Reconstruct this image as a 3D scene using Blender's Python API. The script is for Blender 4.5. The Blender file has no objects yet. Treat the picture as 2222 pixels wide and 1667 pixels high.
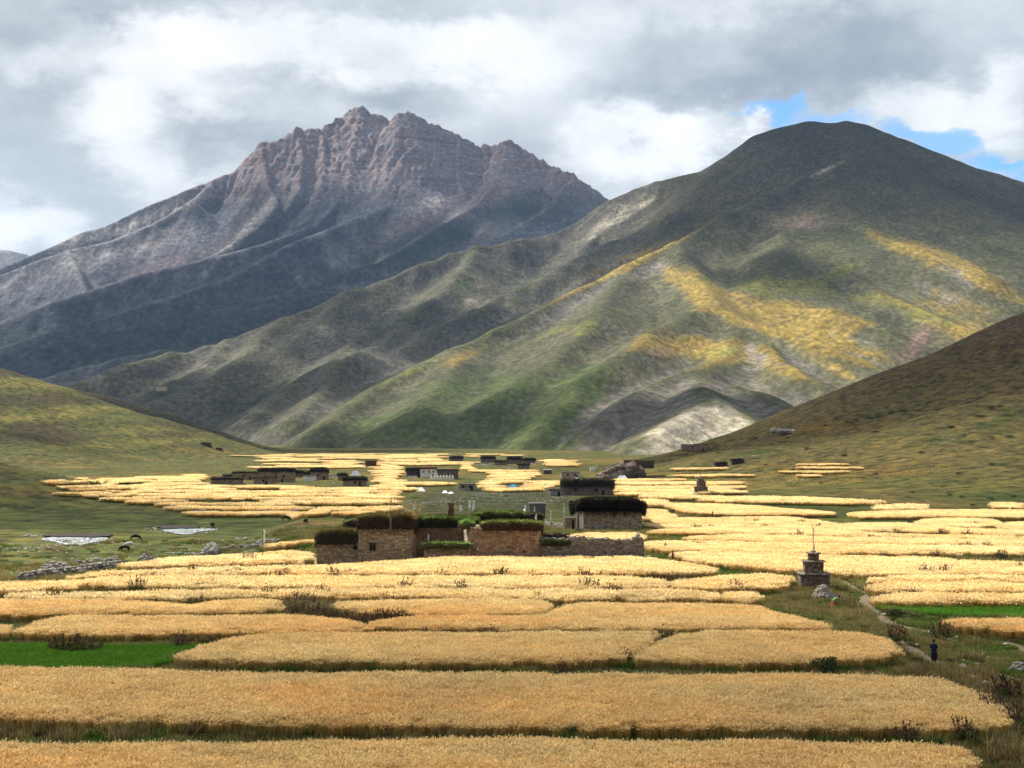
import bpy, bmesh, math, random
import numpy as np
from mathutils import Vector, Matrix
from mathutils.geometry import tessellate_polygon

# ------------------------------------------------------------------ camera
scn = bpy.context.scene
FPX, CX, CY, HY, HC = 2778.0, 1111.0, 833.5, 985.0, 15.0
TH = math.atan((HY - CY) / FPX)
cam_d = bpy.data.cameras.new("camera")
cam_d.sensor_width = 36.0
cam_d.lens = 36.0 * FPX / 2222.0
cam_d.clip_start = 0.5
cam_d.clip_end = 60000
cam = bpy.data.objects.new("camera", cam_d)
scn.collection.objects.link(cam)
cam.location = (0, 0, HC)
cam.rotation_euler = (math.pi / 2 + TH, 0, 0)
scn.camera = cam

# ------------------------------------------------------------------ light
SUN_EL = math.radians(48)
SUN_AZ = math.radians(-52)        # measured from +Y (into the picture), negative = left
SUN = np.array([math.sin(SUN_AZ) * math.cos(SUN_EL), math.cos(SUN_AZ) * math.cos(SUN_EL), math.sin(SUN_EL)])
sd = bpy.data.lights.new("sun", 'SUN')
sd.energy = 5.0
sd.angle = math.radians(0.53)
sd.color = (1.0, 0.955, 0.84)
sun = bpy.data.objects.new("sun", sd)
scn.collection.objects.link(sun)
sun.rotation_euler = Vector(-SUN).to_track_quat('-Z', 'Y').to_euler()
sun.location = (-300, 200, 600)

scn.view_settings.view_transform = 'Standard'
scn.view_settings.look = 'None'
scn.view_settings.gamma = 1
scn.view_settings.exposure = 1.1
try:
    scn.view_settings.use_curve_mapping = False
except Exception:
    pass
scn.cycles.max_bounces = 4
scn.cycles.diffuse_bounces = 2
scn.cycles.glossy_bounces = 1
scn.cycles.transmission_bounces = 2
scn.cycles.volume_bounces = 0
scn.cycles.transparent_max_bounces = 12
scn.cycles.use_denoising = True


def ray(px, py):
    a, b = px - CX, py - CY
    return (a, FPX * math.cos(TH) + b * math.sin(TH), FPX * math.sin(TH) - b * math.cos(TH))


def P(px, py, d):
    """world point seen at photo pixel (px, py) at depth y = d"""
    r = ray(px, py)
    k = d / r[1]
    return (r[0] * k, d, HC + r[2] * k)


def build_world():
    w = bpy.data.worlds.new("World")
    scn.world = w
    w.use_nodes = True
    nt = w.node_tree
    nt.nodes.clear()
    N, L = nt.nodes.new, nt.links.new
    out = N('ShaderNodeOutputWorld')
    bg = N('ShaderNodeBackground')
    STR = 0.1
    bg.inputs['Strength'].default_value = STR
    L(bg.outputs[0], out.inputs[0])
    sky = N('ShaderNodeTexSky')
    sky.sky_type = 'NISHITA'
    sky.sun_disc = False
    sky.sun_elevation = SUN_EL
    sky.sun_rotation = SUN_AZ % (2 * math.pi)
    sky.altitude = 500
    sky.air_density = 0.9
    sky.dust_density = 0.3
    sky.ozone_density = 1.5
    tc = N('ShaderNodeTexCoord')
    D = tc.outputs['Generated']

    def m(op, a, b=None, clamp=False):
        n = N('ShaderNodeMath')
        n.operation = op
        n.use_clamp = clamp
        for i, v in enumerate((a, b)):
            if v is None:
                continue
            if isinstance(v, (int, float)):
                n.inputs[i].default_value = v
            else:
                L(v, n.inputs[i])
        return n.outputs[0]

    def noise(scale, detail, rough, stretch=(1, 1, 1), off=(0, 0, 0), dist=0.0):
        mp = N('ShaderNodeMapping')
        mp.inputs['Scale'].default_value = stretch
        mp.inputs['Location'].default_value = off
        L(D, mp.inputs[0])
        n = N('ShaderNodeTexNoise')
        n.inputs['Scale'].default_value = scale
        n.inputs['Detail'].default_value = detail
        n.inputs['Roughness'].default_value = rough
        n.inputs['Distortion'].default_value = dist
        L(mp.outputs[0], n.inputs['Vector'])
        return n.outputs[0], n.outputs[1]

    # warped direction so that the cloud masses get billowing edges
    nf, nc = noise(9.0, 6, 0.62, (1, 1, 1.7), (3.1, 0.2, 1.7))
    sub = N('ShaderNodeVectorMath'); sub.operation = 'SUBTRACT'
    L(nc, sub.inputs[0]); sub.inputs[1].default_value = (0.5, 0.5, 0.5)
    sc = N('ShaderNodeVectorMath'); sc.operation = 'SCALE'
    L(sub.outputs[0], sc.inputs[0]); sc.inputs['Scale'].default_value = 0.14
    ad = N('ShaderNodeVectorMath'); ad.operation = 'ADD'
    L(D, ad.inputs[0]); L(sc.outputs[0], ad.inputs[1])
    W = ad.outputs[0]

    def blob(px, py, rx, ry, amp, soft=1.0):
        c = Vector(ray(px, py)).normalized()
        s = N('ShaderNodeVectorMath'); s.operation = 'SUBTRACT'
        L(W, s.inputs[0]); s.inputs[1].default_value = c
        k = N('ShaderNodeVectorMath'); k.operation = 'MULTIPLY'
        L(s.outputs[0], k.inputs[0]); k.inputs[1].default_value = (FPX / rx, FPX / rx, FPX / ry)
        ln = N('ShaderNodeVectorMath'); ln.operation = 'LENGTH'
        L(k.outputs[0], ln.inputs[0])
        mr = N('ShaderNodeMapRange'); mr.interpolation_type = 'SMOOTHSTEP'
        L(ln.outputs['Value'], mr.inputs[0])
        mr.inputs[1].default_value = 1.35; mr.inputs[2].default_value = 1.35 - 1.3 * soft
        mr.inputs[3].default_value = 0; mr.inputs[4].default_value = amp
        return mr.outputs[0]

    big, _ = noise(3.2, 7, 0.56, (1, 1, 1.9), (7.3, 2.2, 0.4), 0.35)
    med, _ = noise(13.0, 8, 0.6, (1, 1, 1.5), (1.3, 4.2, 9.4), 0.25)
    v = m('MULTIPLY', big, 0.75)
    v = m('ADD', v, m('MULTIPLY', med, 0.52))
    v = m('ADD', v, -0.13)
    for b in BLOBS:
        v = m('ADD', v, blob(*b))
    ramp = N('ShaderNodeValToRGB')
    L(v, ramp.inputs[0])
    e = ramp.color_ramp.elements
    e[0].position = 0.0; e[0].color = (0.22, 0.255, 0.31, 1)
    e[1].position = 1.0; e[1].color = (0.97, 0.97, 0.97, 1)
    for p_, c_ in ((0.25, (0.36, 0.40, 0.45, 1)), (0.5, (0.56, 0.60, 0.63, 1)), (0.75, (0.82, 0.84, 0.855, 1))):
        x = e.new(p_); x.color = c_
    up = N('ShaderNodeVectorMath'); up.operation = 'SCALE'
    L(ramp.outputs[0], up.inputs[0]); up.inputs['Scale'].default_value = 0.55 / STR
    # gaps of blue
    g = blob(1655, 245, 105, 42, 0.95, 0.8)
    for b in ((1800, 262, 120, 48, 0.8, 0.8), (2000, 292, 130, 44, 0.9, 0.8), (2150, 352, 130, 62, 1.0, 0.8), (2340, 400, 180, 70, 1.0, 0.7), (1590, 268, 45, 34, 0.8, 0.8)):
        g = m('MAXIMUM', g, blob(*b))
    g = m('SUBTRACT', g, blob(1612, 285, 50, 40, 0.8))
    g = m('SUBTRACT', g, blob(2190, 318, 60, 26, 0.7))
    # some gaps elsewhere in the sky too, from noise
    far, _ = noise(2.0, 5, 0.6, (1, 1, 2), (20.3, 2.2, 8.4))
    g = m('SUBTRACT', g, 0.36)
    g = m('MULTIPLY', g, 1.5, True)
    sb = N('ShaderNodeVectorMath'); sb.operation = 'MULTIPLY'
    L(sky.outputs[0], sb.inputs[0]); sb.inputs[1].default_value = (0.50, 0.82, 1.02)
    mix = N('ShaderNodeMix'); mix.data_type = 'RGBA'
    L(g, mix.inputs[0]); L(up.outputs[0], mix.inputs[6]); L(sb.outputs[0], mix.inputs[7])
    L(mix.outputs[2], bg.inputs[0])


BLOBS = [
    (330, 170, 190, 120, 0.46), (250, 290, 130, 70, 0.42), (560, 110, 260, 80, 0.34), (1010, 95, 240, 80, 0.36), (60, 130, 90, 60, 0.25),
    (60, 500, 200, 70, 0.42), (400, 370, 150, 60, 0.25), (1330, 300, 150, 75, 0.42), (1510, 290, 100, 60, 0.42),
    (2080, 230, 220, 75, 0.38), (1080, 160, 200, 60, 0.15), (2200, 160, 120, 60, 0.2), (1612, 285, 50, 42, 0.4), (1400, 40, 200, 40, 0.1),
    (780, 215, 170, 60, -0.22), (1750, 130, 330, 90, -0.30), (900, 25, 260, 35, -0.12), (260, 20, 130, 35, -0.15),
    (1130, 330, 180, 70, -0.12), (520, 330, 170, 50, -0.16), (1480, 200, 250, 50, -0.12), (120, 230, 110, 60, -0.08), (1900, 40, 260, 50, -0.1),
]
build_world()

# ------------------------------------------------------------------ helpers
def link(o):
    scn.collection.objects.link(o)
    return o


def tag(o, label=None, cat=None, group=None, kind=None):
    if label: o["label"] = label
    if cat: o["category"] = cat
    if group: o["group"] = group
    if kind: o["kind"] = kind
    return o


def empty(name, loc=(0, 0, 0), rz=0):
    o = bpy.data.objects.new(name, None)
    o.location = loc
    o.rotation_euler = (0, 0, rz)
    o.empty_display_size = 0.3
    return link(o)


def mesh_obj(name, verts, faces, mats=None, parent=None, smooth=False, midx=None):
    me = bpy.data.meshes.new(name)
    me.from_pydata([tuple(map(float, v)) for v in verts], [], faces)
    if mats is not None:
        for m_ in (mats if isinstance(mats, (list, tuple)) else [mats]):
            me.materials.append(m_)
    if midx is not None:
        me.polygons.foreach_set('material_index', np.asarray(midx, dtype=np.int32))
    if smooth:
        me.polygons.foreach_set('use_smooth', np.ones(len(me.polygons), dtype=bool))
    o = bpy.data.objects.new(name, me)
    link(o)
    if parent: o.parent = parent
    return o


class MB:
    """collects shapes into one mesh"""
    def __init__(s):
        s.v, s.f, s.m = [], [], []

    def add(s, verts, faces, mi=0):
        b = len(s.v)
        s.v.extend(verts)
        s.f.extend([tuple(i + b for i in f) for f in faces])
        s.m.extend([mi] * len(faces))

    def box(s, x0, x1, y0, y1, z0, z1, mi=0, j=0.0, rot=0.0, rng=random, taper=0.0):
        cx, cy = (x0 + x1) / 2, (y0 + y1) / 2
        vs = []
        for z in (z0, z1):
            t = 1 - taper * (z == z1)
            for (x, y) in ((x0, y0), (x1, y0), (x1, y1), (x0, y1)):
                dx, dy = (x - cx) * t, (y - cy) * t
                if rot:
                    dx, dy = dx * math.cos(rot) - dy * math.sin(rot), dx * math.sin(rot) + dy * math.cos(rot)
                if j:
                    vs.append((cx + dx + rng.uniform(-j, j), cy + dy + rng.uniform(-j, j), z + rng.uniform(-j, j)))
                else:
                    vs.append((cx + dx, cy + dy, z))
        s.add(vs, [(0, 3, 2, 1), (4, 5, 6, 7), (0, 1, 5, 4), (1, 2, 6, 5), (2, 3, 7, 6), (3, 0, 4, 7)], mi)

    def tube(s, pts, r0, r1=None, n=6, mi=0):
        r1 = r0 if r1 is None else r1
        b = len(s.v)
        k = len(pts)
        for i, p in enumerate(pts):
            p = Vector(p)
            a = Vector(pts[max(0, i - 1)]); c = Vector(pts[min(k - 1, i + 1)])
            t = (c - a).normalized()
            u = t.orthogonal().normalized(); w = t.cross(u)
            r = r0 + (r1 - r0) * i / max(1, k - 1)
            for q in range(n):
                an = 2 * math.pi * q / n
                s.v.append(tuple(p + u * r * math.cos(an) + w * r * math.sin(an)))
        for i in range(k - 1):
            for q in range(n):
                a = b + i * n + q; c = b + i * n + (q + 1) % n
                s.f.append((a, c, c + n, a + n)); s.m.append(mi)
        s.f.append(tuple(b + q for q in range(n))[::-1]); s.m.append(mi)
        s.f.append(tuple(b + (k - 1) * n + q for q in range(n))); s.m.append(mi)

    def loft(s, rings, mi=0, cap=True):
        """rings: list of (cx, cy, z, rx, ry)"""
        b = len(s.v); n = 14
        for (cx, cy, z, rx, ry) in rings:
            for q in range(n):
                an = 2 * math.pi * q / n
                s.v.append((cx + rx * math.cos(an), cy + ry * math.sin(an), z))
        for i in range(len(rings) - 1):
            for q in range(n):
                a = b + i * n + q; c = b + i * n + (q + 1) % n
                s.f.append((a, c, c + n, a + n)); s.m.append(mi)
        if cap:
            s.f.append(tuple(b + q for q in range(n))[::-1]); s.m.append(mi)
            s.f.append(tuple(b + (len(rings) - 1) * n + q for q in range(n))); s.m.append(mi)

    def rock(s, c, r, rng, mi=0, flat=0.7, seg=6):
        """faceted irregular stone"""
        b = len(s.v)
        rx, ry, rz = r * rng.uniform(.8, 1.3), r * rng.uniform(.7, 1.1), r * flat * rng.uniform(.75, 1.15)
        an0 = rng.uniform(0, 6.28)
        s.v.append((c[0], c[1], c[2] - rz * .8))
        for (h, k) in ((-0.45, 0.85), (0.35, 0.92)):
            for q in range(seg):
                an = an0 + 2 * math.pi * q / seg
                e = rng.uniform(.8, 1.15)
                s.v.append((c[0] + rx * k * e * math.cos(an), c[1] + ry * k * e * math.sin(an), c[2] + rz * h * rng.uniform(.7, 1.2)))
        s.v.append((c[0] + rng.uniform(-.2, .2) * r, c[1] + rng.uniform(-.2, .2) * r, c[2] + rz))
        top = b + 1 + 2 * seg
        for q in range(seg):
            a, d = b + 1 + q, b + 1 + (q + 1) % seg
            s.f.append((b, d, a)); s.f.append((a, d, d + seg, a + seg)); s.f.append((a + seg, d + seg, top))
            s.m.extend([mi] * 3)

    def build(s, name, mats, parent=None, smooth=False):
        return mesh_obj(name, s.v, s.f, mats, parent, smooth, s.m if isinstance(mats, (list, tuple)) and len(mats) > 1 else None)


# numpy value/gradient noise
def _hash(ix, iy, seed):
    h = (ix.astype(np.int64) * 374761393 + iy.astype(np.int64) * 668265263 + seed * 974711) & 0xffffffff
    h = ((h ^ (h >> 13)) * 1274126177) & 0xffffffff
    return (h ^ (h >> 16)) & 0xffff


def gnoise(x, y, seed=0):
    ix, iy = np.floor(x), np.floor(y)
    fx, fy = x - ix, y - iy
    u, v = fx * fx * fx * (fx * (fx * 6 - 15) + 10), fy * fy * fy * (fy * (fy * 6 - 15) + 10)
    def g(a, b):
        t = _hash(ix + a, iy + b, seed) * (2 * math.pi / 65536.0)
        return np.cos(t) * (fx - a) + np.sin(t) * (fy - b)
    n0 = g(0, 0) * (1 - u) + g(1, 0) * u
    n1 = g(0, 1) * (1 - u) + g(1, 1) * u
    return (n0 * (1 - v) + n1 * v) * 1.5


def fbm(x, y, oct=5, seed=0, gain=0.5, lac=2.03, ridged=False):
    s, a, t = 0.0, 1.0, 0.0
    for i in range(oct):
        n = gnoise(x, y, seed + i * 17)
        if ridged:
            n = 1 - 2 * np.abs(n)
        s = s + a * n
        t += a
        a *= gain
        x, y = x * lac + 13.7, y * lac - 7.1
    return s / t


def sstep(a, b, x):
    t = np.clip((x - a) / (b - a), 0, 1)
    return t * t * (3 - 2 * t)


def far_d(d):
    return d if d < 2500 or d > 14000 else 2500 + (d - 2500) * 1.45


def tents(X, Y, ridges, soft=25.0):
    """height of the union of ridge lines, each falling away at its own slope. ridge = (points(px,py,d), slope, L)"""
    Z = np.full(X.shape, -1e4)
    for pts, s, L_ in ridges:
        W = [P(p[0], p[1], far_d(p[2])) for p in pts]
        best = np.full(X.shape, -1e4)
        for (x0, y0, z0), (x1, y1, z1) in zip(W[:-1], W[1:]):
            dx, dy = x1 - x0, y1 - y0
            t = np.clip(((X - x0) * dx + (Y - y0) * dy) / (dx * dx + dy * dy), 0, 1)
            dist = np.hypot(X - x0 - t * dx, Y - y0 - t * dy)
            zz = z0 + t * (z1 - z0)
            dd = np.sqrt(dist * dist + 12 * 12) - 12
            z = zz - s * 1.28 * dd * (0.78 + 0.22 * np.exp(-dd / (0.4 * L_)))
            best = np.maximum(best, z)
        # smooth maximum
        k = soft
        h = np.clip(0.5 + 0.5 * (best - Z) / k, 0, 1)
        Z = np.where(Z < -5e3, best, Z * (1 - h) + best * h + k * h * (1 - h))
    return Z


def erode(Z, cell, batches, n, steps, rng, rate=0.35, inertia=0.08, cap=6.0, dep=0.25):
    H, Wd = Z.shape
    Z = Z.copy()
    flow = np.zeros_like(Z)
    Zf = Z.reshape(-1)
    for b in range(batches):
        x = rng.uniform(1, Wd - 3, n); y = rng.uniform(1, H - 3, n)
        dx = np.zeros(n); dy = np.zeros(n); sp = np.ones(n); w = np.ones(n); sed = np.zeros(n)
        for s in range(steps):
            ix = x.astype(int); iy = y.astype(int); u = x - ix; v = y - iy
            z00 = Z[iy, ix]; z10 = Z[iy, ix + 1]; z01 = Z[iy + 1, ix]; z11 = Z[iy + 1, ix + 1]
            gx = ((z10 - z00) * (1 - v) + (z11 - z01) * v) / cell
            gy = ((z01 - z00) * (1 - u) + (z11 - z10) * u) / cell
            z = z00 * (1 - u) * (1 - v) + z10 * u * (1 - v) + z01 * (1 - u) * v + z11 * u * v
            dx = dx * inertia - gx * (1 - inertia); dy = dy * inertia - gy * (1 - inertia)
            l = np.hypot(dx, dy) + 1e-9
            dx /= l; dy /= l
            nx = np.clip(x + dx, 1, Wd - 3); ny = np.clip(y + dy, 1, H - 3)
            jx = nx.astype(int); jy = ny.astype(int); a = nx - jx; c = ny - jy
            zn = Z[jy, jx] * (1 - a) * (1 - c) + Z[jy, jx + 1] * a * (1 - c) + Z[jy + 1, jx] * (1 - a) * c + Z[jy + 1, jx + 1] * a * c
            dh = (zn - z)
            capc = np.maximum(-dh / cell, 0.02) * sp * w * cap
            take = np.where(dh > 0, -np.minimum(dh, sed), np.where(sed > capc, -(sed - capc) * dep, np.minimum((capc - sed) * rate, -dh * 0.5)))
            sed = sed + take
            alive = (x > 2) & (x < Wd - 5) & (y > 2) & (y < H - 5)
            take = np.where(alive, take, 0.0)
            D = np.zeros(H * Wd)
            for (yy, xx, k) in ((iy, ix, (1 - u) * (1 - v)), (iy, ix + 1, u * (1 - v)), (iy + 1, ix, (1 - u) * v), (iy + 1, ix + 1, u * v)):
                D += np.bincount(yy * Wd + xx, weights=take * k, minlength=H * Wd)
            Zf -= np.clip(D, -0.06 * cell, 0.06 * cell)
            np.add.at(flow, (iy, ix), w)
            sp = np.sqrt(np.maximum(sp * sp - dh / cell * 0.6, 0.05)); sp = np.minimum(sp, 3)
            w *= 0.985
            x, y = nx, ny
    return Z, flow


def blur(A, k=1):
    for _ in range(k):
        B = np.pad(A, 1, mode='edge')
        A = (B[1:-1, 1:-1] * 4 + B[:-2, 1:-1] * 2 + B[2:, 1:-1] * 2 + B[1:-1, :-2] * 2 + B[1:-1, 2:] * 2 +
             B[:-2, :-2] + B[2:, :-2] + B[:-2, 2:] + B[2:, 2:]) / 16.0
    return A


def grid_mesh(name, X, Y, Z, col, mat, mask=None):
    R, C = X.shape
    co = np.stack([X, Y, Z], -1).reshape(-1, 3).astype(np.float32)
    idx = np.arange(R * C).reshape(R, C)
    q = np.stack([idx[:-1, :-1], idx[:-1, 1:], idx[1:, 1:], idx[1:, :-1]], -1).reshape(-1, 4)
    if mask is not None:
        mk = mask[:-1, :-1] | mask[:-1, 1:] | mask[1:, 1:] | mask[1:, :-1]
        q = q[mk.reshape(-1)]
        used = np.unique(q)
        remap = np.zeros(R * C, dtype=np.int64); remap[used] = np.arange(len(used))
        q = remap[q]; co = co[used]; col = col.reshape(-1, 3)[used]
    me = bpy.data.meshes.new(name)
    me.vertices.add(len(co)); me.vertices.foreach_set('co', co.reshape(-1))
    nq = len(q)
    me.loops.add(nq * 4); me.loops.foreach_set('vertex_index', q.reshape(-1).astype(np.int32))
    me.polygons.add(nq)
    me.polygons.foreach_set('loop_start', np.arange(0, nq * 4, 4, dtype=np.int32))
    me.update(calc_edges=True)
    me.polygons.foreach_set('use_smooth', np.ones(nq, dtype=bool))
    ca = me.color_attributes.new('tint', 'FLOAT_COLOR', 'POINT')
    c4 = np.ones((len(co), 4), dtype=np.float32); c4[:, :3] = col.reshape(-1, 3)
    ca.data.foreach_set('color', c4.reshape(-1))
    me.materials.append(mat)
    o = bpy.data.objects.new(name, me)
    return link(o)


# ------------------------------------------------------------------ materials
class NT:
    def __init__(s, mat):
        s.nt = mat.node_tree
        s.N, s.L = s.nt.nodes.new, s.nt.links.new

    def inp(s, sock, v):
        if isinstance(v, (int, float, tuple, list)):
            if isinstance(v, (tuple, list)) and len(v) == 3 and sock.type == 'RGBA':
                v = tuple(v) + (1,)
            sock.default_value = v
        else:
            s.L(v, sock)

    def math(s, op, a, b=0.0, clamp=False):
        n = s.N('ShaderNodeMath'); n.operation = op; n.use_clamp = clamp
        s.inp(n.inputs[0], a); s.inp(n.inputs[1], b)
        return n.outputs[0]

    def mix(s, f, a, b, mode='MIX'):
        n = s.N('ShaderNodeMix'); n.data_type = 'RGBA'; n.blend_type = mode
        s.inp(n.inputs[0], f); s.inp(n.inputs[6], a); s.inp(n.inputs[7], b)
        return n.outputs[2]

    def noise(s, scale, detail=4, rough=0.55, vec=None, dist=0.0):
        n = s.N('ShaderNodeTexNoise')
        n.inputs['Scale'].default_value = scale; n.inputs['Detail'].default_value = detail
        n.inputs['Roughness'].default_value = rough; n.inputs['Distortion'].default_value = dist
        if vec is not None: s.L(vec, n.inputs['Vector'])
        return n.outputs[0]

    def ramp(s, f, stops):
        n = s.N('ShaderNodeValToRGB')
        s.L(f, n.inputs[0])
        e = n.color_ramp.elements
        e[0].position, e[0].color = stops[0][0], tuple(stops[0][1]) + (1,)
        e[1].position, e[1].color = stops[-1][0], tuple(stops[-1][1]) + (1,)
        for p_, c_ in stops[1:-1]:
            x = e.new(p_); x.color = tuple(c_) + (1,)
        return n.outputs[0]

    def mr(s, v, a, b, c=0.0, d=1.0):
        n = s.N('ShaderNodeMapRange')
        s.L(v, n.inputs[0])
        for i, k in enumerate((a, b, c, d)): n.inputs[i + 1].default_value = k
        return n.outputs[0]

    def bump(s, h, strength, dist):
        n = s.N('ShaderNodeBump')
        n.inputs['Strength'].default_value = strength; n.inputs['Distance'].default_value = dist
        s.L(h, n.inputs['Height'])
        return n.outputs[0]

    def pos(s):
        return s.N('ShaderNodeNewGeometry').outputs['Position']

    def vmap(s, vec, scale=(1, 1, 1), loc=(0, 0, 0), rot=(0, 0, 0)):
        n = s.N('ShaderNodeMapping')
        s.L(vec, n.inputs[0]); n.inputs['Scale'].default_value = scale
        n.inputs['Location'].default_value = loc; n.inputs['Rotation'].default_value = rot
        return n.outputs[0]


def new_mat(name, rough=0.9, spec=0.2):
    m = bpy.data.materials.new(name)
    m.use_nodes = True
    b = m.node_tree.nodes['Principled BSDF']
    b.inputs['Roughness'].default_value = rough
    b.inputs['Specular IOR Level'].default_value = spec
    return m, NT(m), b


def simple(name, c, var=0.35, scale=3.0, rough=0.9, bump=0.3, bdist=0.02, c2=None, spec=0.15):
    m, t, b = new_mat(name, rough, spec)
    tc = t.N('ShaderNodeTexCoord').outputs['Object']
    n1 = t.noise(scale, 5, 0.6, tc)
    n2 = t.noise(scale * 7, 3, 0.6, tc)
    c2 = c2 or tuple(x * (1 - var) for x in c)
    f = t.mr(n1, 0.3, 0.7)
    col = t.mix(f, tuple(min(1, x * (1 + var * .5)) for x in c), c2)
    col = t.mix(0.5, col, t.ramp(n2, [(0.3, (0.55, 0.55, 0.55)), (0.7, (1, 1, 1))]), 'MULTIPLY')
    t.L(col, b.inputs['Base Color'])
    if bump:
        t.L(t.bump(n2, bump, bdist), b.inputs['Normal'])
    return m


def attr_leafy(name, trans=0.35, var=0.25, rough=0.8):
    """foliage / straw: colour from the mesh's own 'tint' attribute, per-instance variation, some light passing through"""
    m, t, b = new_mat(name, rough, 0.15)
    at = t.N('ShaderNodeAttribute'); at.attribute_name = 'tint'
    oi = t.N('ShaderNodeObjectInfo')
    big = t.noise(0.11, 3, 0.6, t.pos())
    f = t.math('ADD', t.math('MULTIPLY', oi.outputs['Random'], var), t.mr(big, 0.3, 0.7, 0, var))
    k = t.math('ADD', f, 1.0 - var)
    n = t.N('ShaderNodeVectorMath'); n.operation = 'SCALE'
    t.L(at.outputs['Color'], n.inputs[0]); t.L(k, n.inputs['Scale'])
    col = n.outputs[0]
    hue = t.noise(0.035, 4, 0.65, t.vmap(t.pos(), (1, 2.2, 1)))
    col = t.mix(1.0, col, t.ramp(hue, [(.36, (1.03, .94, .84)), (.5, (1, 1, 1)), (.64, (.98, 1.03, 1.10))]), 'MULTIPLY')
    t.L(col, b.inputs['Base Color'])
    tr = t.N('ShaderNodeBsdfTranslucent'); t.L(col, tr.inputs[0])
    mx = t.N('ShaderNodeMixShader'); mx.inputs[0].default_value = trans
    t.L(b.outputs[0], mx.inputs[1]); t.L(tr.outputs[0], mx.inputs[2])
    t.L(mx.outputs[0], m.node_tree.nodes['Material Output'].inputs['Surface'])
    return m


def terrain_mat(name, s_fine, s_mid, bdist, speck=0.35, strata=False, speck_col=(0.035, 0.045, 0.02)):
    m, t, b = new_mat(name, 0.95, 0.08)
    at = t.N('ShaderNodeAttribute'); at.attribute_name = 'tint'
    p = t.pos()
    p = t.vmap(p, (1.0, 0.5, 0.75))
    n1 = t.noise(s_fine, 6, 0.65, p)
    n2 = t.noise(s_mid, 5, 0.6, p, 0.4)
    col = t.mix(1.0, at.outputs['Color'], t.ramp(n1, [(0.30, (0.38, 0.38, 0.40)), (0.5, (0.92, 0.92, 0.92)), (0.68, (1.65, 1.6, 1.55))]), 'MULTIPLY')
    col = t.mix(1.0, col, t.ramp(n2, [(0.32, (0.74, 0.74, 0.77)), (0.68, (1.22, 1.20, 1.14))]), 'MULTIPLY')
    # scrub speckle
    n3 = t.noise(s_fine * 1.9, 3, 0.7, p)
    dens = t.mr(t.noise(s_mid * 1.7, 3, 0.6, p), 0.42, 0.62)
    sp = t.math('MULTIPLY', t.mr(n3, 0.53, 0.60), t.math('MULTIPLY', dens, speck))
    col = t.mix(sp, col, speck_col)
    h = t.math('ADD', n1, t.math('MULTIPLY', n2, 1.5))
    if strata:
        v = t.vmap(t.pos(), (0.0012, 0.0012, 0.012), (0, 0, 0), (0.10, -0.12, 0))
        nz = t.noise(1.0, 7, 0.72, v, 0.5)
        sepz = t.N('ShaderNodeSeparateXYZ'); t.L(t.pos(), sepz.inputs[0])
        g = t.N('ShaderNodeNewGeometry')
        sn = t.N('ShaderNodeSeparateXYZ'); t.L(g.outputs['True Normal'], sn.inputs[0])
        steep = t.mr(sn.outputs[2], 0.86, 0.66)
        hi = t.mr(sepz.outputs[2], 1950, 2350)
        k = t.math('MULTIPLY', steep, hi, True)
        sc_ = t.ramp(nz, [(0.36, (0.13, 0.11, 0.12)), (0.43, (0.26, 0.16, 0.135)), (0.48, (0.25, 0.23, 0.25)), (0.53, (0.26, 0.175, 0.155)), (0.58, (0.17, 0.155, 0.17)), (0.66, (0.42, 0.40, 0.39))])
        sc_ = t.mix(1.0, sc_, t.ramp(n1, [(0.3, (0.5, 0.5, 0.5)), (0.7, (1.35, 1.35, 1.35))]), 'MULTIPLY')
        col = t.mix(t.math('MULTIPLY', k, 0.85), col, sc_)
        h = t.math('ADD', h, t.math('MULTIPLY', nz, 2.0))
    t.L(col, b.inputs['Base Color'])
    t.L(t.bump(h, 0.6, bdist), b.inputs['Normal'])
    return m
# ------------------------------------------------------------------ terrain
def to_photo(X, Y, Z):
    """photo pixel of world points (used to lay out vegetation, rock and some painted light on the slopes, as read from the photograph)"""
    yc = Y * math.cos(TH) + (Z - HC) * math.sin(TH)
    zc = -Y * math.sin(TH) + (Z - HC) * math.cos(TH)
    return CX + FPX * X / yc, CY - FPX * zc / yc


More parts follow.
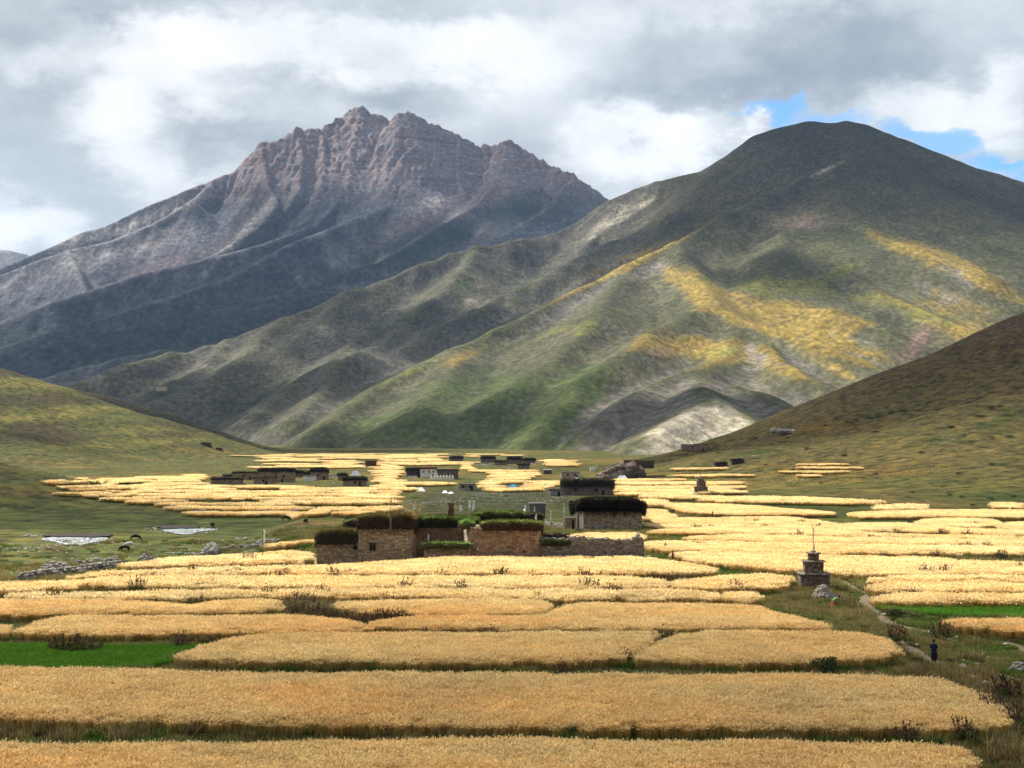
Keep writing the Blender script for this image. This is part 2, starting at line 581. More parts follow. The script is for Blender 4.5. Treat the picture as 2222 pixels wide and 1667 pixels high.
RA = [  # the rocky peak and its ribs
    ([(-400, 700, 7000), (-150, 640, 7200), (0, 578, 7400), (80, 545, 7500), (170, 505, 7600), (230, 488, 7700), (300, 453, 7800), (360, 430, 7900), (420, 406, 8000), (465, 390, 8050), (500, 380, 8100),
      (545, 353, 8200), (558, 338, 8220), (567, 316, 8250), (590, 308, 8260), (620, 298, 8300), (645, 282, 8350), (670, 292, 8350), (700, 285, 8400), (740, 263, 8450), (760, 245, 8500), (777, 235, 8500), (800, 248, 8500), (845, 272, 8480),
      (862, 257, 8420), (885, 248, 8400), (920, 266, 8450), (970, 290, 8500), (1010, 312, 8500), (1040, 325, 8500), (1052, 316, 8500), (1060, 330, 8500), (1072, 326, 8470), (1085, 322, 8450), (1102, 311, 8450), (1130, 329, 8450),
      (1165, 347, 8400), (1210, 374, 8300), (1245, 387, 8250), (1270, 410, 8200), (1320, 438, 8100), (1500, 520, 8000), (1750, 620, 8000)], 1.02, 2600),
    ([(777, 235, 8500), (768, 300, 8330), (755, 370, 8100), (735, 440, 7800), (690, 480, 7550), (640, 500, 7350), (560, 530, 7100), (440, 560, 6900), (320, 588, 6700), (220, 618, 6500), (115, 652, 6300), (0, 697, 6150), (-200, 760, 6000)], 0.85, 2200),
    ([(885, 248, 8400), (878, 320, 8230), (865, 385, 8050), (850, 440, 7750), (760, 475, 7450), (690, 502, 7200), (620, 530, 6900), (500, 598, 6400), (350, 645, 6100), (240, 680, 5950), (100, 720, 5800), (0, 750, 5700), (-200, 830, 5600)], 0.80, 2200),
    ([(1102, 311, 8450), (1090, 380, 8150), (1040, 440, 7800), (950, 490, 7400), (860, 545, 6900), (770, 600, 6400), (640, 640, 6000)], 0.62, 2200),
    ([(465, 390, 8050), (420, 430, 7800), (340, 480, 7600), (240, 520, 7400), (150, 541, 7300), (60, 572, 7200), (-60, 620, 7100)], 0.75, 2200),
    ([(150, 541, 7300), (170, 590, 7000), (190, 640, 6750)], 0.95, 2000),
    ([(567, 316, 8250), (575, 380, 8000), (600, 440, 7750), (560, 490, 7500), (480, 540, 7250), (400, 580, 7050)], 0.95, 2000),
    ([(645, 282, 8350), (655, 350, 8120), (650, 410, 7900), (625, 450, 7750)], 1.1, 2000),
    ([(700, 285, 8400), (705, 350, 8150), (700, 400, 7950)], 1.15, 2000),
    ([(940, 276, 8450), (950, 330, 8230), (935, 390, 8000)], 1.1, 2000),
    ([(1000, 310, 8450), (985, 360, 8250), (1000, 410, 8000)], 1.0, 2000),
    ([(1245, 387, 8250), (1200, 450, 7800), (1110, 500, 7350), (1000, 550, 6900), (900, 590, 6500)], 0.6, 2200),
]
RB = [  # dark heath ridges in front of the peak
    ([(1330, 440, 7200), (1180, 490, 6700), (1050, 530, 6350), (900, 585, 6000), (800, 618, 5750), (600, 655, 5500), (450, 690, 5300), (300, 730, 5100), (150, 770, 4950), (0, 800, 4850), (-200, 850, 4800)], 0.55, 1800),
    ([(900, 555, 6300), (800, 575, 6150), (700, 605, 6000), (600, 640, 5850), (450, 668, 5650), (320, 700, 5500), (200, 730, 5400), (0, 765, 5200), (-200, 800, 5100)], 0.60, 1600),
    ([(800, 650, 5500), (640, 690, 5150), (480, 740, 4800), (300, 770, 4600), (150, 800, 4500), (40, 828, 4400), (-150, 880, 4300)], 0.55, 1500),
]
RC = [  # grey middle ridge
    ([(1420, 392, 5000), (1380, 405, 5000), (1320, 436, 5000), (1260, 478, 4950), (1200, 505, 4900), (1111, 522, 4750), (1040, 533, 4650), (975, 548, 4550), (900, 575, 4450), (850, 600, 4380), (750, 632, 4250), (690, 660, 4150), (615, 684, 4050), (500, 737, 3850), (420, 757, 3750), (350, 765, 3650), (225, 800, 3450), (145, 842, 3350), (60, 890, 3250)], 0.66, 1500),
    ([(1040, 533, 4650), (1000, 590, 4350), (960, 640, 4150), (850, 700, 3900), (780, 728, 3750), (740, 770, 3500), (640, 830, 3200), (560, 890, 2900)], 0.52, 1300),
    ([(900, 690, 4000), (840, 740, 3700), (760, 770, 3400), (720, 805, 3250), (690, 850, 3000), (640, 900, 2700)], 0.55, 1300),
    ([(615, 684, 4050), (560, 750, 3700), (480, 810, 3450), (380, 850, 3200), (300, 880, 3000)], 0.45, 1300),
    ([(750, 632, 4250), (700, 700, 3950), (600, 760, 3700), (520, 810, 3500)], 0.45, 1300),
    ([(500, 735, 3850), (430, 800, 3550), (350, 840, 3350)], 0.45, 1300),
    ([(1500, 430, 4750), (1391, 495, 4650), (1261, 550, 4450), (1111, 630, 4150), (1030, 668, 4000), (950, 702, 3850), (860, 762, 3600), (780, 820, 3350), (700, 875, 3050), (620, 920, 2800)], 0.50, 1300),
    ([(1310, 480, 4900), (1290, 500, 4800), (1280, 520, 4700)], 0.8, 1300),
]
RD = [  # the big rounded mountain
    ([(1420, 392, 5000), (1520, 370, 4950), (1560, 345, 4900), (1600, 320, 4880), (1640, 290, 4850), (1700, 270, 4800), (1750, 259, 4800), (1800, 261, 4800), (1840, 257, 4800), (1880, 264, 4800), (1930, 284, 4800), (1980, 307, 4820),
      (2050, 334, 4850), (2120, 361, 4900), (2222, 394, 5000), (2400, 460, 5100), (2600, 540, 5200)], 0.74, 1900),
    ([(1840, 257, 4800), (1855, 320, 4550), (1800, 350, 4450), (1686, 412, 4300), (1561, 467, 4080), (1461, 522, 3900), (1361, 572, 3750), (1211, 642, 3500), (1111, 692, 3300), (1000, 747, 3100), (900, 792, 2920), (820, 832, 2750), (760, 872, 2600), (725, 905, 2450), (690, 940, 2300)], 0.56, 1300),
    ([(1461, 522, 3900), (1500, 570, 3650), (1520, 605, 3450), (1541, 650, 3200), (1611, 690, 3050), (1721, 715, 2920), (1811, 747, 2780), (1911, 792, 2620), (1995, 826, 2450)], 0.50, 1200),
    ([(1541, 650, 3200), (1470, 690, 3000), (1411, 715, 2880), (1311, 785, 2600), (1236, 860, 2300), (1180, 930, 2050)], 0.46, 1200),
    ([(1361, 572, 3750), (1340, 620, 3500), (1300, 670, 3200), (1250, 730, 2950), (1150, 810, 2650), (1060, 870, 2400)], 0.42, 1100),
    ([(1000, 747, 3100), (980, 800, 2800), (940, 850, 2550), (900, 900, 2300)], 0.42, 1000),
    ([(1611, 700, 3050), (1570, 760, 2780), (1500, 800, 2560), (1440, 812, 2420), (1380, 850, 2250), (1310, 910, 2000)], 0.50, 1000),
    ([(1500, 800, 2560), (1570, 825, 2400), (1650, 845, 2250), (1720, 880, 2100), (1790, 915, 1950)], 0.55, 900),
    ([(1650, 730, 2950), (1700, 780, 2650), (1740, 800, 2500), (1800, 830, 2400), (1850, 860, 2250)], 0.6, 900),
    ([(1500, 800, 2560), (1525, 832, 2250), (1540, 858, 1980), (1515, 872, 1900), (1470, 905, 1780), (1410, 945, 1650), (1370, 980, 1560)], 0.46, 800),
    ([(1540, 858, 1980), (1590, 885, 1850), (1640, 915, 1750), (1680, 950, 1650)], 0.46, 800),
    ([(1800, 350, 4450), (1830, 420, 4150), (1870, 475, 3950), (1911, 512, 3800), (1975, 530, 3700), (2036, 552, 3600), (2100, 575, 3520), (2170, 610, 3450), (2222, 638, 3400), (2350, 700, 3300)], 0.50, 1200),
    ([(1700, 500, 3900), (1690, 570, 3600), (1650, 610, 3450)], 0.4, 1000),
    ([(1731, 665, 3230), (1811, 662, 3130), (1880, 685, 3040), (1940, 708, 2960)], 0.55, 900),
    ([(1860, 590, 3500), (1930, 640, 3300), (2011, 682, 3150), (2090, 705, 3060), (2151, 727, 2980), (2300, 780, 2850)], 0.48, 1000),
    ([(2040, 335, 4850), (2060, 420, 4450), (2130, 500, 4150), (2222, 570, 3900), (2350, 640, 3800)], 0.45, 1200),
]
RE = [([(-350, 700, 1500), (-200, 740, 1460), (0, 812, 1420), (60, 828, 1430), (125, 849, 1440), (215, 884, 1450), (350, 939, 1450), (440, 966, 1430), (520, 1000, 1370), (590, 1018, 1300)], 0.27, 2000),
      ([(0, 930, 1150), (80, 975, 1060), (200, 1015, 1010)], 0.2, 900)]
RE2 = [([(-200, 800, 2150), (115, 836, 2150), (200, 850, 2150), (350, 897, 2100), (450, 937, 2050), (560, 966, 2050), (640, 984, 2050), (720, 996, 2050)], 0.28, 2000)]
RF = [([(-500, 900, 420), (-200, 975, 430), (0, 1020, 430), (60, 1036, 430), (130, 1058, 425), (220, 1085, 410), (310, 1108, 395), (380, 1122, 385)], 0.20, 500)]
RG = [([(2700, 520, 1050), (2400, 620, 1040), (2222, 693, 1030), (2161, 724, 1020), (2086, 764, 1010), (1991, 820, 1000), (1920, 855, 1000), (1861, 879, 1000), (1736, 911, 990), (1611, 941, 980), (1536, 959, 970), (1470, 978, 950), (1411, 992, 920), (1350, 1008, 870), (1310, 1030, 820)], 0.33, 4000),
      ([(2500, 780, 760), (2222, 868, 760), (2000, 935, 760), (1800, 976, 740), (1600, 1006, 700), (1450, 1022, 680)], 0.15, 4000),
      ([(2500, 920, 560), (2222, 1004, 550), (2000, 1044, 530), (1850, 1062, 510)], 0.10, 4000)]


def valley(X, Y):
    z = np.where(Y < 500, 0, 12.5 * ((np.maximum(Y, 500) - 500) / 1000.0) ** 1.25)
    z = np.minimum(z, 12.5 + (Y - 1500) * 0.012 + 40)
    z = z + 13.2 * np.clip(1 - Y / 47.0, 0, 1) ** 1.5
    return z


def mead(X, Y):
    """the low river meadow on the left"""
    e = X + Y * 0.16 + 6 * np.sin(Y * 0.03)          # left of the compound
    return sstep(4, -8, e) * sstep(172 + 0.10 * (X + 50), 184 + 0.10 * (X + 50), Y) * sstep(420, 330, Y)


def ground(X, Y):
    X = np.asarray(X, dtype=float); Y = np.asarray(Y, dtype=float)
    z = valley(X, Y)
    z = z - 2.6 * mead(X, Y)
    far = sstep(150, 500, Y)
    z = z + 0.25 * fbm(X * 0.03, Y * 0.03, 3, 5) * sstep(50, 90, Y) + far * 0.8 * fbm(X * 0.01, Y * 0.008, 4, 9)
    rough = 9.0 * fbm(X * 0.008, Y * 0.008, 5, 31) + 0.0
    e = tents(X, Y, RE, 12.0)
    e2 = tents(X, Y, RE2, 12.0)
    f = tents(X, Y, RF, 4.0)
    g = tents(X, Y, RG, 12.0)
    def up(z, h, k, n):
        h = h + n * sstep(0, 25, h - z)
        t = np.clip(0.5 + 0.5 * (h - z) / k, 0, 1)
        return z * (1 - t) + h * t + k * t * (1 - t)
    # foot of a slope fades in softly (fans)
    z = up(z, e, 9.0, rough * 0.9)
    z = up(z, e2, 9.0, rough * 1.2)
    z = up(z, f, 2.5, rough * 0.16)
    z = up(z, g, 7.0, rough * 1.0)
    terr = 0.55 * fbm(X * 0.05, Y * 0.05, 4, 77)
    z = z + terr * sstep(3, 14, z - valley(X, Y))
    return z


def rgb(*c): return np.array(c, dtype=float)


def lay(col, c, k):
    k = np.clip(k, 0, 1)[..., None]
    return col * (1 - k) + c * k


def blobs_at(px, py, lst):
    s = np.zeros(px.shape)
    for (x, y, rx, ry, rot, a) in lst:
        r = math.radians(rot)
        dx, dy = px - x, py - y
        u = (dx * math.cos(r) + dy * math.sin(r)) / rx
        v = (-dx * math.sin(r) + dy * math.cos(r)) / ry
        s = s + a * np.exp(-(u * u + v * v))
    return s


def slope_of(Z, X, Y):
    gy, gx = np.gradient(Z)
    hx = np.gradient(X, axis=1) + 1e-9; hy = np.gradient(Y, axis=0) + 1e-9
    return np.hypot(gx / hx, gy / hy)


def build_mountains():
    rng = np.random.default_rng(4)
    # ---- far peak with ribs + heath ridges
    c = 14.0
    xs = np.arange(-5700, 2500, c); ys = np.arange(5000, 12700, c)
    X, Y = np.meshgrid(xs, ys)
    wx = 110 * fbm(X * .0022, Y * .0022, 4, 50); wy = 110 * fbm(X * .0022, Y * .0022, 4, 60)
    ZA = tents(X + wx * .08, Y + wy * .5, RA, 9.0)
    ZB = tents(X + wx * .5, Y + wy * .8, RB, 35.0)
    hi = sstep(1950, 2450, ZA) * sstep(-2700, -2000, X)
    ZA = ZA + 48 * fbm(X * .006, Y * .006, 5, 71, 0.55, ridged=True) * (0.07 + 1.1 * hi) - 3
    # ledges of the strata
    tilt = ZA + X * 0.10 + 20 * fbm(X * .003, Y * .003, 3, 9)
    st = 70.0
    q = np.floor(tilt / st) * st + st * sstep(0.35, 0.95, (tilt / st) % 1)
    ZA = ZA + (q - tilt) * hi * 0.45
    ZA = ZA + hi * 26 * fbm(X * .017, Y * .017, 3, 3, 0.6, ridged=True)
    ZB = ZB + 26 * fbm(X * .004, Y * .004, 5, 12, ridged=True) - 10
    Z = np.maximum(ZA, ZB)
    Z, flow = erode(Z, c, 9, 26000, 60, rng, cap=7.0)
    Zb = blur(Z, 3); hz = sstep(1700, 2200, Z)
    Z = Z * (.15 + .75 * hz) + Zb * (.85 - .75 * hz)
    fl = blur(np.log1p(flow), 1)
    S = slope_of(blur(Z), X, Y)
    px, py = to_photo(X, Y, Z)
    n = fbm(X * .0015, Y * .0015, 5, 4); n2 = fbm(X * .01, Y * .01, 4, 14)
    col = np.zeros(Z.shape + (3,)) + rgb(.165, .165, .185)                       # scree
    col = lay(col, rgb(.20, .19, .195), sstep(0.0, 0.5, n))
    col = lay(col, rgb(.20, .145, .12), sstep(0.0, .35, fbm(X * .002 + 5, Y * .002, 4, 24)) * .3)
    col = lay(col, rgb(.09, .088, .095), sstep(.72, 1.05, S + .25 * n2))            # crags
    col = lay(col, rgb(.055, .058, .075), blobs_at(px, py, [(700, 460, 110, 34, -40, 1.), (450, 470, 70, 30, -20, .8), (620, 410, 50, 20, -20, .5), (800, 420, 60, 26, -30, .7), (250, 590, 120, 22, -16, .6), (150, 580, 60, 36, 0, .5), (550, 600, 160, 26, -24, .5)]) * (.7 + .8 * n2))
    heath = sstep(1250, 680, Z + 260 * n + 60 * n2)
    heath = np.maximum(heath, blobs_at(px, py, [(1000, 500, 190, 42, -25, 1.2), (1200, 440, 90, 40, -10, 1.1), (820, 560, 160, 30, -22, 1.1)]))
    col = lay(col, rgb(.040, .043, .036), heath * (0.85 + .3 * n2) * (1 - .6 * sstep(.8, 1.1, S)))
    col = lay(col, rgb(.46, .43, .38), blobs_at(px, py, [(330, 470, 120, 12, -22, 1.0), (200, 512, 90, 12, -12, 1), (530, 500, 90, 9, -48, .9), (590, 440, 30, 9, -60, .9), (200, 560, 220, 24, -14, .5), (820, 285, 35, 16, 20, 1.2), (940, 440, 60, 20, -25, .7)]))  # pale scree streaks; sunlight on the left crest put into the colour
    col = lay(col, rgb(.20, .145, .13), blobs_at(px, py, [(1090, 400, 110, 26, -28, 1.0), (900, 480, 100, 20, -25, .8), (590, 340, 50, 22, 10, .8), (400, 560, 140, 10, -20, .7), (1160, 370, 70, 16, 20, .7)]))
    col = lay(col, rgb(.22, .2, .19), .45 * sstep(3.0, 4.5, fl) * sstep(.9, .5, S))
    col = col * np.array([.70, .70, .78])  # blue of haze and shade put into the rock colour
    MA = terrain_mat('far_mountain_rock', 0.035, 0.006, 14, 0.25, True)
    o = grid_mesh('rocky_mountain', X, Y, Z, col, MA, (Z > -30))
    tag(o, 'craggy bare peak with banded grey and pinkish cliffs above the dark heath ridges', 'mountain', None, 'structure')

    # ---- middle ridge + big rounded mountain
    c = 9.0
    xs = np.arange(-2500, 3000, c); ys = np.arange(1500, 6500, c)
    X, Y = np.meshgrid(xs, ys)
    wx = 60 * fbm(X * .003, Y * .003, 4, 150); wy = 60 * fbm(X * .003, Y * .003, 4, 160)
    ZC = tents(X + wx * .5, Y + wy, RC, 20.0)
    ZD = tents(X + wx * .4, Y + wy * .8, [(a_, b_ * .96, c_) for a_, b_, c_ in RD], 18.0)
    ZC = ZC + 15 * fbm(X * .006, Y * .006, 5, 112, ridged=True) - 8
    ZD = ZD + 4 * fbm(X * .005, Y * .005, 5, 119, ridged=True) - 6
    isC = ZC > ZD
    Z = np.maximum(ZC, ZD)
    Z, flow = erode(Z, c, 5, 26000, 55, rng, cap=5.0)
    Z = blur(Z, 3)
    Z = Z + 1.2 * fbm(X * .03, Y * .03, 4, 8)
    fl = blur(np.log1p(flow), 1)
    S = slope_of(blur(Z, 2), X, Y)
    B = Z
    for _ in range(3): B = blur(B, 6)
    curv = (Z - B) / 6.0                                                        # >0 on crests
    px, py = to_photo(X, Y, Z)
    n = fbm(X * .0022, Y * .0022, 5, 41); n2 = fbm(X * .013, Y * .013, 4, 44)
    col = np.zeros(Z.shape + (3,)) + rgb(.138, .128, .078)                         # stony heath
    col = lay(col, rgb(.175, .155, .115), sstep(0, .6, n2 + .6 * n) * .7)
    grass = sstep(-.35, .25, n + .35 * curv + .45 * n2 - .7 * (S - .55))
    col = lay(col, rgb(.095, .098, .040), grass * .75)
    upper = sstep(720, 1080, Z + 90 * n2)
    col = lay(col, rgb(.085, .072, .046), upper * .75)
    gold = blobs_at(px, py, [(1500, 610, 130, 22, 22, .9), (1640, 690, 150, 24, 22, 1.2), (1800, 735, 150, 26, 20, 1.0), (1370, 570, 130, 14, -28, 1.0), (1760, 680, 110, 22, 14, 1.0), (1500, 760, 140, 30, 5, .9), (1620, 770, 150, 26, 15, .7),
                              (1980, 545, 140, 22, 20, .9), (2120, 600, 130, 20, 28, 1.0), (2100, 720, 110, 26, 12, 1.0), (1850, 820, 120, 12, 26, .9), (2020, 660, 120, 26, 10, .6), (1250, 615, 80, 12, -28, .7), (1020, 770, 70, 14, -20, .7), (2080, 650, 100, 15, 20, .6), (1560, 660, 60, 30, 10, .8)])
    col = lay(col, rgb(.25, .175, .042), sstep(.28, .70, gold * .85 + .42 * n2 + .30 * curv) * sstep(.06, .3, gold) * .92)
    yel = blobs_at(px, py, [(1660, 620, 130, 22, 5, .9), (2020, 690, 90, 16, 5, .9), (1560, 765, 110, 12, -4, .7), (1800, 600, 90, 22, -20, .8), (1870, 650, 100, 18, 10, .7), (900, 805, 80, 10, -20, .7), (1200, 720, 120, 20, -10, .6)])
    col = lay(col, rgb(.20, .195, .045), sstep(.28, .70, yel * .85 + .42 * n2 + .2 * curv) * sstep(.06, .3, yel) * .8)
    green = blobs_at(px, py, [(1250, 860, 110, 50, -40, 1.1), (1050, 890, 190, 60, -10, 1.0), (850, 930, 140, 34, 0, .9), (1180, 960, 160, 30, 0, .8), (980, 830, 120, 26, -20, .5), (560, 930, 150, 24, 5, .6), (1100, 880, 120, 60, -20, .5), (1000, 620, 60, 26, -20, .8), (380, 845, 60, 10, 0, .8)])
    col = lay(col, rgb(.080, .112, .028), sstep(.28, .70, green * .85 + .42 * n2 + -.05 * curv) * sstep(.06, .3, green) * .85)
    grey = blobs_at(px, py, [(1230, 660, 150, 34, -26, .7), (1700, 790, 90, 20, 20, .8), (1860, 780, 80, 20, 10, .6), (2090, 600, 110, 30, 30, .6), (1400, 590, 70, 18, -20, .7), (1720, 900, 140, 60, 10, .9), (1450, 870, 150, 50, -20, .9), (1320, 920, 120, 50, -40, .8),
                             (2050, 640, 110, 26, 22, .6), (700, 730, 150, 36, -18, .7), (780, 790, 120, 60, -10, .6), (260, 800, 130, 16, -22, 1.0), (450, 760, 110, 14, -20, .6), (1750, 490, 80, 18, 0, .6), (1000, 720, 120, 30, -20, .5)])
    col = lay(col, rgb(.20, .178, .155), sstep(.28, .70, grey * .85 + .42 * n2 + -.25 * curv) * sstep(.06, .3, grey) * .9)
    pale = blobs_at(px, py, [(1500, 930, 110, 45, -22, 1.1), (1600, 940, 70, 30, 20, .9), (1470, 968, 60, 12, -15, 1.0), (1330, 470, 90, 12, -38, 1.3), (1380, 455, 60, 8, -35, .9), (1800, 365, 60, 7, -25, .7), (1030, 655, 30, 12, 0, .7), (700, 720, 60, 16, -20, .7)])
    col = lay(col, rgb(.36, .32, .25), sstep(.28, .70, pale * .85 + .42 * n2 + .1 * curv) * sstep(.06, .3, pale) * .85)
    n5 = fbm(X * .03, Y * .03, 3, 49)
    col = lay(col, rgb(.058, .070, .028), sstep(.12, .42, n5 + .3 * n2 + .12 * n) * .38)
    col = lay(col, rgb(.19, .17, .145), sstep(.18, .45, -n5 + .25 * n2 - .1 * curv) * .28)
    col = lay(col, rgb(.128, .118, .104), isC * sstep(-.45, .2, -n2 + .2 * n - .1 * curv) * .75)
    cliff = sstep(.85, 1.1, S + .2 * n2)
    col = lay(col, rgb(.12, .11, .105), cliff * .7)
    col = lay(col, rgb(.24, .16, .13), blobs_at(px, py, [(1990, 745, 50, 20, -50, 1), (2050, 775, 40, 20, -40, .8), (1430, 770, 30, 16, 0, .6), (1740, 480, 50, 14, 0, .7)]))
    col = lay(col, rgb(.035, .048, .022), .8 * sstep(3.4, 4.8, fl) * sstep(-.2, .6, n2 + .3))
    col = col * .60 + (col * .32) * np.clip(gold + pale, 0, 1)[..., None]  # shade contrast put into the colour: sunlit gold and pale areas darkened less
    MD = terrain_mat('mountain_heath', 0.075, 0.012, 7, 0.6)
    o = grid_mesh('grassy_mountain', X, Y, Z, col, MD, (Z > valley(X, Y) - 25))
    tag(o, 'broad rounded mountain with golden grass shoulders and grey gravel flanks', 'mountain', None, 'structure')

    # ---- faint blue ridge far left
    xs = np.arange(-9500, -3000, 60.); ys = np.arange(13000, 16500, 60.)
    X, Y = np.meshgrid(xs, ys)
    R = [([(-500, 530, 15000), (-200, 560, 15000), (-60, 540, 15000), (0, 543, 15000), (30, 546, 15000), (62, 556, 15000), (150, 590, 15000), (300, 650, 15000)], .6, 3000)]
    Z = tents(X, Y, R, 40.) + 60 * fbm(X * .001, Y * .001, 4, 3, ridged=True) - 30
    col = np.zeros(Z.shape + (3,)) + rgb(.12, .13, .14)
    o = grid_mesh('distant_ridge', X, Y, Z, col, MA)
    tag(o, 'hazy blue ridge just showing at the far left skyline', 'mountain', None, 'structure')


def build_ground():
    rr = [6.0]
    while rr[-1] < 3300:
        y = rr[-1]
        rr.append(y * (1.0078 if y < 700 else 1.0105) + (0.4 if y < 55 else 0))
    ys = np.array(rr)
    us = np.concatenate([np.linspace(-.85, -.44, 50)[:-1], np.linspace(-.44, .44, 520), np.linspace(.44, .85, 50)[1:]])
    U, Y = np.meshgrid(us, ys)
    X = U * (Y + 25)
    Z = ground(X, Y)
    px, py = to_photo(X, Y, Z)
    V = Z - valley(X, Y)
    S = slope_of(Z, X, Y)
    n = fbm(X * .02, Y * .02, 5, 5); n2 = fbm(X * .12, Y * .12, 4, 6); n3 = fbm(X * .005, Y * .005, 4, 26)
    col = np.zeros(Z.shape + (3,)) + rgb(.072, .078, .026)
    col = lay(col, rgb(.135, .105, .042), sstep(-.1, .5, n + .4 * n2))                # dry weeds
    col = lay(col, rgb(.04, .068, .018), sstep(.1, .5, -n + .4 * n2) * .7)
    # meadow
    mdw = mead(X, Y)
    col = lay(col, rgb(.078, .098, .034), mdw)
    col = lay(col, rgb(.13, .13, .045), mdw * sstep(0, .5, n3 * 1.5 + n) * .8)
    col = lay(col, rgb(.17, .16, .12), mdw * sstep(.35, .5, n2) * .7)
    # village floor and far valley
    fv = sstep(420, 560, Y) * sstep(20, 4, V)
    col = lay(col, rgb(.10, .105, .036), fv)
    col = lay(col, rgb(.17, .13, .045), fv * sstep(0, .4, n3 + n))
    gr = blobs_at(px, py, [(1130, 1090, 130, 28, 0, 1.2), (1010, 1075, 90, 16, 0, 1.0), (1080, 1070, 110, 14, 0, .8), (950, 1110, 80, 16, 0, .6)])
    col = lay(col, rgb(.06, .068, .036), gr)
    # left hill
    isE = (X < 60) * sstep(8, 22, V) * sstep(600, 700, Y)
    col = lay(col, rgb(.10, .108, .034), isE)
    band = fbm(X * .012 + 3, (Z * 1.0) * .05, 4, 17)
    col = lay(col, rgb(.062, .050, .028), isE * sstep(-.1, .2, band + .3 * n) * .85)
    col = lay(col, rgb(.20, .175, .055), isE * sstep(.02, .35, -band + .3 * n) * .85)
    isE2 = isE * sstep(1700, 1850, Y)
    col = lay(col, rgb(.062, .058, .036), isE2)
    # near left green slope
    isF = (X < -30) * sstep(1.0, 3.0, V) * sstep(600, 560, Y) * sstep(200, 260, Y)
    col = lay(col, rgb(.082, .092, .03), isF)
    col = lay(col, rgb(.11, .066, .03), isF * np.clip(blobs_at(px, py, [(330, 1105, 190, 22, 8, 1.2), (120, 1085, 110, 12, 8, .6)]) + .6 * sstep(.1, .5, n), 0, 1))
    # right slope
    isG = (X > 60) * sstep(1.5, 9.0, V) * sstep(260, 400, Y)
    col = lay(col, rgb(.104, .090, .036), isG)
    col = lay(col, rgb(.092, .066, .042), isG * sstep(5, 120, V + 45 * n3 + 30 * n))
    col = lay(col, rgb(.175, .115, .035), isG * sstep(.05, .4, n3 + .3 * n) * sstep(60, 20, V) * .8)
    col = lay(col, rgb(.05, .066, .022), isG * sstep(.1, .45, n - .3 * n3) * sstep(70, 30, V) * .8)
    col = lay(col, rgb(.18, .15, .11), isG * sstep(.28, .5, n2 + .2 * n) * .5)
    # brown weedy verge lower right
    w = blobs_at(px, py, [(2130, 1500, 130, 50, 20, 1), (2160, 1620, 90, 50, 0, .8), (700, 1590, 400, 12, 0, .9), (100, 1590, 200, 10, 0, .9)])
    col = lay(col, rgb(.105, .066, .042), w)
    col = col * np.where(Y > 300, .66, .86)[..., None]
    m2, t, b = new_mat('valley_ground', 0.95, 0.05)
    at = t.N('ShaderNodeAttribute'); at.attribute_name = 'tint'
    p = t.pos()
    na = t.noise(2.2, 6, .7, p); nb = t.noise(.16, 6, .68, p, .3); nc = t.noise(.045, 5, .6, p, .3)
    c1 = t.mix(1.0, at.outputs['Color'], t.ramp(na, [(.3, (.55, .55, .55)), (.7, (1.4, 1.4, 1.4))]), 'MULTIPLY')
    c1 = t.mix(1.0, c1, t.ramp(nb, [(.36, (.30, .34, .30)), (.48, (.95, .95, .95)), (.64, (1.75, 1.55, 1.25))]), 'MULTIPLY')
    c1 = t.mix(1.0, c1, t.ramp(nc, [(.35, (.8, .85, .8)), (.65, (1.2, 1.12, 1.))]), 'MULTIPLY')
    t.L(c1, b.inputs['Base Color'])
    t.L(t.bump(t.math('ADD', na, t.math('MULTIPLY', nb, 4.)), 1.0, .35), b.inputs['Normal'])
    o = grid_mesh('ground', X, Y, Z, col, m2)
    tag(o, kind='structure')
    # everything out of the picture, as far as the horizon
    s = 26000.
    v = [(-s, -s, -35), (s, -s, -35), (s, s, -35), (-s, s, -35)]
    o = mesh_obj('ground_plain', v, [(0, 1, 2, 3)], simple('plain_earth', (.09, .09, .05), .3, .01))
    tag(o, kind='structure')


build_ground()
build_mountains()

# lookup table of the ground height for placing things
_gy = np.exp(np.linspace(math.log(40), math.log(3200), 700))
_gu = np.linspace(-.62, .62, 640)
_GU, _GY = np.meshgrid(_gu, _gy)
_GZ = ground(_GU * _GY, _GY)


def gz(x, y):
    x = np.asarray(x, float); y = np.asarray(y, float)
    v = (np.log(np.clip(y, 41, 3150)) - math.log(40)) / (math.log(3200) - math.log(40)) * 699
    u = (np.clip(x / np.maximum(y, 1), -.619, .619) + .62) / 1.24 * 639
    i = v.astype(int); j = u.astype(int); a = v - i; b = u - j
    return _GZ[i, j] * (1 - a) * (1 - b) + _GZ[i + 1, j] * a * (1 - b) + _GZ[i, j + 1] * (1 - a) * b + _GZ[i + 1, j + 1] * a * b


def hit(px, py, h=0.0, dmin=45., dmax=3000.):
    """first point of the ground (raised by h) along the ray through a photo pixel"""
    r = ray(px, py)
    d = np.exp(np.linspace(math.log(dmin), math.log(dmax), 900))
    x = r[0] / r[1] * d; z = HC + r[2] / r[1] * d
    f = z - gz(x, d) - h
    k = np.argmax(f < 0)
    if f[k] >= 0: k = len(d) - 1
    if k > 0:
        t = f[k - 1] / (f[k - 1] - f[k] + 1e-9)
        dd = d[k - 1] + t * (d[k] - d[k - 1])
    else:
        dd = d[0]
    x = r[0] / r[1] * dd
    return float(x), float(dd), float(gz(x, dd))
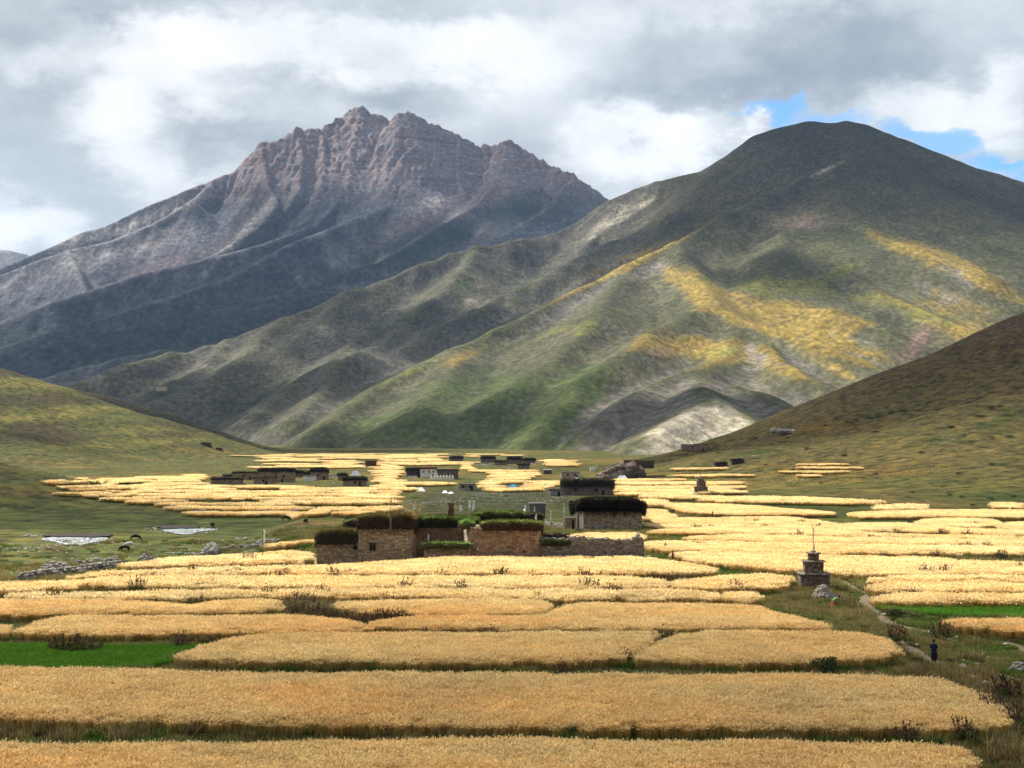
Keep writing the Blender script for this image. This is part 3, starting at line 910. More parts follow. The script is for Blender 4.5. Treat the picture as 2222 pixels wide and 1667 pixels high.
# ------------------------------------------------------------------ unseen clouds overhead, placed so that their shadows dapple the land
def cloud_material():
    m = bpy.data.materials.new('cloud_vapour'); m.use_nodes = True
    t = NT(m); nt = m.node_tree; nt.nodes.remove(nt.nodes['Principled BSDF'])
    tc = t.N('ShaderNodeTexCoord').outputs['Object']
    fl = t.vmap(tc, (1, 1, 0))
    ln = t.N('ShaderNodeVectorMath'); ln.operation = 'LENGTH'; t.L(fl, ln.inputs[0])
    oi = t.N('ShaderNodeObjectInfo')
    p = t.pos()
    n = t.noise(0.0024, 5, 0.6, p)
    e = t.math('ADD', ln.outputs['Value'], t.math('MULTIPLY', t.math('SUBTRACT', n, 0.5), 1.1))
    a = t.mr(e, 0.88, 0.50)
    a = t.math('MULTIPLY', a, oi.outputs['Alpha'], True)
    d = t.N('ShaderNodeBsdfDiffuse'); d.inputs[0].default_value = (.85, .85, .86, 1)
    tl = t.N('ShaderNodeBsdfTranslucent'); tl.inputs[0].default_value = (.85, .85, .86, 1)
    mx = t.N('ShaderNodeMixShader'); mx.inputs[0].default_value = .5
    t.L(d.outputs[0], mx.inputs[1]); t.L(tl.outputs[0], mx.inputs[2])
    tr = t.N('ShaderNodeBsdfTransparent')
    m2 = t.N('ShaderNodeMixShader'); t.L(a, m2.inputs[0]); t.L(tr.outputs[0], m2.inputs[1]); t.L(mx.outputs[0], m2.inputs[2])
    t.L(m2.outputs[0], nt.nodes['Material Output'].inputs['Surface'])
    return m


CLOUD_Z = 6000.0
SHADE = [  # where each cloud's shadow falls: photo pixel, depth, half widths across and along (m), thickness 0..1
    (850, 560, 6500, 1500, 700, .95), (450, 690, 5500, 1500, 800, .95), (80, 800, 5000, 1200, 700, .95), (1150, 500, 7000, 800, 700, .95), (420, 650, 6300, 900, 350, .6),
    (600, 330, 8300, 700, 300, .3), (1180, 420, 8000, 800, 500, .85), (700, 450, 7600, 900, 300, .7), (1720, 380, 4500, 700, 560, .84), (1400, 500, 4300, 420, 420, .88), (2120, 430, 4500, 620, 560, .84), (1660, 575, 3600, 260, 200, .85), (1050, 700, 3500, 300, 130, .8),
    (500, 880, 3200, 600, 330, .92), (850, 720, 3900, 480, 330, .85), (1100, 640, 3850, 380, 240, .85), (250, 850, 3400, 300, 200, .6),
    (1420, 920, 2050, 230, 190, .95), (1700, 870, 2150, 250, 130, .93), (900, 930, 2300, 330, 150, .85), (1180, 850, 2480, 180, 120, .5),
    (1980, 900, 900, 300, 220, .6), (2220, 780, 1000, 260, 200, .65), (1650, 980, 860, 150, 110, .5), (1500, 1000, 1000, 120, 90, .4),
    (400, 940, 1900, 380, 200, .8), (40, 1080, 350, 115, 80, .5), (700, 1150, 255, 45, 40, .5), (60, 980, 1150, 90, 60, .6),
    (700, 1540, 74, 95, 62, .62), (1750, 1540, 74, 60, 56, .55), (520, 935, 2000, 330, 200, .7),
]


def build_clouds():
    cm = cloud_material()
    bm = bmesh.new()
    bmesh.ops.create_icosphere(bm, subdivisions=4, radius=1.0)
    for v in bm.verts:
        q = v.co.copy()
        k = 1 + .10 * math.sin(5 * q.x + 2 * q.y) * math.cos(4 * q.y - 3 * q.z) + .06 * math.sin(11 * q.x) * math.cos(9 * q.y)
        v.co = q * k
        if v.co.z < 0: v.co.z *= .5
    me = bpy.data.meshes.new('cloud'); bm.to_mesh(me); bm.free()
    me.materials.append(cm)
    me.polygons.foreach_set('use_smooth', np.ones(len(me.polygons), dtype=bool))
    for (px, py, d, rx, ry, a) in SHADE:
        rx *= far_d(d) / d; ry *= 1.35 if d > 2500 else 1
        w = P(px, py, far_d(d))
        k = (CLOUD_Z - w[2]) / SUN[2]
        o = bpy.data.objects.new('cloud', me); link(o)
        o.location = (w[0] + SUN[0] * k, w[1] + SUN[1] * k, CLOUD_Z)
        o.scale = (rx * 1.15, ry * 1.15, max(20, min(rx, ry) * .3))
        o.color = (1, 1, 1, 1 - math.sqrt(1 - a))
        tag(o, 'unseen cloud high over the valley, placed for its shadow', 'cloud', 'clouds overhead', 'stuff')


build_clouds()
# ------------------------------------------------------------------ scattering (grass, straw, pebbles: things nobody could count)
def scatter_group(name, objs):
    ng = bpy.data.node_groups.new(name, 'GeometryNodeTree')
    ng.interface.new_socket('Geometry', in_out='INPUT', socket_type='NodeSocketGeometry')
    ng.interface.new_socket('Geometry', in_out='OUTPUT', socket_type='NodeSocketGeometry')
    N, L = ng.nodes.new, ng.links.new
    gi, go = N('NodeGroupInput'), N('NodeGroupOutput')
    def attr(nm, dt='FLOAT'):
        n = N('GeometryNodeInputNamedAttribute'); n.data_type = dt
        n.inputs['Name'].default_value = nm
        return n.outputs['Attribute']
    jn = N('GeometryNodeJoinGeometry')
    sep = N('GeometryNodeSeparateGeometry'); sep.domain = 'POINT'
    cmpn = N('FunctionNodeCompare'); cmpn.data_type = 'FLOAT'; cmpn.operation = 'GREATER_THAN'
    L(attr('inst'), cmpn.inputs[0]); cmpn.inputs[1].default_value = -0.5
    L(gi.outputs[0], sep.inputs[0]); L(cmpn.outputs[0], sep.inputs['Selection'])
    comb = N('ShaderNodeCombineXYZ'); L(attr('rz'), comb.inputs[2])
    scl = attr('scl', 'FLOAT')
    for i, o in enumerate(objs):
        oi = N('GeometryNodeObjectInfo'); oi.inputs['Object'].default_value = o
        oi.transform_space = 'ORIGINAL'
        iop = N('GeometryNodeInstanceOnPoints')
        c2 = N('FunctionNodeCompare'); c2.data_type = 'FLOAT'; c2.operation = 'EQUAL'
        L(attr('inst'), c2.inputs[0]); c2.inputs[1].default_value = float(i); c2.inputs[12 if len(c2.inputs) > 12 else -1].default_value = 0.1
        for s_ in c2.inputs:
            if s_.name == 'Epsilon': s_.default_value = 0.1
        L(sep.outputs['Selection'], iop.inputs['Points']); L(c2.outputs[0], iop.inputs['Selection'])
        L(oi.outputs['Geometry'], iop.inputs['Instance']); L(comb.outputs[0], iop.inputs['Rotation']); L(scl, iop.inputs['Scale'])
        L(iop.outputs[0], jn.inputs[0])
    L(sep.outputs['Inverted'], jn.inputs[0])
    L(jn.outputs[0], go.inputs[0])
    return ng


def scatter_obj(name, pts, rz, scl, which, group, verts=(), faces=(), mats=None, midx=None):
    """pts become instances; verts/faces are ordinary geometry of the same object"""
    nv = len(verts)
    allv = list(map(tuple, verts)) + [tuple(map(float, p)) for p in pts]
    me = bpy.data.meshes.new(name)
    me.from_pydata(allv, [], list(faces))
    for m_ in (mats or []): me.materials.append(m_)
    if midx is not None and len(me.polygons): me.polygons.foreach_set('material_index', np.asarray(midx, dtype=np.int32))
    for nm, base, arr in (('inst', -1.0, which), ('rz', 0.0, rz), ('scl', 1.0, scl)):
        a = me.attributes.new(nm, 'FLOAT', 'POINT')
        v = np.full(len(allv), base, dtype=np.float32); v[nv:] = arr
        a.data.foreach_set('value', v)
    o = bpy.data.objects.new(name, me); link(o)
    md = o.modifiers.new('scatter', 'NODES'); md.node_group = group
    return o


def proto(name, V, F, C, mat):
    """an unlinked mesh used as the instanced tuft; C = colour per vertex"""
    me = bpy.data.meshes.new(name)
    me.from_pydata(V, [], F)
    ca = me.color_attributes.new('tint', 'FLOAT_COLOR', 'POINT')
    c = np.ones((len(V), 4), dtype=np.float32); c[:, :3] = np.array(C)
    ca.data.foreach_set('color', c.reshape(-1))
    me.materials.append(mat)
    return bpy.data.objects.new(name, me)


STRAW = attr_leafy('ripe_straw', 0.42, 0.16, 0.6)
LEAFY = attr_leafy('leafy', 0.3, 0.35, 0.8)
RNG = random.Random(11)
LANDMARKS = [('stepped stone shrine', 1772, 1240), ('walking person', 2027, 1415), ('far shrine', 1522, 1060), ('large stone farmstead', 900, 1180), ('right end of the farmstead', 1390, 1195), ('small back house', 1320, 1110),
             ('path bend', 1890, 1310), ('crouching colourful figure', 1813, 1308), ('green crop at right', 2100, 1322), ('dark standing figure', 1444, 1190), ('meadow cairn', 313, 1205), ('distant maroon figure', 1546, 1119), ('weedy thicket', 740, 1325),
             ('cluster of village houses', 620, 1030), ('pole by the brush heap', 570, 1180), ('oval barley field', 1590, 1262), ('dark big village house', 1276, 1058), ('upper right slope scrub', 1930, 900), ('rounded barley strip at right', 2090, 1133)]
_used = set()


def where_label(base, px, py):
    """a label that singles a small thing out by what it stands near"""
    c = sorted(LANDMARKS, key=lambda l: math.hypot((px - l[1]) * .6, (py - l[2]) * 1.6))
    for (nm, lx, ly) in c[:6]:
        dx, dy = px - lx, py - ly
        a = abs(dx)
        far_ = 'just ' if a < 90 else ('' if a < 200 else 'well ')
        if abs(dy) > 8 and a > 25: side = ('right of' if dx > 0 else 'left of') + (' and behind' if dy < 0 else ' and before')
        elif a <= 25: side = 'behind' if dy < 0 else 'in front of'
        else: side = 'right of' if dx > 0 else 'left of'
        s_ = f'{base} {far_}{side} the {nm}'
        if s_ not in _used:
            _used.add(s_); return s_
        for q in ('second one ', 'third one ', 'fourth one '):
            s_ = f'{base}, {q}{far_}{side} the {nm}'
            if s_ not in _used:
                _used.add(s_); return s_
    return s_


def wheat_patch(name, rad, n, hgt, sw, ew, el, seed, green=0.0, ripe=0.0):  # last argument blends ears to a paler tone, sunlight put into the colour
    r = random.Random(seed)
    V, F, C = [], [], []
    for i in range(n):
        a = r.uniform(0, 6.283); d = rad * math.sqrt(r.random())
        x, y = d * math.cos(a), d * math.sin(a)
        h = hgt * r.uniform(.82, 1.08)
        yaw = r.uniform(0, 3.14); lx, ly = r.gauss(0.05, .05) * h, r.gauss(-.02, .05) * h
        cx, cy = math.cos(yaw) * sw / 2, math.sin(yaw) * sw / 2
        b = len(V)
        g = r.random() < green
        V += [(x - cx, y - cy, 0), (x + cx, y + cy, 0), (x + lx * .6 + cx, y + ly * .6 + cy, h * .62), (x + lx * .6 - cx, y + ly * .6 - cy, h * .62),
              (x + lx + cx * .6, y + ly + cy * .6, h), (x + lx - cx * .6, y + ly - cy * .6, h)]
        F += [(b, b + 1, b + 2, b + 3), (b + 3, b + 2, b + 4, b + 5)]
        k = r.uniform(.8, 1.15)
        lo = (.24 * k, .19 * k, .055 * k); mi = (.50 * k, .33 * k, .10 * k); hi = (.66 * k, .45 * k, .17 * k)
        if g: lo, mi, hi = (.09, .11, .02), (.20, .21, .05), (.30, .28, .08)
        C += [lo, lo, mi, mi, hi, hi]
        # nodding ear with its awns
        an = r.uniform(0, 6.28); nx, ny = math.cos(an), math.sin(an)
        p0 = Vector((x + lx, y + ly, h)); dirv = Vector((nx * r.uniform(.3, 1.0), ny * r.uniform(.3, 1.), r.uniform(-.25, .9))).normalized()
        e1 = p0 + dirv * el * .5; e2 = p0 + dirv * el
        u = dirv.orthogonal().normalized() * ew / 2; w = dirv.cross(u).normalized() * ew / 2
        b = len(V)
        V += [tuple(p0), tuple(e1 + u), tuple(e1 + w), tuple(e1 - u), tuple(e1 - w), tuple(e2)]
        F += [(b, b + 1, b + 2), (b, b + 2, b + 3), (b, b + 3, b + 4), (b, b + 4, b + 1), (b + 5, b + 2, b + 1), (b + 5, b + 3, b + 2), (b + 5, b + 4, b + 3), (b + 5, b + 1, b + 4)]
        e = r.uniform(.78, 1.2)
        ec = (.90 * e, .60 * e, .25 * e) if not g else (.42, .38, .12)
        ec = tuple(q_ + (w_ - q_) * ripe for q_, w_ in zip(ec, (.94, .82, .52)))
        C += [ec] * 6
        b = len(V)
        V += [tuple(e1 + u), tuple(e2 + dirv * el * .8 + u * 1.6), tuple(e2 + dirv * el * .7 - u * 1.6), tuple(e1 - u)]
        F += [(b, b + 1, b + 2, b + 3)] if i % 2 else [(b, b + 1, b + 3)]
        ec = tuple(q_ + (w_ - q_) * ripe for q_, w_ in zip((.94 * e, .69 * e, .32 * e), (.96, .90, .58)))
        C += [ec] * 4
    return proto(name, V, F, C, STRAW)


def blade_patch(name, rad, n, hgt, bw, cols, seed, lean=.35, tipc=1.25):
    r = random.Random(seed)
    V, F, C = [], [], []
    for i in range(n):
        a = r.uniform(0, 6.283); d = rad * math.sqrt(r.random())
        x, y = d * math.cos(a), d * math.sin(a)
        h = hgt * r.uniform(.45, 1.15)
        yaw = r.uniform(0, 6.28); cx, cy = math.cos(yaw) * bw / 2, math.sin(yaw) * bw / 2
        lx, ly = r.gauss(0, lean) * h, r.gauss(0, lean) * h
        b = len(V)
        V += [(x - cx, y - cy, -.02), (x + cx, y + cy, -.02), (x + lx * .4 + cx * .8, y + ly * .4 + cy * .8, h * .6), (x + lx * .4 - cx * .8, y + ly * .4 - cy * .8, h * .6), (x + lx, y + ly, h)]
        F += [(b, b + 1, b + 2, b + 3), (b + 3, b + 2, b + 4)]
        c = cols[r.randrange(len(cols))]; k = r.uniform(.75, 1.2)
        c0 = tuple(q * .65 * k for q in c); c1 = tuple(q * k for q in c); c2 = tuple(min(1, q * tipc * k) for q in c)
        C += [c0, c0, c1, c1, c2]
    return proto(name, V, F, C, LEAFY)


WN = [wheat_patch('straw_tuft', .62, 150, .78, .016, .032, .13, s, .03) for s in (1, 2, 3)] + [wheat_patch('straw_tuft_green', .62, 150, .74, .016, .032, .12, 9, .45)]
WM = [wheat_patch('straw_tuft_mid', 1.2, 190, .78, .03, .065, .2, s, .03, .24) for s in (4, 5)]  # mid and far ears paler than near: sunlit brightness painted into them
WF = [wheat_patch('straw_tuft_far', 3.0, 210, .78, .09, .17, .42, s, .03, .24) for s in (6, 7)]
G_GREEN, G_DRY, G_OLIVE, G_BROWN = (.085, .150, .026), (.33, .26, .10), (.15, .17, .045), (.17, .10, .055)
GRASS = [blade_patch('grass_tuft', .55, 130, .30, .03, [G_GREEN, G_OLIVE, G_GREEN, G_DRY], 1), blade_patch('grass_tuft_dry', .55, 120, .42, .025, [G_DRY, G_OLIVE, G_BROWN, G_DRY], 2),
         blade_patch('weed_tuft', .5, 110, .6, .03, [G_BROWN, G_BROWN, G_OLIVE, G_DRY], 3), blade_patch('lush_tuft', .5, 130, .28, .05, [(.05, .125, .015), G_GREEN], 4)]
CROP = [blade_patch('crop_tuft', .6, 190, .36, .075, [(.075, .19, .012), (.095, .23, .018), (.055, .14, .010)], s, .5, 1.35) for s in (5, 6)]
NG_NEAR = scatter_group('scatter_straw_near', WN)
NG_MID = scatter_group('scatter_straw_mid', WM)
NG_FAR = scatter_group('scatter_straw_far', WF)
NG_GRASS = scatter_group('scatter_grass', GRASS)
NG_CROP = scatter_group('scatter_crop', CROP)

M_BANK = None


def bank_material():
    m, t, b = new_mat('terrace_bank_turf', .95, .05)
    p = t.pos()
    n1 = t.noise(2.5, 5, .65, p); n2 = t.noise(.25, 4, .6, p)
    c = t.mix(t.mr(n2, .4, .6), (.055, .085, .02), (.12, .10, .04))
    c = t.mix(1.0, c, t.ramp(n1, [(.3, (.45, .45, .45)), (.7, (1.4, 1.4, 1.4))]), 'MULTIPLY')
    t.L(c, b.inputs['Base Color']); t.L(t.bump(n1, 1, .15), b.inputs['Normal'])
    return m


def straw_ground():
    m, t, b = new_mat('straw_mass', .9, .05)
    p = t.pos()
    n1 = t.noise(3.2, 5, .7, p); n2 = t.noise(.13, 4, .6, p)
    c = t.mix(t.mr(n2, .35, .65), (.78, .63, .30), (.62, .47, .20))
    c = t.mix(1.0, c, t.ramp(n1, [(.35, (.45, .42, .36)), (.65, (1.25, 1.25, 1.25))]), 'MULTIPLY')
    t.L(c, b.inputs['Base Color']); t.L(t.bump(n1, 1, .3), b.inputs['Normal'])
    return m


def straw_side():
    m, t, b = new_mat('straw_stems', .9, .05)
    p = t.pos()
    n1 = t.noise(6.0, 3, .7, t.vmap(p, (1, 1, .12)))
    c = t.ramp(n1, [(.35, (.22, .165, .05)), (.65, (.50, .36, .13))])
    t.L(c, b.inputs['Base Color'])
    return m


M_BANK, M_STRAW, M_STEM = bank_material(), straw_ground(), straw_side()
M_CROPG = simple('crop_soil', (.035, .09, .015), .3, 2.)


def chaikin(p, k=2):
    for _ in range(k):
        q = []
        for i in range(len(p)):
            a, b = p[i], p[(i + 1) % len(p)]
            q.append((a[0] * .75 + b[0] * .25, a[1] * .75 + b[1] * .25)); q.append((a[0] * .25 + b[0] * .75, a[1] * .25 + b[1] * .75))
        p = q
    return p


def inside(poly, x, y):
    c = np.zeros(x.shape, bool)
    n = len(poly)
    for i in range(n):
        x0, y0 = poly[i]; x1, y1 = poly[(i + 1) % n]
        if y0 == y1: continue
        t = (y0 > y) != (y1 > y)
        c ^= t & (x < (x1 - x0) * (y - y0) / (y1 - y0) + x0)
    return c


def edge_dist(poly, x, y):
    d = np.full(x.shape, 1e9)
    n = len(poly)
    for i in range(n):
        x0, y0 = poly[i]; x1, y1 = poly[(i + 1) % n]
        dx, dy = x1 - x0, y1 - y0
        t = np.clip(((x - x0) * dx + (y - y0) * dy) / (dx * dx + dy * dy + 1e-9), 0, 1)
        d = np.minimum(d, np.hypot(x - x0 - t * dx, y - y0 - t * dy))
    return d


def offset(poly, d):
    n = len(poly); out = []
    ar = sum(poly[i][0] * poly[(i + 1) % n][1] - poly[(i + 1) % n][0] * poly[i][1] for i in range(n))
    s = 1 if ar > 0 else -1
    for i in range(n):
        a, b, c = poly[i - 1], poly[i], poly[(i + 1) % n]
        t = Vector((c[0] - a[0], c[1] - a[1]))
        if t.length < 1e-6: out.append(b); continue
        t.normalize()
        out.append((b[0] + t.y * d * s, b[1] - t.x * d * s))
    return out


def densify(poly, step):
    out = []
    n = len(poly)
    for i in range(n):
        a, b = poly[i], poly[(i + 1) % n]
        L_ = math.hypot(b[0] - a[0], b[1] - a[1]); k = max(1, int(L_ / step))
        for j in range(k):
            out.append((a[0] + (b[0] - a[0]) * j / k, a[1] + (b[1] - a[1]) * j / k))
    return out


FIELDS = []       # (outline in world xy, bank height, bbox) of everything that is planted
NRNG = np.random.default_rng(5)
BANKS = MB()


def slab(poly, h0, h1, drop=0.0):
    """a slab following the ground between heights h0 and h1 above it"""
    n = len(poly)
    zs = gz([p[0] for p in poly], [p[1] for p in poly])
    V = [(p[0], p[1], z + h1) for p, z in zip(poly, zs)] + [(p[0], p[1], z + h0) for p, z in zip(poly, zs)]
    tri = tessellate_polygon([[Vector((p[0], p[1], 0)) for p in poly]])
    ar = sum(poly[i][0] * poly[(i + 1) % n][1] - poly[(i + 1) % n][0] * poly[i][1] for i in range(n))
    F = []
    for t in tri:
        a, b, c = [poly[i] for i in t]
        cr = (b[0] - a[0]) * (c[1] - a[1]) - (b[1] - a[1]) * (c[0] - a[0])
        F.append(tuple(t) if cr > 0 else tuple(t)[::-1])
    nt_ = len(F)
    for i in range(n):
        j = (i + 1) % n
        F.append((i, j, j + n, i + n) if ar < 0 else (j, i, i + n, j + n))
    return V, F, nt_


def planted(world, label, group=None, bank=.24, crop=False, green=0.0, far=None, hgt=1.0, shift=True):
    d0 = min(p[1] for p in world); dm = sum(p[1] for p in world) / len(world)
    step = max(1.2, dm * .02)
    poly = densify(world, step)
    xs = np.array([p[0] for p in poly]); ys = np.array([p[1] for p in poly])
    k = max(.3, dm * .0022)
    ox = gnoise(xs / (k * 9) + 5, ys / (k * 9), 3) * k * 1.6; oy = gnoise(xs / (k * 9), ys / (k * 9) + 9, 4) * k * 1.0 + gnoise(xs / (k * 40), ys / (k * 40) + 3, 7) * k * 1.2
    poly = [(float(a), float(b)) for a, b in zip(xs + ox, ys + oy)]
    V0, F0, _ = slab(offset(poly, .35), -.6, bank)
    BANKS.add(V0, F0)
    if far is None:
        far = 0 if d0 < 118 else (1 if d0 < 330 else 2)
    base_h = bank + (.10 if crop else (.42, .52, .60)[far] * hgt)
    V, F, nt_ = slab(offset(poly, -(1.15, 1.1, 1.6)[far] if not crop else -.1), bank - .05, base_h)
    x0, x1, y0, y1 = xs.min() - 1, xs.max() + 1, ys.min() - 1, ys.max() + 1
    sp = (.62, 1.35, 3.3)[far] if not crop else (.62, 1.0, 3)[far]
    gx, gy = np.meshgrid(np.arange(x0, x1, sp), np.arange(y0, y1, sp))
    gx = gx.ravel() + NRNG.uniform(-.5, .5, gx.size) * sp; gy = gy.ravel() + NRNG.uniform(-.5, .5, gy.size) * sp
    vis = np.abs(gx) < gy * .47 + 4
    gx, gy = gx[vis], gy[vis]
    ok = inside(poly, gx, gy) & (edge_dist(poly, gx, gy) > (.30, .5, 1.1)[far])
    gx, gy = gx[ok], gy[ok]
    # a row of tufts right along the rim so that narrow tips stay covered
    rim = densify(offset(poly, -(.42, .75, 1.6)[far]), sp)
    rim += [(p[0] + .01, p[1]) for p in densify(offset(poly, -(.18, .3, .7)[far]), sp * 1.1)]
    rx = np.array([p[0] for p in rim]); ry = np.array([p[1] for p in rim])
    rx = rx + NRNG.uniform(-.4, .4, len(rx)) * sp; ry = ry + NRNG.uniform(-.3, .3, len(ry)) * sp
    ok = inside(poly, rx, ry) & (np.abs(rx) < ry * .47 + 4) & (NRNG.random(len(rx)) < .85)
    gx, gy = np.concatenate([gx, rx[ok]]), np.concatenate([gy, ry[ok]])
    zz = gz(gx, gy) + bank - .03
    n = len(gx)
    w = NRNG.integers(0, 2, n).astype(float)
    if not crop and far == 0:
        w = NRNG.integers(0, 3, n).astype(float)
        gm = gnoise(gx * .10, gy * .22, 33) * .5 + gnoise(gx * .5, gy * .5, 34) * .3 + NRNG.uniform(-.2, .2, n)
        w = np.where(gm > .42 - green, 3.0, w)
    s = hgt * (1 + .10 * gnoise(gx * .15, gy * .15, 8) + .10 * gnoise(gx * .04, gy * .07, 18) + NRNG.uniform(-.09, .09, n))
    if not crop:
        ed = edge_dist(poly, gx, gy) + NRNG.uniform(-.12, .12, n)
        s = s * (1 - .26 * np.clip(1 - ed / (.8, 1.2, 2.4)[far], 0, 1))
    grp = NG_CROP if crop else (NG_NEAR, NG_MID, NG_FAR)[far]
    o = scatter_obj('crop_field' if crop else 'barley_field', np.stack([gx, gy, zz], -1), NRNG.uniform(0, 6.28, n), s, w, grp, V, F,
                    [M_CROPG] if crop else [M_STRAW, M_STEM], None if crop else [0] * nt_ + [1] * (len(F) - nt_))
    tag(o, label, None, group, 'stuff')
    FIELDS.append((poly, bank, (x0, x1, y0, y1)))
    return o


def field(px_poly, label, group=None, bank=.24, crop=False, smooth=2, hgt=1.0, **k):
    top = bank + (.3 if crop else .76 * hgt)
    w = [hit(x, y, top) for x, y in px_poly]
    w = [(a, max(b, 54.)) for a, b, c in w]
    return planted(chaikin(w, 1), label, group, bank, crop, hgt=hgt, **k)


field([(-120, 1614), (200, 1611), (350, 1607), (700, 1605), (1000, 1602), (1400, 1605), (1700, 1607), (1900, 1613), (2050, 1615), (2092, 1630), (2098, 1667), (2080, 1740), (-120, 1740)], 'ripe barley filling the bottom edge of the picture', green=.16, bank=.2)
field([(-120, 1448), (150, 1449), (340, 1454), (500, 1458), (1000, 1461), (1552, 1464), (1994, 1464), (2050, 1481), (2105, 1500), (2152, 1516), (2182, 1535), (2186, 1556), (2160, 1566), (1900, 1571), (1500, 1574), (1000, 1568), (500, 1560), (-120, 1554)], 'wide field of ripe barley reaching across the whole picture above the dark ditch', bank=.25, green=.03)
field([(-120, 1397), (300, 1396), (452, 1398), (405, 1412), (372, 1428), (290, 1447), (-120, 1449)], 'bright green leafy crop field at the left edge', bank=.2, crop=True)
field([(389, 1415), (452, 1398), (560, 1377), (723, 1372), (1000, 1371), (1425, 1370), (1428, 1380), (1392, 1400), (1356, 1414), (1331, 1426), (1000, 1434), (678, 1430), (452, 1427), (389, 1421)], 'pointed barley field right of the green crop field')
field([(1490, 1371), (1718, 1370), (1856, 1371), (1915, 1379), (1947, 1392), (1955, 1405), (1935, 1414), (1884, 1424), (1801, 1432), (1663, 1435), (1497, 1430), (1376, 1424), (1387, 1411), (1422, 1397)], 'rounded barley field left of the footpath and the walking person')
field([(30, 1364), (113, 1343), (181, 1337), (407, 1336), (588, 1335), (633, 1336), (723, 1342), (796, 1353), (800, 1362), (678, 1367), (452, 1369), (226, 1371), (40, 1370)], 'barley field just above the bright green crop field')
field([(-120, 1356), (15, 1354), (25, 1362), (-5, 1372), (-120, 1372)], 'small barley corner at the left edge above the green crop')
field([(-120, 1303), (226, 1302), (353, 1306), (420, 1311), (452, 1302), (520, 1299), (610, 1300), (616, 1320), (497, 1325), (316, 1327), (136, 1329), (-120, 1329)], 'barley field left of the dark weedy thicket')
field([(712, 1311), (768, 1304), (1000, 1302), (1182, 1303), (1196, 1309), (1180, 1321), (1166, 1329), (1000, 1331), (895, 1330), (790, 1325)], 'barley field behind the dark weedy thicket')
field([(800, 1349), (895, 1340), (1000, 1338), (1180, 1336), (1192, 1327), (1221, 1313), (1276, 1308), (1497, 1309), (1635, 1312), (1680, 1328), (1746, 1344), (1806, 1356), (1795, 1361), (1552, 1363), (1331, 1361), (1000, 1361), (815, 1356)], 'long barley field with a stepped far edge pointing at the shrine')
field([(25, 1288), (230, 1284), (450, 1283), (610, 1279), (1000, 1277), (1331, 1281), (1497, 1284), (1558, 1292), (1545, 1298), (1276, 1297), (1000, 1294), (610, 1290), (450, 1294), (230, 1296), (27, 1297)], 'long narrow barley field above the weedy thicket')
field([(-120, 1269), (68, 1264), (136, 1261), (178, 1258), (175, 1271), (60, 1280), (-120, 1284)], 'small barley field at the left edge below the ruined stone wall')
field([(181, 1254), (362, 1251), (1000, 1250), (1331, 1252), (1431, 1259), (1447, 1267), (1425, 1273), (1331, 1272), (1000, 1272), (452, 1271), (181, 1266)], 'long barley field one step below the farmstead field')
field([(158, 1247), (316, 1238), (506, 1232), (700, 1226), (857, 1218), (929, 1211), (1182, 1208), (1360, 1207), (1460, 1217), (1531, 1227), (1549, 1237), (1535, 1241), (1420, 1243), (1000, 1243), (500, 1243), (158, 1249)], 'bright barley field directly in front of the large farmstead')
field([(1464, 1263), (1519, 1255), (1619, 1248), (1679, 1249), (1719, 1255), (1700, 1265), (1683, 1273), (1619, 1273), (1519, 1273), (1468, 1271)], 'oval barley field left of the stepped shrine')
field([(1577, 1286), (1619, 1283), (1640, 1290), (1635, 1299), (1582, 1297)], 'tiny barley patch below the oval field', smooth=1)
field([(1468, 1199), (1519, 1198), (1739, 1203), (1978, 1209), (2222, 1221), (2400, 1226), (2400, 1243), (2222, 1242), (1898, 1244), (1798, 1241), (1699, 1235), (1599, 1226), (1519, 1216), (1463, 1205)], 'broad bright barley field behind the stepped shrine')
field([(1885, 1253), (2060, 1249), (2400, 1252), (2400, 1261), (2222, 1260), (1900, 1259)], 'thin barley strip right of the shrine, upper of three')
field([(1882, 1267), (1978, 1264), (2222, 1267), (2400, 1267), (2400, 1281), (2222, 1280), (1930, 1281), (1890, 1275)], 'barley strip right of the shrine, middle of three')
field([(1900, 1291), (2035, 1289), (2222, 1289), (2400, 1290), (2400, 1303), (2222, 1303), (1905, 1304)], 'barley strip directly behind the green crop at right')
field([(1910, 1313), (2035, 1311), (2400, 1311), (2400, 1336), (2222, 1335), (2061, 1332), (1982, 1325), (1925, 1320)], 'bright green leafy crop field at the right edge', bank=.2, crop=True)
field([(2050, 1348), (2076, 1342), (2222, 1344), (2400, 1344), (2400, 1371), (2222, 1368), (2140, 1362), (2087, 1355)], 'barley corner in front of the green crop at the right edge')
RS = 'barley strips of the right-hand terraces'
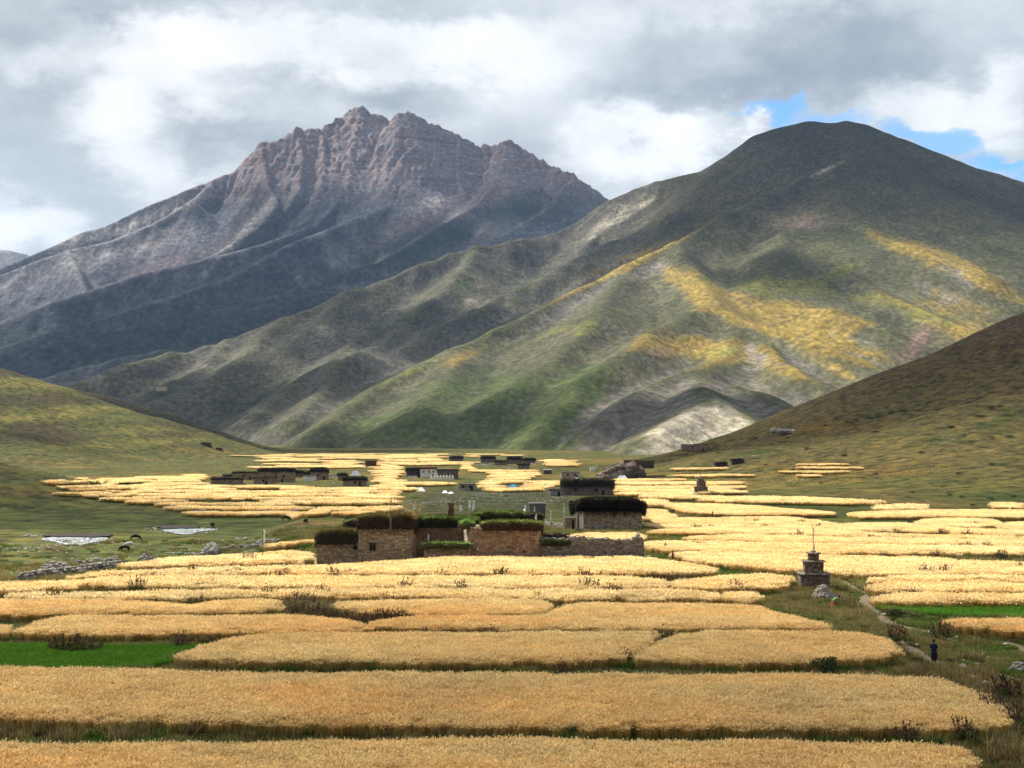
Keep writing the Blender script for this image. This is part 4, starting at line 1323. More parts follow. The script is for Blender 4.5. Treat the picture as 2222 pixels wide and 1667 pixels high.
for q, lab in [
    ([(1392, 1176), (1500, 1174), (1700, 1180), (1900, 1184), (2100, 1186), (2400, 1188), (2400, 1196), (1900, 1195), (1739, 1196), (1600, 1194), (1392, 1187)], 'long barley strip level with the dark figure by the farmstead'),
    ([(1487, 1165), (1619, 1161), (1858, 1167), (2018, 1171), (2400, 1176), (2400, 1181), (2222, 1180), (1858, 1175), (1500, 1170)], 'barley strip level with the top of the farmstead yard wall'),
    ([(1412, 1151), (1600, 1147), (1779, 1150), (2000, 1160), (2400, 1165), (2400, 1170), (2222, 1170), (1858, 1160), (1619, 1157), (1412, 1156)], 'barley strip with dock plants along its far rim'),
    ([(1400, 1137), (1700, 1140), (1779, 1143), (1850, 1136), (2000, 1139), (2222, 1151), (2400, 1153), (2400, 1159), (2222, 1158), (2000, 1150), (1779, 1147), (1400, 1143)], 'barley strip just below the small back house'),
    ([(1420, 1126), (1579, 1124), (1719, 1124), (1818, 1131), (1800, 1136), (1579, 1133), (1420, 1132)], 'barley strip below the distant maroon figure'),
    ([(1994, 1131), (2038, 1124), (2157, 1128), (2173, 1135), (2100, 1141), (1994, 1137)], 'short rounded barley strip near the right edge'),
    ([(2180, 1136), (2222, 1133), (2400, 1133), (2400, 1145), (2222, 1148), (2168, 1143)], 'barley corner at the right edge beside the rounded strip'),
    ([(1440, 1093), (1579, 1094), (1818, 1109), (1800, 1113), (1540, 1111), (1480, 1105), (1450, 1099)], 'wedge of barley behind the distant maroon figure'),
    ([(1838, 1114), (1938, 1110), (2098, 1108), (2400, 1112), (2400, 1119), (2098, 1116), (1938, 1117), (1850, 1117)], 'thin barley strip at the foot of the right slope'),
    ([(1527, 1080), (1699, 1079), (1918, 1085), (1900, 1088), (1700, 1086), (1527, 1084)], 'thin barley strip right of the far shrine'),
    ([(1902, 1098), (2010, 1096), (2005, 1100), (1902, 1101)], 'short barley sliver on the foot of the right slope'),
    ([(1392, 1106), (1440, 1107), (1450, 1110), (1392, 1111)], 'small barley piece right of the back house, upper'),
    ([(1392, 1116), (1463, 1116), (1463, 1121), (1392, 1122)], 'small barley piece right of the back house, lower'),
    ([(1392, 1085), (1440, 1087), (1440, 1091), (1392, 1092)], 'small barley piece level with the brushwood roof of the back house'),
    ([(1400, 1071), (1500, 1070), (1500, 1074), (1400, 1075)], 'barley sliver left of the far shrine'),
    ([(2153, 1092), (2213, 1094), (2213, 1098), (2153, 1096)], 'lone barley patch on the right slope near the edge'),
    ([(2133, 1104), (2181, 1108), (2181, 1110), (2133, 1109)], 'lone barley patch below the last one on the right slope'),
    ([(1237, 1160), (1310, 1157), (1395, 1158), (1395, 1170), (1300, 1169), (1237, 1168)], 'barley patch between the farmstead and the low yard wall'),
    ([(266, 1220), (350, 1214), (443, 1211), (522, 1202), (600, 1195), (676, 1192), (676, 1213), (540, 1218), (400, 1222), (270, 1226)], 'barley field behind the fallen wall left of the farmstead'),
    ([(560, 1178), (680, 1172), (690, 1176), (600, 1181)], 'barley sliver in the meadow left of the farmstead'),
]:
    ym = sum(p[1] for p in q) / len(q)
    q = [(x, y + (3.2 if y > ym else -.8)) for x, y in q]
    field(q, lab, RS, bank=.2, smooth=1)
FARF = 'narrow far terraces of ripe barley'


def strip(x0, x1, y, th, seed=0, lab='narrow far terrace of ripe barley, one among many alike'):
    r = random.Random(seed)
    n = max(3, int((x1 - x0) / 40))
    t = [(x0 + (x1 - x0) * i / n, y + r.uniform(-.7, .7) * min(1, th * .3)) for i in range(n + 1)]
    b = [(x, yy + th * (.45 if i in (0, n) else 1) * r.uniform(.8, 1.1)) for i, (x, yy) in enumerate(t)]
    b[0] = (b[0][0] + r.uniform(-3, 6), b[0][1]); b[-1] = (b[-1][0] - r.uniform(-3, 6), b[-1][1])
    W = []
    for (x, yy) in t + b[::-1]:
        a, d, z = hit(x, yy, 1.2)
        W.append((a, d))
    dd = [w[1] for w in W]
    if max(dd) / min(dd) > 1.6: return
    planted(W, lab, FARF, bank=.3, far=2 if min(dd) > 300 else 1)


# slope strips at right, read from the photograph
for i, (x0, x1, y, th) in enumerate([(1456, 1583, 1015, 2.5), (1452, 1635, 1029, 3.5), (1727, 1834, 1006, 2), (1739, 1866, 1013, 3), (1699, 1830, 1022, 2.2), (1727, 1779, 1030, 2),
                                     (1320, 1480, 1040, 3), (1325, 1612, 1046, 5), (1330, 1610, 1055, 4), (1335, 1595, 1062, 4), (1345, 1500, 1069, 3), (1400, 1560, 1076, 3), (1480, 1612, 1066, 2)]):
    strip(x0, x1, y, th, i)
# the terraces of the valley floor, band by band between a left and a right limit
rr_ = random.Random(77)
KEEP = [  # village and gravel areas with no crop: x0, x1, y0, y1
    (452, 800, 1016, 1054), (878, 1002, 1010, 1046), (984, 1034, 1046, 1066), (870, 1230, 1064, 1200), (1040, 1170, 990, 1018), (970, 1010, 985, 1001), (790, 820, 998, 1012), (1095, 1130, 1048, 1058),
    (1170, 1300, 1014, 1040), (1216, 1340, 1036, 1080), (1000, 1060, 1026, 1044), (1260, 1340, 1000, 1036), (900, 975, 1056, 1070), (1240, 1400, 1078, 1160)]


def limits(y):
    L_ = np.interp(y, [984, 990, 1005, 1022, 1040, 1044, 1060, 1080, 1100, 1112], [520, 500, 530, 560, 60, 30, 120, 240, 330, 480])
    R_ = np.interp(y, [984, 990, 1000, 1020, 1040, 1060, 1080, 1100, 1112], [1120, 1180, 1290, 1290, 1280, 1215, 1220, 900, 840])
    return L_, R_


y = 985.5
k = 0
while y < 1112:
    th = np.interp(y, [985, 1000, 1030, 1060, 1110], [1.3, 2.2, 3.2, 4.2, 6.0])
    L_, R_ = limits(y)
    x = L_ + rr_.uniform(-30, 90); R_ += rr_.uniform(-60, 10)
    while x < R_ - 15:
        ln = rr_.uniform(.4, 1.4) * np.interp(y, [985, 1110], [150, 230])
        x1 = min(x + ln, R_)
        yy = y + rr_.uniform(-.3, .3) * th
        segs = [(x, x1)]
        for (a, b, c, d) in KEEP:
            if c - 1 < yy + th * .5 < d + 1:
                out = []
                for (s0, s1) in segs:
                    if s1 < a or s0 > b: out.append((s0, s1)); continue
                    if s0 < a: out.append((s0, a - abs(rr_.gauss(0, 12))))
                    if s1 > b: out.append((b + abs(rr_.gauss(0, 12)), s1))
                segs = out
        for (s0, s1) in segs:
            if s1 - s0 > 14 and rr_.random() < .92:
                k += 1
                strip(s0, s1, yy, th * rr_.uniform(.62, .9), k)
        x = x1 + rr_.uniform(1, 14)
    y += th * 1.42

o = BANKS.build('terrace_banks', M_BANK)
tag(o, kind='structure')
# ------------------------------------------------------------------ grass, weeds and pebbles of the verges
def lookup_fields(x, y):
    """-> (inside planted ground, bank height under the point)"""
    ins = np.zeros(x.shape, bool); bk = np.zeros(x.shape)
    for poly, bank, (x0, x1, y0, y1) in FIELDS:
        m = (x > x0) & (x < x1) & (y > y0 - .5) & (y < y1 + .5)
        if not m.any(): continue
        idx = np.nonzero(m)[0]
        i2 = inside(poly, x[idx], y[idx])
        e = edge_dist(poly, x[idx], y[idx])
        ins[idx[i2 & (e > .15)]] = True
        on = (~i2 & (e < .3)) | (i2 & (e <= .15))
        bk[idx[on]] = bank
    return ins, bk


PATHS = [  # photo pixels of trodden dirt paths with half width in m
    ([(1890, 1287), (1872, 1300), (1882, 1315), (1905, 1330), (1925, 1352), (1965, 1362), (2010, 1372), (2070, 1392)], .5),
    ([(1800, 1240), (1830, 1262), (1862, 1282), (1885, 1290)], .35),
    ([(2110, 1380), (2150, 1386), (2190, 1396), (2222, 1410), (2260, 1430)], .4),
    ([(1955, 1392), (1975, 1408), (2000, 1424), (2030, 1440), (2080, 1448), (2140, 1458), (2222, 1482), (2300, 1500)], .5),
    ([(1560, 1240), (1520, 1247), (1470, 1250), (1440, 1262)], .35),
    ([(2130, 1590), (2222, 1580), (2300, 1575)], .6),
]
PW = []
for pts, hw in PATHS:
    PW.append(([hit(x, y)[:2] for x, y in pts], hw))


def path_dist(x, y):
    d = np.full(x.shape, 99.)
    for pts, hw in PW:
        for (x0, y0), (x1, y1) in zip(pts[:-1], pts[1:]):
            dx, dy = x1 - x0, y1 - y0
            t = np.clip(((x - x0) * dx + (y - y0) * dy) / (dx * dx + dy * dy + 1e-9), 0, 1)
            d = np.minimum(d, np.hypot(x - x0 - t * dx, y - y0 - t * dy) - hw)
    return d


def ribbon(name, pts, hw, mat, lift, wob=.25, label=None):
    q = [Vector((a, b)) for a, b in pts]
    # resample
    out = []
    for a, b in zip(q[:-1], q[1:]):
        n = max(1, int((b - a).length / .8))
        out += [a + (b - a) * i / n for i in range(n)]
    out.append(q[-1])
    for _ in range(3):
        out = [out[0]] + [(out[i - 1] + out[i] * 2 + out[i + 1]) / 4 for i in range(1, len(out) - 1)] + [out[-1]]
    V, F = [], []
    for i, p in enumerate(out):
        t = (out[min(i + 1, len(out) - 1)] - out[max(i - 1, 0)]).normalized()
        nrm = Vector((-t.y, t.x))
        taper = min(1, (i + .3) / 5, (len(out) - i - .7) / 5)
        for s in (-1, -.5, 0, .5, 1):
            w = hw * taper * s * (1 + (wob * float(gnoise(np.array([i * .23]), np.array([s * 3.]), 5)[0]) if abs(s) == 1 else 0))
            a, b = p.x + nrm.x * w, p.y + nrm.y * w
            V.append((a, b, float(gz(a, b)) + lift + (.0 if abs(s) < 1 else -.05) - (.03 if s == 0 else 0)))
    for i in range(len(out) - 1):
        for j in range(4):
            a = i * 5 + j
            F.append((a, a + 5, a + 6, a + 1))
    o = mesh_obj(name, V, F, mat, None, True)
    tag(o, label, kind='structure')
    return o


M_DIRT = simple('trodden_dirt', (.185, .145, .095), .35, 1.2, bump=.6, bdist=.05)
for pts, hw in PW:
    ribbon('path', pts, hw, M_DIRT, .07)


def scatter_verges():
    r = np.random.default_rng(21)
    P_ = []
    for (y0, y1, dens) in ((55, 85, 3.2), (85, 125, 2.4), (125, 175, 1.5), (175, 260, .7)):
        area = .9 * (y1 * y1 - y0 * y0) / 2
        n = int(area * dens)
        y = np.sqrt(r.uniform(y0 * y0, y1 * y1, n)); x = r.uniform(-.45, .45, n) * y
        P_.append(np.stack([x, y], -1))
    P_ = np.concatenate(P_)
    x, y = P_[:, 0], P_[:, 1]
    ins, bk = lookup_fields(x, y)
    pd = path_dist(x, y)
    keep = ~ins & (pd > .30) & ~((mead(x, y) > .3) & (r.random(len(x)) < .93))
    comp = (x > -28) & (x < 19) & (y > 170) & (y < 200)
    keep &= ~comp
    x, y, bk = x[keep], y[keep], bk[keep]
    z = gz(x, y) + bk
    n = len(x)
    px, py = to_photo(x, y, z)
    dry = fbm(x * .12, y * .12, 4, 61) + r.uniform(-.35, .35, n)
    w = np.where(dry > .05, 1., 0.)
    w = np.where((dry < -.32), 3., w)
    weedy = blobs_at(px, py, [(2130, 1500, 110, 40, 20, .7), (2170, 1620, 90, 60, 0, .5), (200, 1590, 500, 14, 0, .5), (1000, 1590, 500, 10, 0, .25), (700, 1330, 120, 22, 10, .9), (1830, 1330, 120, 30, 10, .12)])
    w = np.where(r.random(n) < weedy, 2., w)
    w = np.where(blobs_at(px, py, [(1700, 1450, 330, 14, 0, 1.), (900, 1446, 420, 9, 0, 1.), (1100, 1592, 700, 6, 0, .6)]) > r.uniform(.3, .9, n), 3., w)
    s = r.uniform(.7, 1.25, n) * np.interp(y, [60, 130, 260], [1, 1.1, 1.6])
    s = np.where(w == 2, s * r.uniform(.7, 1.5, n), s)
    o = scatter_obj('verge_grass', np.stack([x, y, z], -1), r.uniform(0, 6.28, n), s, w, NG_GRASS)
    tag(o, kind='stuff')
    return n


scatter_verges()


# ---- bushes and dock plants, each its own object
def dock_mesh(name, seed, n, hgt, spread, dark=1.0, leafy=.35):
    r = random.Random(seed); V, F, C = [], [], []
    def quad(p, q, w, c):
        b = len(V); t = (Vector(q) - Vector(p)); u = t.orthogonal().normalized() * w
        u.rotate(Matrix.Rotation(r.uniform(0, 6.28), 3, t.normalized()))
        V.extend([tuple(Vector(p) - u), tuple(Vector(p) + u), tuple(Vector(q) + u * .5), tuple(Vector(q) - u * .5)]); F.append((b, b + 1, b + 2, b + 3)); C.extend([c] * 4)
    for i in range(n):
        a = r.uniform(0, 6.28); d = spread * r.random() ** .6
        x, y = d * math.cos(a), d * math.sin(a) * .8
        h = hgt * r.uniform(.5, 1.1) * (1 - .35 * d / spread)
        lx, ly = r.gauss(0, .16) * h + x * .25, r.gauss(0, .16) * h + y * .25
        top = (x + lx, y + ly, h)
        quad((x, y, 0), top, .016, (.09 * dark, .06 * dark, .04 * dark))
        for k in range(7):   # seed clusters up the stem
            t = r.uniform(.35, 1.); p = (x + lx * t + r.gauss(0, .03), y + ly * t + r.gauss(0, .03), h * t)
            q = (p[0] + r.gauss(0, .07), p[1] + r.gauss(0, .07), p[2] + r.uniform(.03, .13))
            c = r.choice([(.085, .042, .026), (.11, .062, .034), (.05, .035, .022)])
            quad(p, q, .035, tuple(z * dark for z in c))
        if r.random() < leafy * 2:
            for k in range(4):
                an = r.uniform(0, 6.28); L_ = r.uniform(.15, .35)
                quad((x, y, .03), (x + math.cos(an) * L_, y + math.sin(an) * L_, r.uniform(.08, .3)), .06, r.choice([(.05, .085, .02), (.08, .10, .03), (.10, .08, .03)]))
    me = proto(name, V, F, C, LEAFY).data
    return me


def bush_mesh(name, seed, n, rx, rz, col):
    r = random.Random(seed); V, F, C = [], [], []
    lumps = [(r.gauss(0, .45) * rx, r.gauss(0, .35) * rx, rz * r.uniform(.3, .75), r.uniform(.35, .6)) for _ in range(7)]
    for i in range(n):
        L_ = r.choice(lumps)
        a, b_ = r.uniform(0, 6.28), r.uniform(-.5, 1.3)
        rad = L_[3] * r.uniform(.75, 1.05)
        p = Vector((L_[0] + rx * rad * math.cos(a) * math.cos(b_), L_[1] + rx * rad * math.sin(a) * math.cos(b_), max(.02, L_[2] + rz * rad * math.sin(b_))))
        u = Vector((r.gauss(0, 1), r.gauss(0, 1), r.gauss(0, 1))).normalized() * r.uniform(.04, .08) * rx
        w = u.orthogonal().normalized() * r.uniform(.02, .05) * rx
        b = len(V)
        V.extend([tuple(p - u), tuple(p + w), tuple(p + u), tuple(p - w)]); F.append((b, b + 1, b + 2, b + 3))
        k = r.uniform(.6, 1.3); C.extend([tuple(q * k for q in col)] * 4)
    for i in range(9):
        a = r.uniform(0, 6.28); b = len(V); q = (math.cos(a) * rx * .6, math.sin(a) * rx * .5, rz * r.uniform(.4, .8))
        V.extend([(0.02, 0, 0), (-.02, 0, 0), (q[0], q[1], q[2])]); F.append((b, b + 1, b + 2)); C.extend([(.05, .035, .025)] * 3)
    return proto(name, V, F, C, LEAFY).data


DOCK = [dock_mesh('dock_plant', s, 26, 1.0, .75, d, l) for s, d, l in ((1, 1., .3), (2, .8, .6), (3, 1.25, .3))]
BUSH = [bush_mesh('bush', s, 900, 1.0, .75, c) for s, c in ((1, (.028, .05, .014)), (2, (.04, .065, .018)), (3, (.06, .062, .024)))]


def plant(mesh, name, px, py, s, label, cat, group=None, sz=1.0, lift=0.0):
    if name == 'dock_plant' and lift == 0:
        a, b, c = hit(px, py, .75); lift = .35; sz = 1.45
    else:
        a, b, c = hit(px, py)
    o = bpy.data.objects.new(name, mesh); link(o)
    o.location = (a, b, c + lift); o.rotation_euler = (0, 0, RNG.uniform(0, 6.28)); o.scale = (s, s, s * sz)
    tag(o, label, cat, group)
    return o


for (x, y, s, lab) in [
    (125, 1398, .9, 'dock clump left of the green crop field rim, leftmost of three'), (158, 1401, 1.1, 'dock clump behind the green crop field, middle of three'), (203, 1399, .9, 'dock clump behind the green crop field, right of three'),
    (393, 1392, 1.0, 'dark dock clump where the green crop field narrows'), (522, 1382, .7, 'low dock clump at the far rim of the pointed barley field'),
    (1436, 1384, .95, 'dock clump at the top of the gap between two rounded fields'), (1353, 1422, .7, 'dock clump in the gap at the foot of two rounded fields'), (1066, 1368, .7, 'low dock clump midway along the stepped barley field'),
    (1967, 1594, .85, 'tall dry dock stalks beside the ditch at lower right'), (2094, 1583, .9, 'thin dry dock stalks right of the tall ones at lower right'), (918, 1369, .6, 'reddish dock clump at the left end of the stepped field'), (680, 1372, .5, 'small dock clump on the rim above the pointed field'),
    (117, 1297, 1.1, 'dock clump standing left between two narrow fields'), (434, 1303, .8, 'dock clump in the notch of the narrow left fields'), (841, 1301, .8, 'dock clump on the rim right of the thicket'), (1083, 1249, 1.25, 'dark dock clump alone in front of the farmstead field'),
    (1268, 1251, 1.2, 'dock clump below the right part of the farmstead, left of two'), (1302, 1252, .9, 'dock clump below the right part of the farmstead, right of two'), (411, 1244, 1.3, 'dock clump in the barley left of the farmstead'),
    (300, 1273, 1.3, 'broad dock clump on the green bank at left'), (1945, 1378, 1.2, 'tall dry dock beside the path bend'), (2044, 1372, 1.3, 'tall dry dock at the tip of the right barley corner'), (1222, 1460, .9, 'dock clump rising from the ditch at middle'), (2190, 1500, 1.2, 'rusty dock plants by the tumbled wall'), (2150, 1535, 1.1, 'rusty dock plants below the tumbled wall'), (2212, 1560, 1.3, 'rusty dock plants at the lower right edge'),
]:
    plant(RNG.choice(DOCK), 'dock_plant', x, y, s, lab, 'dock plant', 'dock plants on the field rims')
TH_ = [(612, 1318), (628, 1312), (640, 1326), (655, 1318), (668, 1332), (684, 1324), (700, 1336), (716, 1332), (732, 1341), (748, 1338), (763, 1345), (780, 1344), (797, 1346), (815, 1341), (832, 1339), (850, 1338), (867, 1336), (884, 1335), (650, 1300), (676, 1306)]
for i, (x, y) in enumerate(TH_):
    plant(DOCK[(i * 2) % 3], 'dock_plant', x, y, RNG.uniform(.75, 1.05), 'brown dock plant in the weedy thicket, ' + ('nearest the left end', 'second from the left', 'third from the left', 'fourth from the left', 'fifth from the left', 'sixth from the left', 'seventh from the left', 'eighth from the left', 'ninth from the left', 'tenth from the left', 'ninth from the right', 'eighth from the right', 'seventh from the right', 'sixth from the right', 'fifth from the right', 'fourth from the right', 'third from the right', 'at the right end', 'at the back left', 'at the back right')[i], 'dock plant', 'dock plants of the thicket')
for i, (x, y) in enumerate([(487, 1247), (513, 1247), (579, 1247), (614, 1247), (725, 1246), (760, 1246), (1418, 1254), (1150, 1247), (700, 1290), (583, 1292), (434, 1273), (1000, 1276), (1619, 1135), (1639, 1135), (1739, 1135), (1511, 1147), (1543, 1146), (1615, 1146), (1659, 1146), (1775, 1146), (1511, 1183), (1946, 1155), (2046, 1158), (1974, 1131),
                           (2117, 1141), (1711, 1164), (1735, 1164), (1814, 1170), (1890, 1167), (1930, 1166), (2098, 1164), (2130, 1166), (2209, 1172), (2078, 1190), (2105, 1188), (2140, 1186), (2030, 1205), (2173, 1205), (1918, 1205), (2110, 1234), (2209, 1234), (2024, 1246), (2004, 1244), (2044, 1245), (1982, 1288), (2120, 1262), (1450, 1264), (1600, 1276),
                           (1330, 1285), (1190, 1310), (1170, 1300), (1560, 1110), (1640, 1088), (1700, 1090), (1860, 1086), (1280, 1216), (960, 1246), (330, 1250), (240, 1298), (880, 1275), (1280, 1276)]):
    plant(DOCK[i % 3], 'dock_plant', x, y, RNG.uniform(.8, 1.35), where_label('small dock plant', x, y), 'dock plant', 'small dock plants along the strips', 1.0)
for (x, y, s, sz, m_, lab) in [
    (1801, 1474, 1.1, 1.5, 0, 'big dark spiky bush at the foot of the rounded barley field'), (1991, 1444, .85, .8, 0, 'low dark green bush left of the walking person'), (1878, 1368, .65, .8, 0, 'small dark green bush at the tip of the stepped field'), (1942, 1345, 1.2, .9, 2, 'olive bush beside the path bend by the green crop'),
    (1985, 1345, .8, .7, 2, 'low olive bush right of the path bend'), (1970, 1604, .85, .8, 0, 'dark green bush under the tall dry stalks at lower right'), (2140, 1640, 1.0, .8, 1, 'green bush at the lower right corner'), (2200, 1600, .8, .8, 1, 'small green bush at the right edge by the ditch'),
    (1754, 1284, .7, .6, 1, 'bright green plant at the foot of the stepped shrine'), (1715, 1325, .7, .35, 1, 'flat green plant on the verge below the shrine'), (2060, 1440, .6, .7, 0, 'small green bush right of the walking person'), (1766, 1336, .5, .6, 0, 'little dark bush on the verge left of the path'), (1282, 1524, .45, .45, 1, 'small green plant poking through the wide barley field'),
    (1240, 1633, .3, 1.6, 1, 'slender green stalk in the bottom barley field'), (1500, 1262, .9, .6, 1, 'green bush at the end of the farmstead field')]:
    plant(BUSH[m_], 'bush', x, y, s, lab, 'bush', None, sz, .9 if 'poking' in lab or 'stalk in' in lab else 0)
r_ = random.Random(3)
SCRUB = [(1860, 912, 3), (1885, 908, 3.5), (1905, 905, 4), (1935, 898, 4), (1960, 893, 3.5), (2150, 888, 5), (2168, 884, 3.5), (1990, 892, 3), (1840, 916, 2.5), (1660, 1010, 1.5), (1650, 1045, 1.4), (1720, 1022, 2.2), (1757, 1030, 1.8), (1815, 910, 2.5), (1790, 925, 3), (1640, 952, 3), (1560, 985, 2.4), (1900, 940, 3.2), (2060, 930, 3.5), (2110, 960, 3), (1750, 975, 2.6), (1830, 990, 2.2), (2190, 950, 3.5), (2000, 985, 2.6), (2150, 1010, 2.6), (1900, 1030, 2.2), (2080, 1030, 2.2), (1780, 1050, 1.8), (2130, 905, 3), (1690, 945, 2.6), (1710, 950, 2.4), (1590, 970, 2), (1980, 1070, 1.6), (2090, 1080, 1.8),
         (2150, 1085, 2.2), (2200, 1080, 2.2), (2170, 1096, 1.8), (2000, 1090, 1.5), (1930, 1096, 1.4), (2060, 1075, 1.8), (2180, 1110, 1.4), (2110, 1098, 1.4), (1560, 1112, 1.5), (1520, 1108, 1.3), (1460, 1112, 1.6), (1860, 1100, 1.6), (1830, 1095, 1.2), (1780, 1098, 1.3), (1100, 1078, 1.4), (900, 1082, 1.6), (740, 1080, 1.5), (690, 1090, 1.5)]
for i, (x, y, s) in enumerate(SCRUB):
    plant(BUSH[i % 3], 'bush', x, y, s * .8, where_label('dark juniper bush', x, y), 'bush', 'bushes of the valley side', .6)


def scatter_scrub():
    r = np.random.default_rng(8)
    n = 110000
    y = np.exp(r.uniform(math.log(210), math.log(1500), n)); x = r.uniform(-.46, .46, n) * y
    z = gz(x, y); V_ = z - valley(x, y)
    ins, bk = lookup_fields(x, y)
    dn = fbm(x * .012, y * .012, 4, 91) + .5 * fbm(x * .07, y * .07, 3, 92)
    slope = V_ > 2.0
    k = ~ins & (r.random(n) < np.where(slope, np.clip(dn + .16, 0.0, .8), np.clip(dn - .1, 0, .5)))
    k &= ~((mead(x, y) > .2))
    x, y, z = x[k], y[k], z[k]
    n = len(x)
    s = r.uniform(.5, 1.6, n) * np.interp(y, [210, 1500], [.7, 2.2])
    protos = [bpy.data.objects.new('scrub_clump', bush_mesh('scrub_clump', 40 + i, 60, .55, .32, c)) for i, c in enumerate([(.035, .045, .018), (.09, .085, .03), (.06, .05, .025)])]
    for p_ in protos:
        for v in p_.data.vertices: v.co *= 1.0
    o = scatter_obj('hillside_scrub', np.stack([x, y, z], -1), r.uniform(0, 6.28, n), s, r.integers(0, 3, n).astype(float), scatter_group('scatter_scrub', protos))
    tag(o, kind='stuff')


scatter_scrub()


# ---- pebbles and stones lying about
def rocks_object(name, pts, rng, mat, kind='stuff', label=None, rmin=.1, rmax=.35, cat=None, group=None, lift=.3):
    mb = MB()
    for (x, y) in pts:
        r0 = rng.uniform(rmin, rmax)
        mb.rock((x, y, float(gz(x, y)) + r0 * lift), r0, rng)
    o = mb.build(name, mat)
    tag(o, label, cat, group, kind)
    return o


def stone_material(name, a, b, lichen=(.2, .2, .15)):
    m, t, bs = new_mat(name, .9, .1)
    p = t.pos()
    n1 = t.noise(1.7, 4, .6, p); n2 = t.noise(9., 4, .65, p)
    g = t.N('ShaderNodeNewGeometry')
    c = t.mix(g.outputs['Random Per Island'], a, b)
    c = t.mix(t.mr(n1, .5, .7, 0, .5), c, lichen)
    c = t.mix(1., c, t.ramp(n2, [(.3, (.6, .6, .6)), (.7, (1.2, 1.2, 1.2))]), 'MULTIPLY')
    t.L(c, bs.inputs['Base Color']); t.L(t.bump(n2, .7, .04), bs.inputs['Normal'])
    return m


M_PALE = stone_material('pale_stone', (.50, .46, .40), (.26, .23, .20))
M_GREY = stone_material('grey_stone', (.34, .31, .27), (.17, .15, .13))
M_MANI = stone_material('mani_stone', (.46, .40, .34), (.15, .125, .11), (.30, .25, .2))


def spread(r, spots, n):
    out = []
    for (px, py, rx, ry, k) in spots:
        for _ in range(int(n * k)):
            a, b, c = hit(px + r.gauss(0, rx * .5), py + r.gauss(0, ry * .5))
            out.append((a, b))
    return out


rg = random.Random(9)
rocks_object('pebbles', spread(rg, [(60, 1192, 110, 5, 1.3), (120, 1187, 60, 5, .8), (150, 1176, 70, 6, 1.0), (400, 1156, 60, 4, .8), (20, 1248, 40, 6, .8), (200, 1173, 60, 6, .9), (75, 1164, 30, 3, .5), (30, 1245, 50, 5, .8), (60, 1236, 40, 3, .3), (340, 1148, 30, 4, .4), (450, 1150, 30, 3, .4), (230, 1200, 180, 20, .35), (660, 1148, 40, 4, .4),
                                       (170, 1215, 120, 8, .35), (500, 1190, 120, 20, .25)], 90), rg, M_PALE, rmin=.1, rmax=.34)
rocks_object('pebbles', spread(rg, [(1050, 1078, 90, 6, .5), (1080, 1072, 60, 3, .5), (1000, 1086, 90, 7, .3), (1130, 1085, 70, 8, .25), (960, 1092, 60, 4, .4), (1150, 1066, 40, 3, .4), (1200, 1085, 50, 6, .3), (890, 1094, 60, 4, .5)], 90), rg, M_GREY, rmin=.12, rmax=.45)
rocks_object('pebbles', spread(rg, [(1950, 1380, 160, 40, .5), (1800, 1320, 120, 25, .35), (2100, 1450, 80, 40, .4), (1480, 1100, 90, 10, .3), (1800, 1040, 250, 40, .6), (2000, 980, 200, 60, .6), (300, 1060, 200, 20, .3), (2050, 1080, 150, 20, .3)], 60), rg, M_PALE, rmin=.06, rmax=.2)


# ---- stream
def water_material():
    m, t, b = new_mat('stream_water', .18, .5)
    p = t.pos()
    n = t.noise(1.1, 5, .7, t.vmap(p, (1, 2.2, 1)))
    c = t.ramp(n, [(.36, (.07, .09, .095)), (.5, (.25, .29, .31)), (.62, (.62, .66, .68))])
    t.L(c, b.inputs['Base Color'])
    t.L(t.mr(n, .4, .65, .08, .7), b.inputs['Roughness'])
    t.L(t.bump(n, .8, .25), b.inputs['Normal'])
    return m


M_WATER = water_material()


def sheet(name, pxs, mat, lift, kind='structure'):
    W = [hit(x, y)[:2] for x, y in pxs]
    W = densify(chaikin(W, 2), 1.5)
    z = gz([w[0] for w in W], [w[1] for w in W])
    zz = float(np.mean(z)) + lift
    cx, cy = sum(w[0] for w in W) / len(W), sum(w[1] for w in W) / len(W)
    V = [(a, b, zi * .85 + zz * .15 + lift) for (a, b), zi in zip(W, z)]
    tri = tessellate_polygon([[Vector((v[0], v[1], 0)) for v in V]])
    F = []
    for t in tri:
        a, b, c = [V[i] for i in t]
        F.append(tuple(t) if (b[0] - a[0]) * (c[1] - a[1]) - (b[1] - a[1]) * (c[0] - a[0]) > 0 else tuple(t)[::-1])
    o = mesh_obj(name, V, F, mat)
    tag(o, kind=kind)
    return o


for pxs in ([(85, 1170), (120, 1166), (170, 1165), (200, 1168), (235, 1167), (232, 1173), (200, 1178), (172, 1185), (135, 1183), (120, 1176), (100, 1175)],
            [(345, 1150), (380, 1146), (430, 1147), (475, 1149), (455, 1153), (425, 1155), (420, 1160), (390, 1161), (370, 1156)],
            [(-60, 1240), (10, 1240), (28, 1244), (48, 1243), (60, 1248), (30, 1253), (-60, 1254)]):
    sheet('stream', pxs, M_WATER, .10)
# cut banks above the water: dark earth lips
for pxs in ([(88, 1165), (130, 1162), (200, 1160), (245, 1161), (238, 1167), (200, 1168), (120, 1167)], [(340, 1145), (380, 1142), (430, 1145), (430, 1148), (380, 1149), (350, 1150)]):
    W = [hit(x, y)[:2] for x, y in pxs]
    W = [(p_[0] + RNG.uniform(-.5, .5), p_[1] + RNG.uniform(-.9, .9)) for p_ in densify(W, 1.2)]
    V, F, _ = slab(W, -.5, .3)
    tag(mesh_obj('stream_bank', V, F, simple('dark_earth', (.045, .036, .028), .4, 1.)), kind='structure')


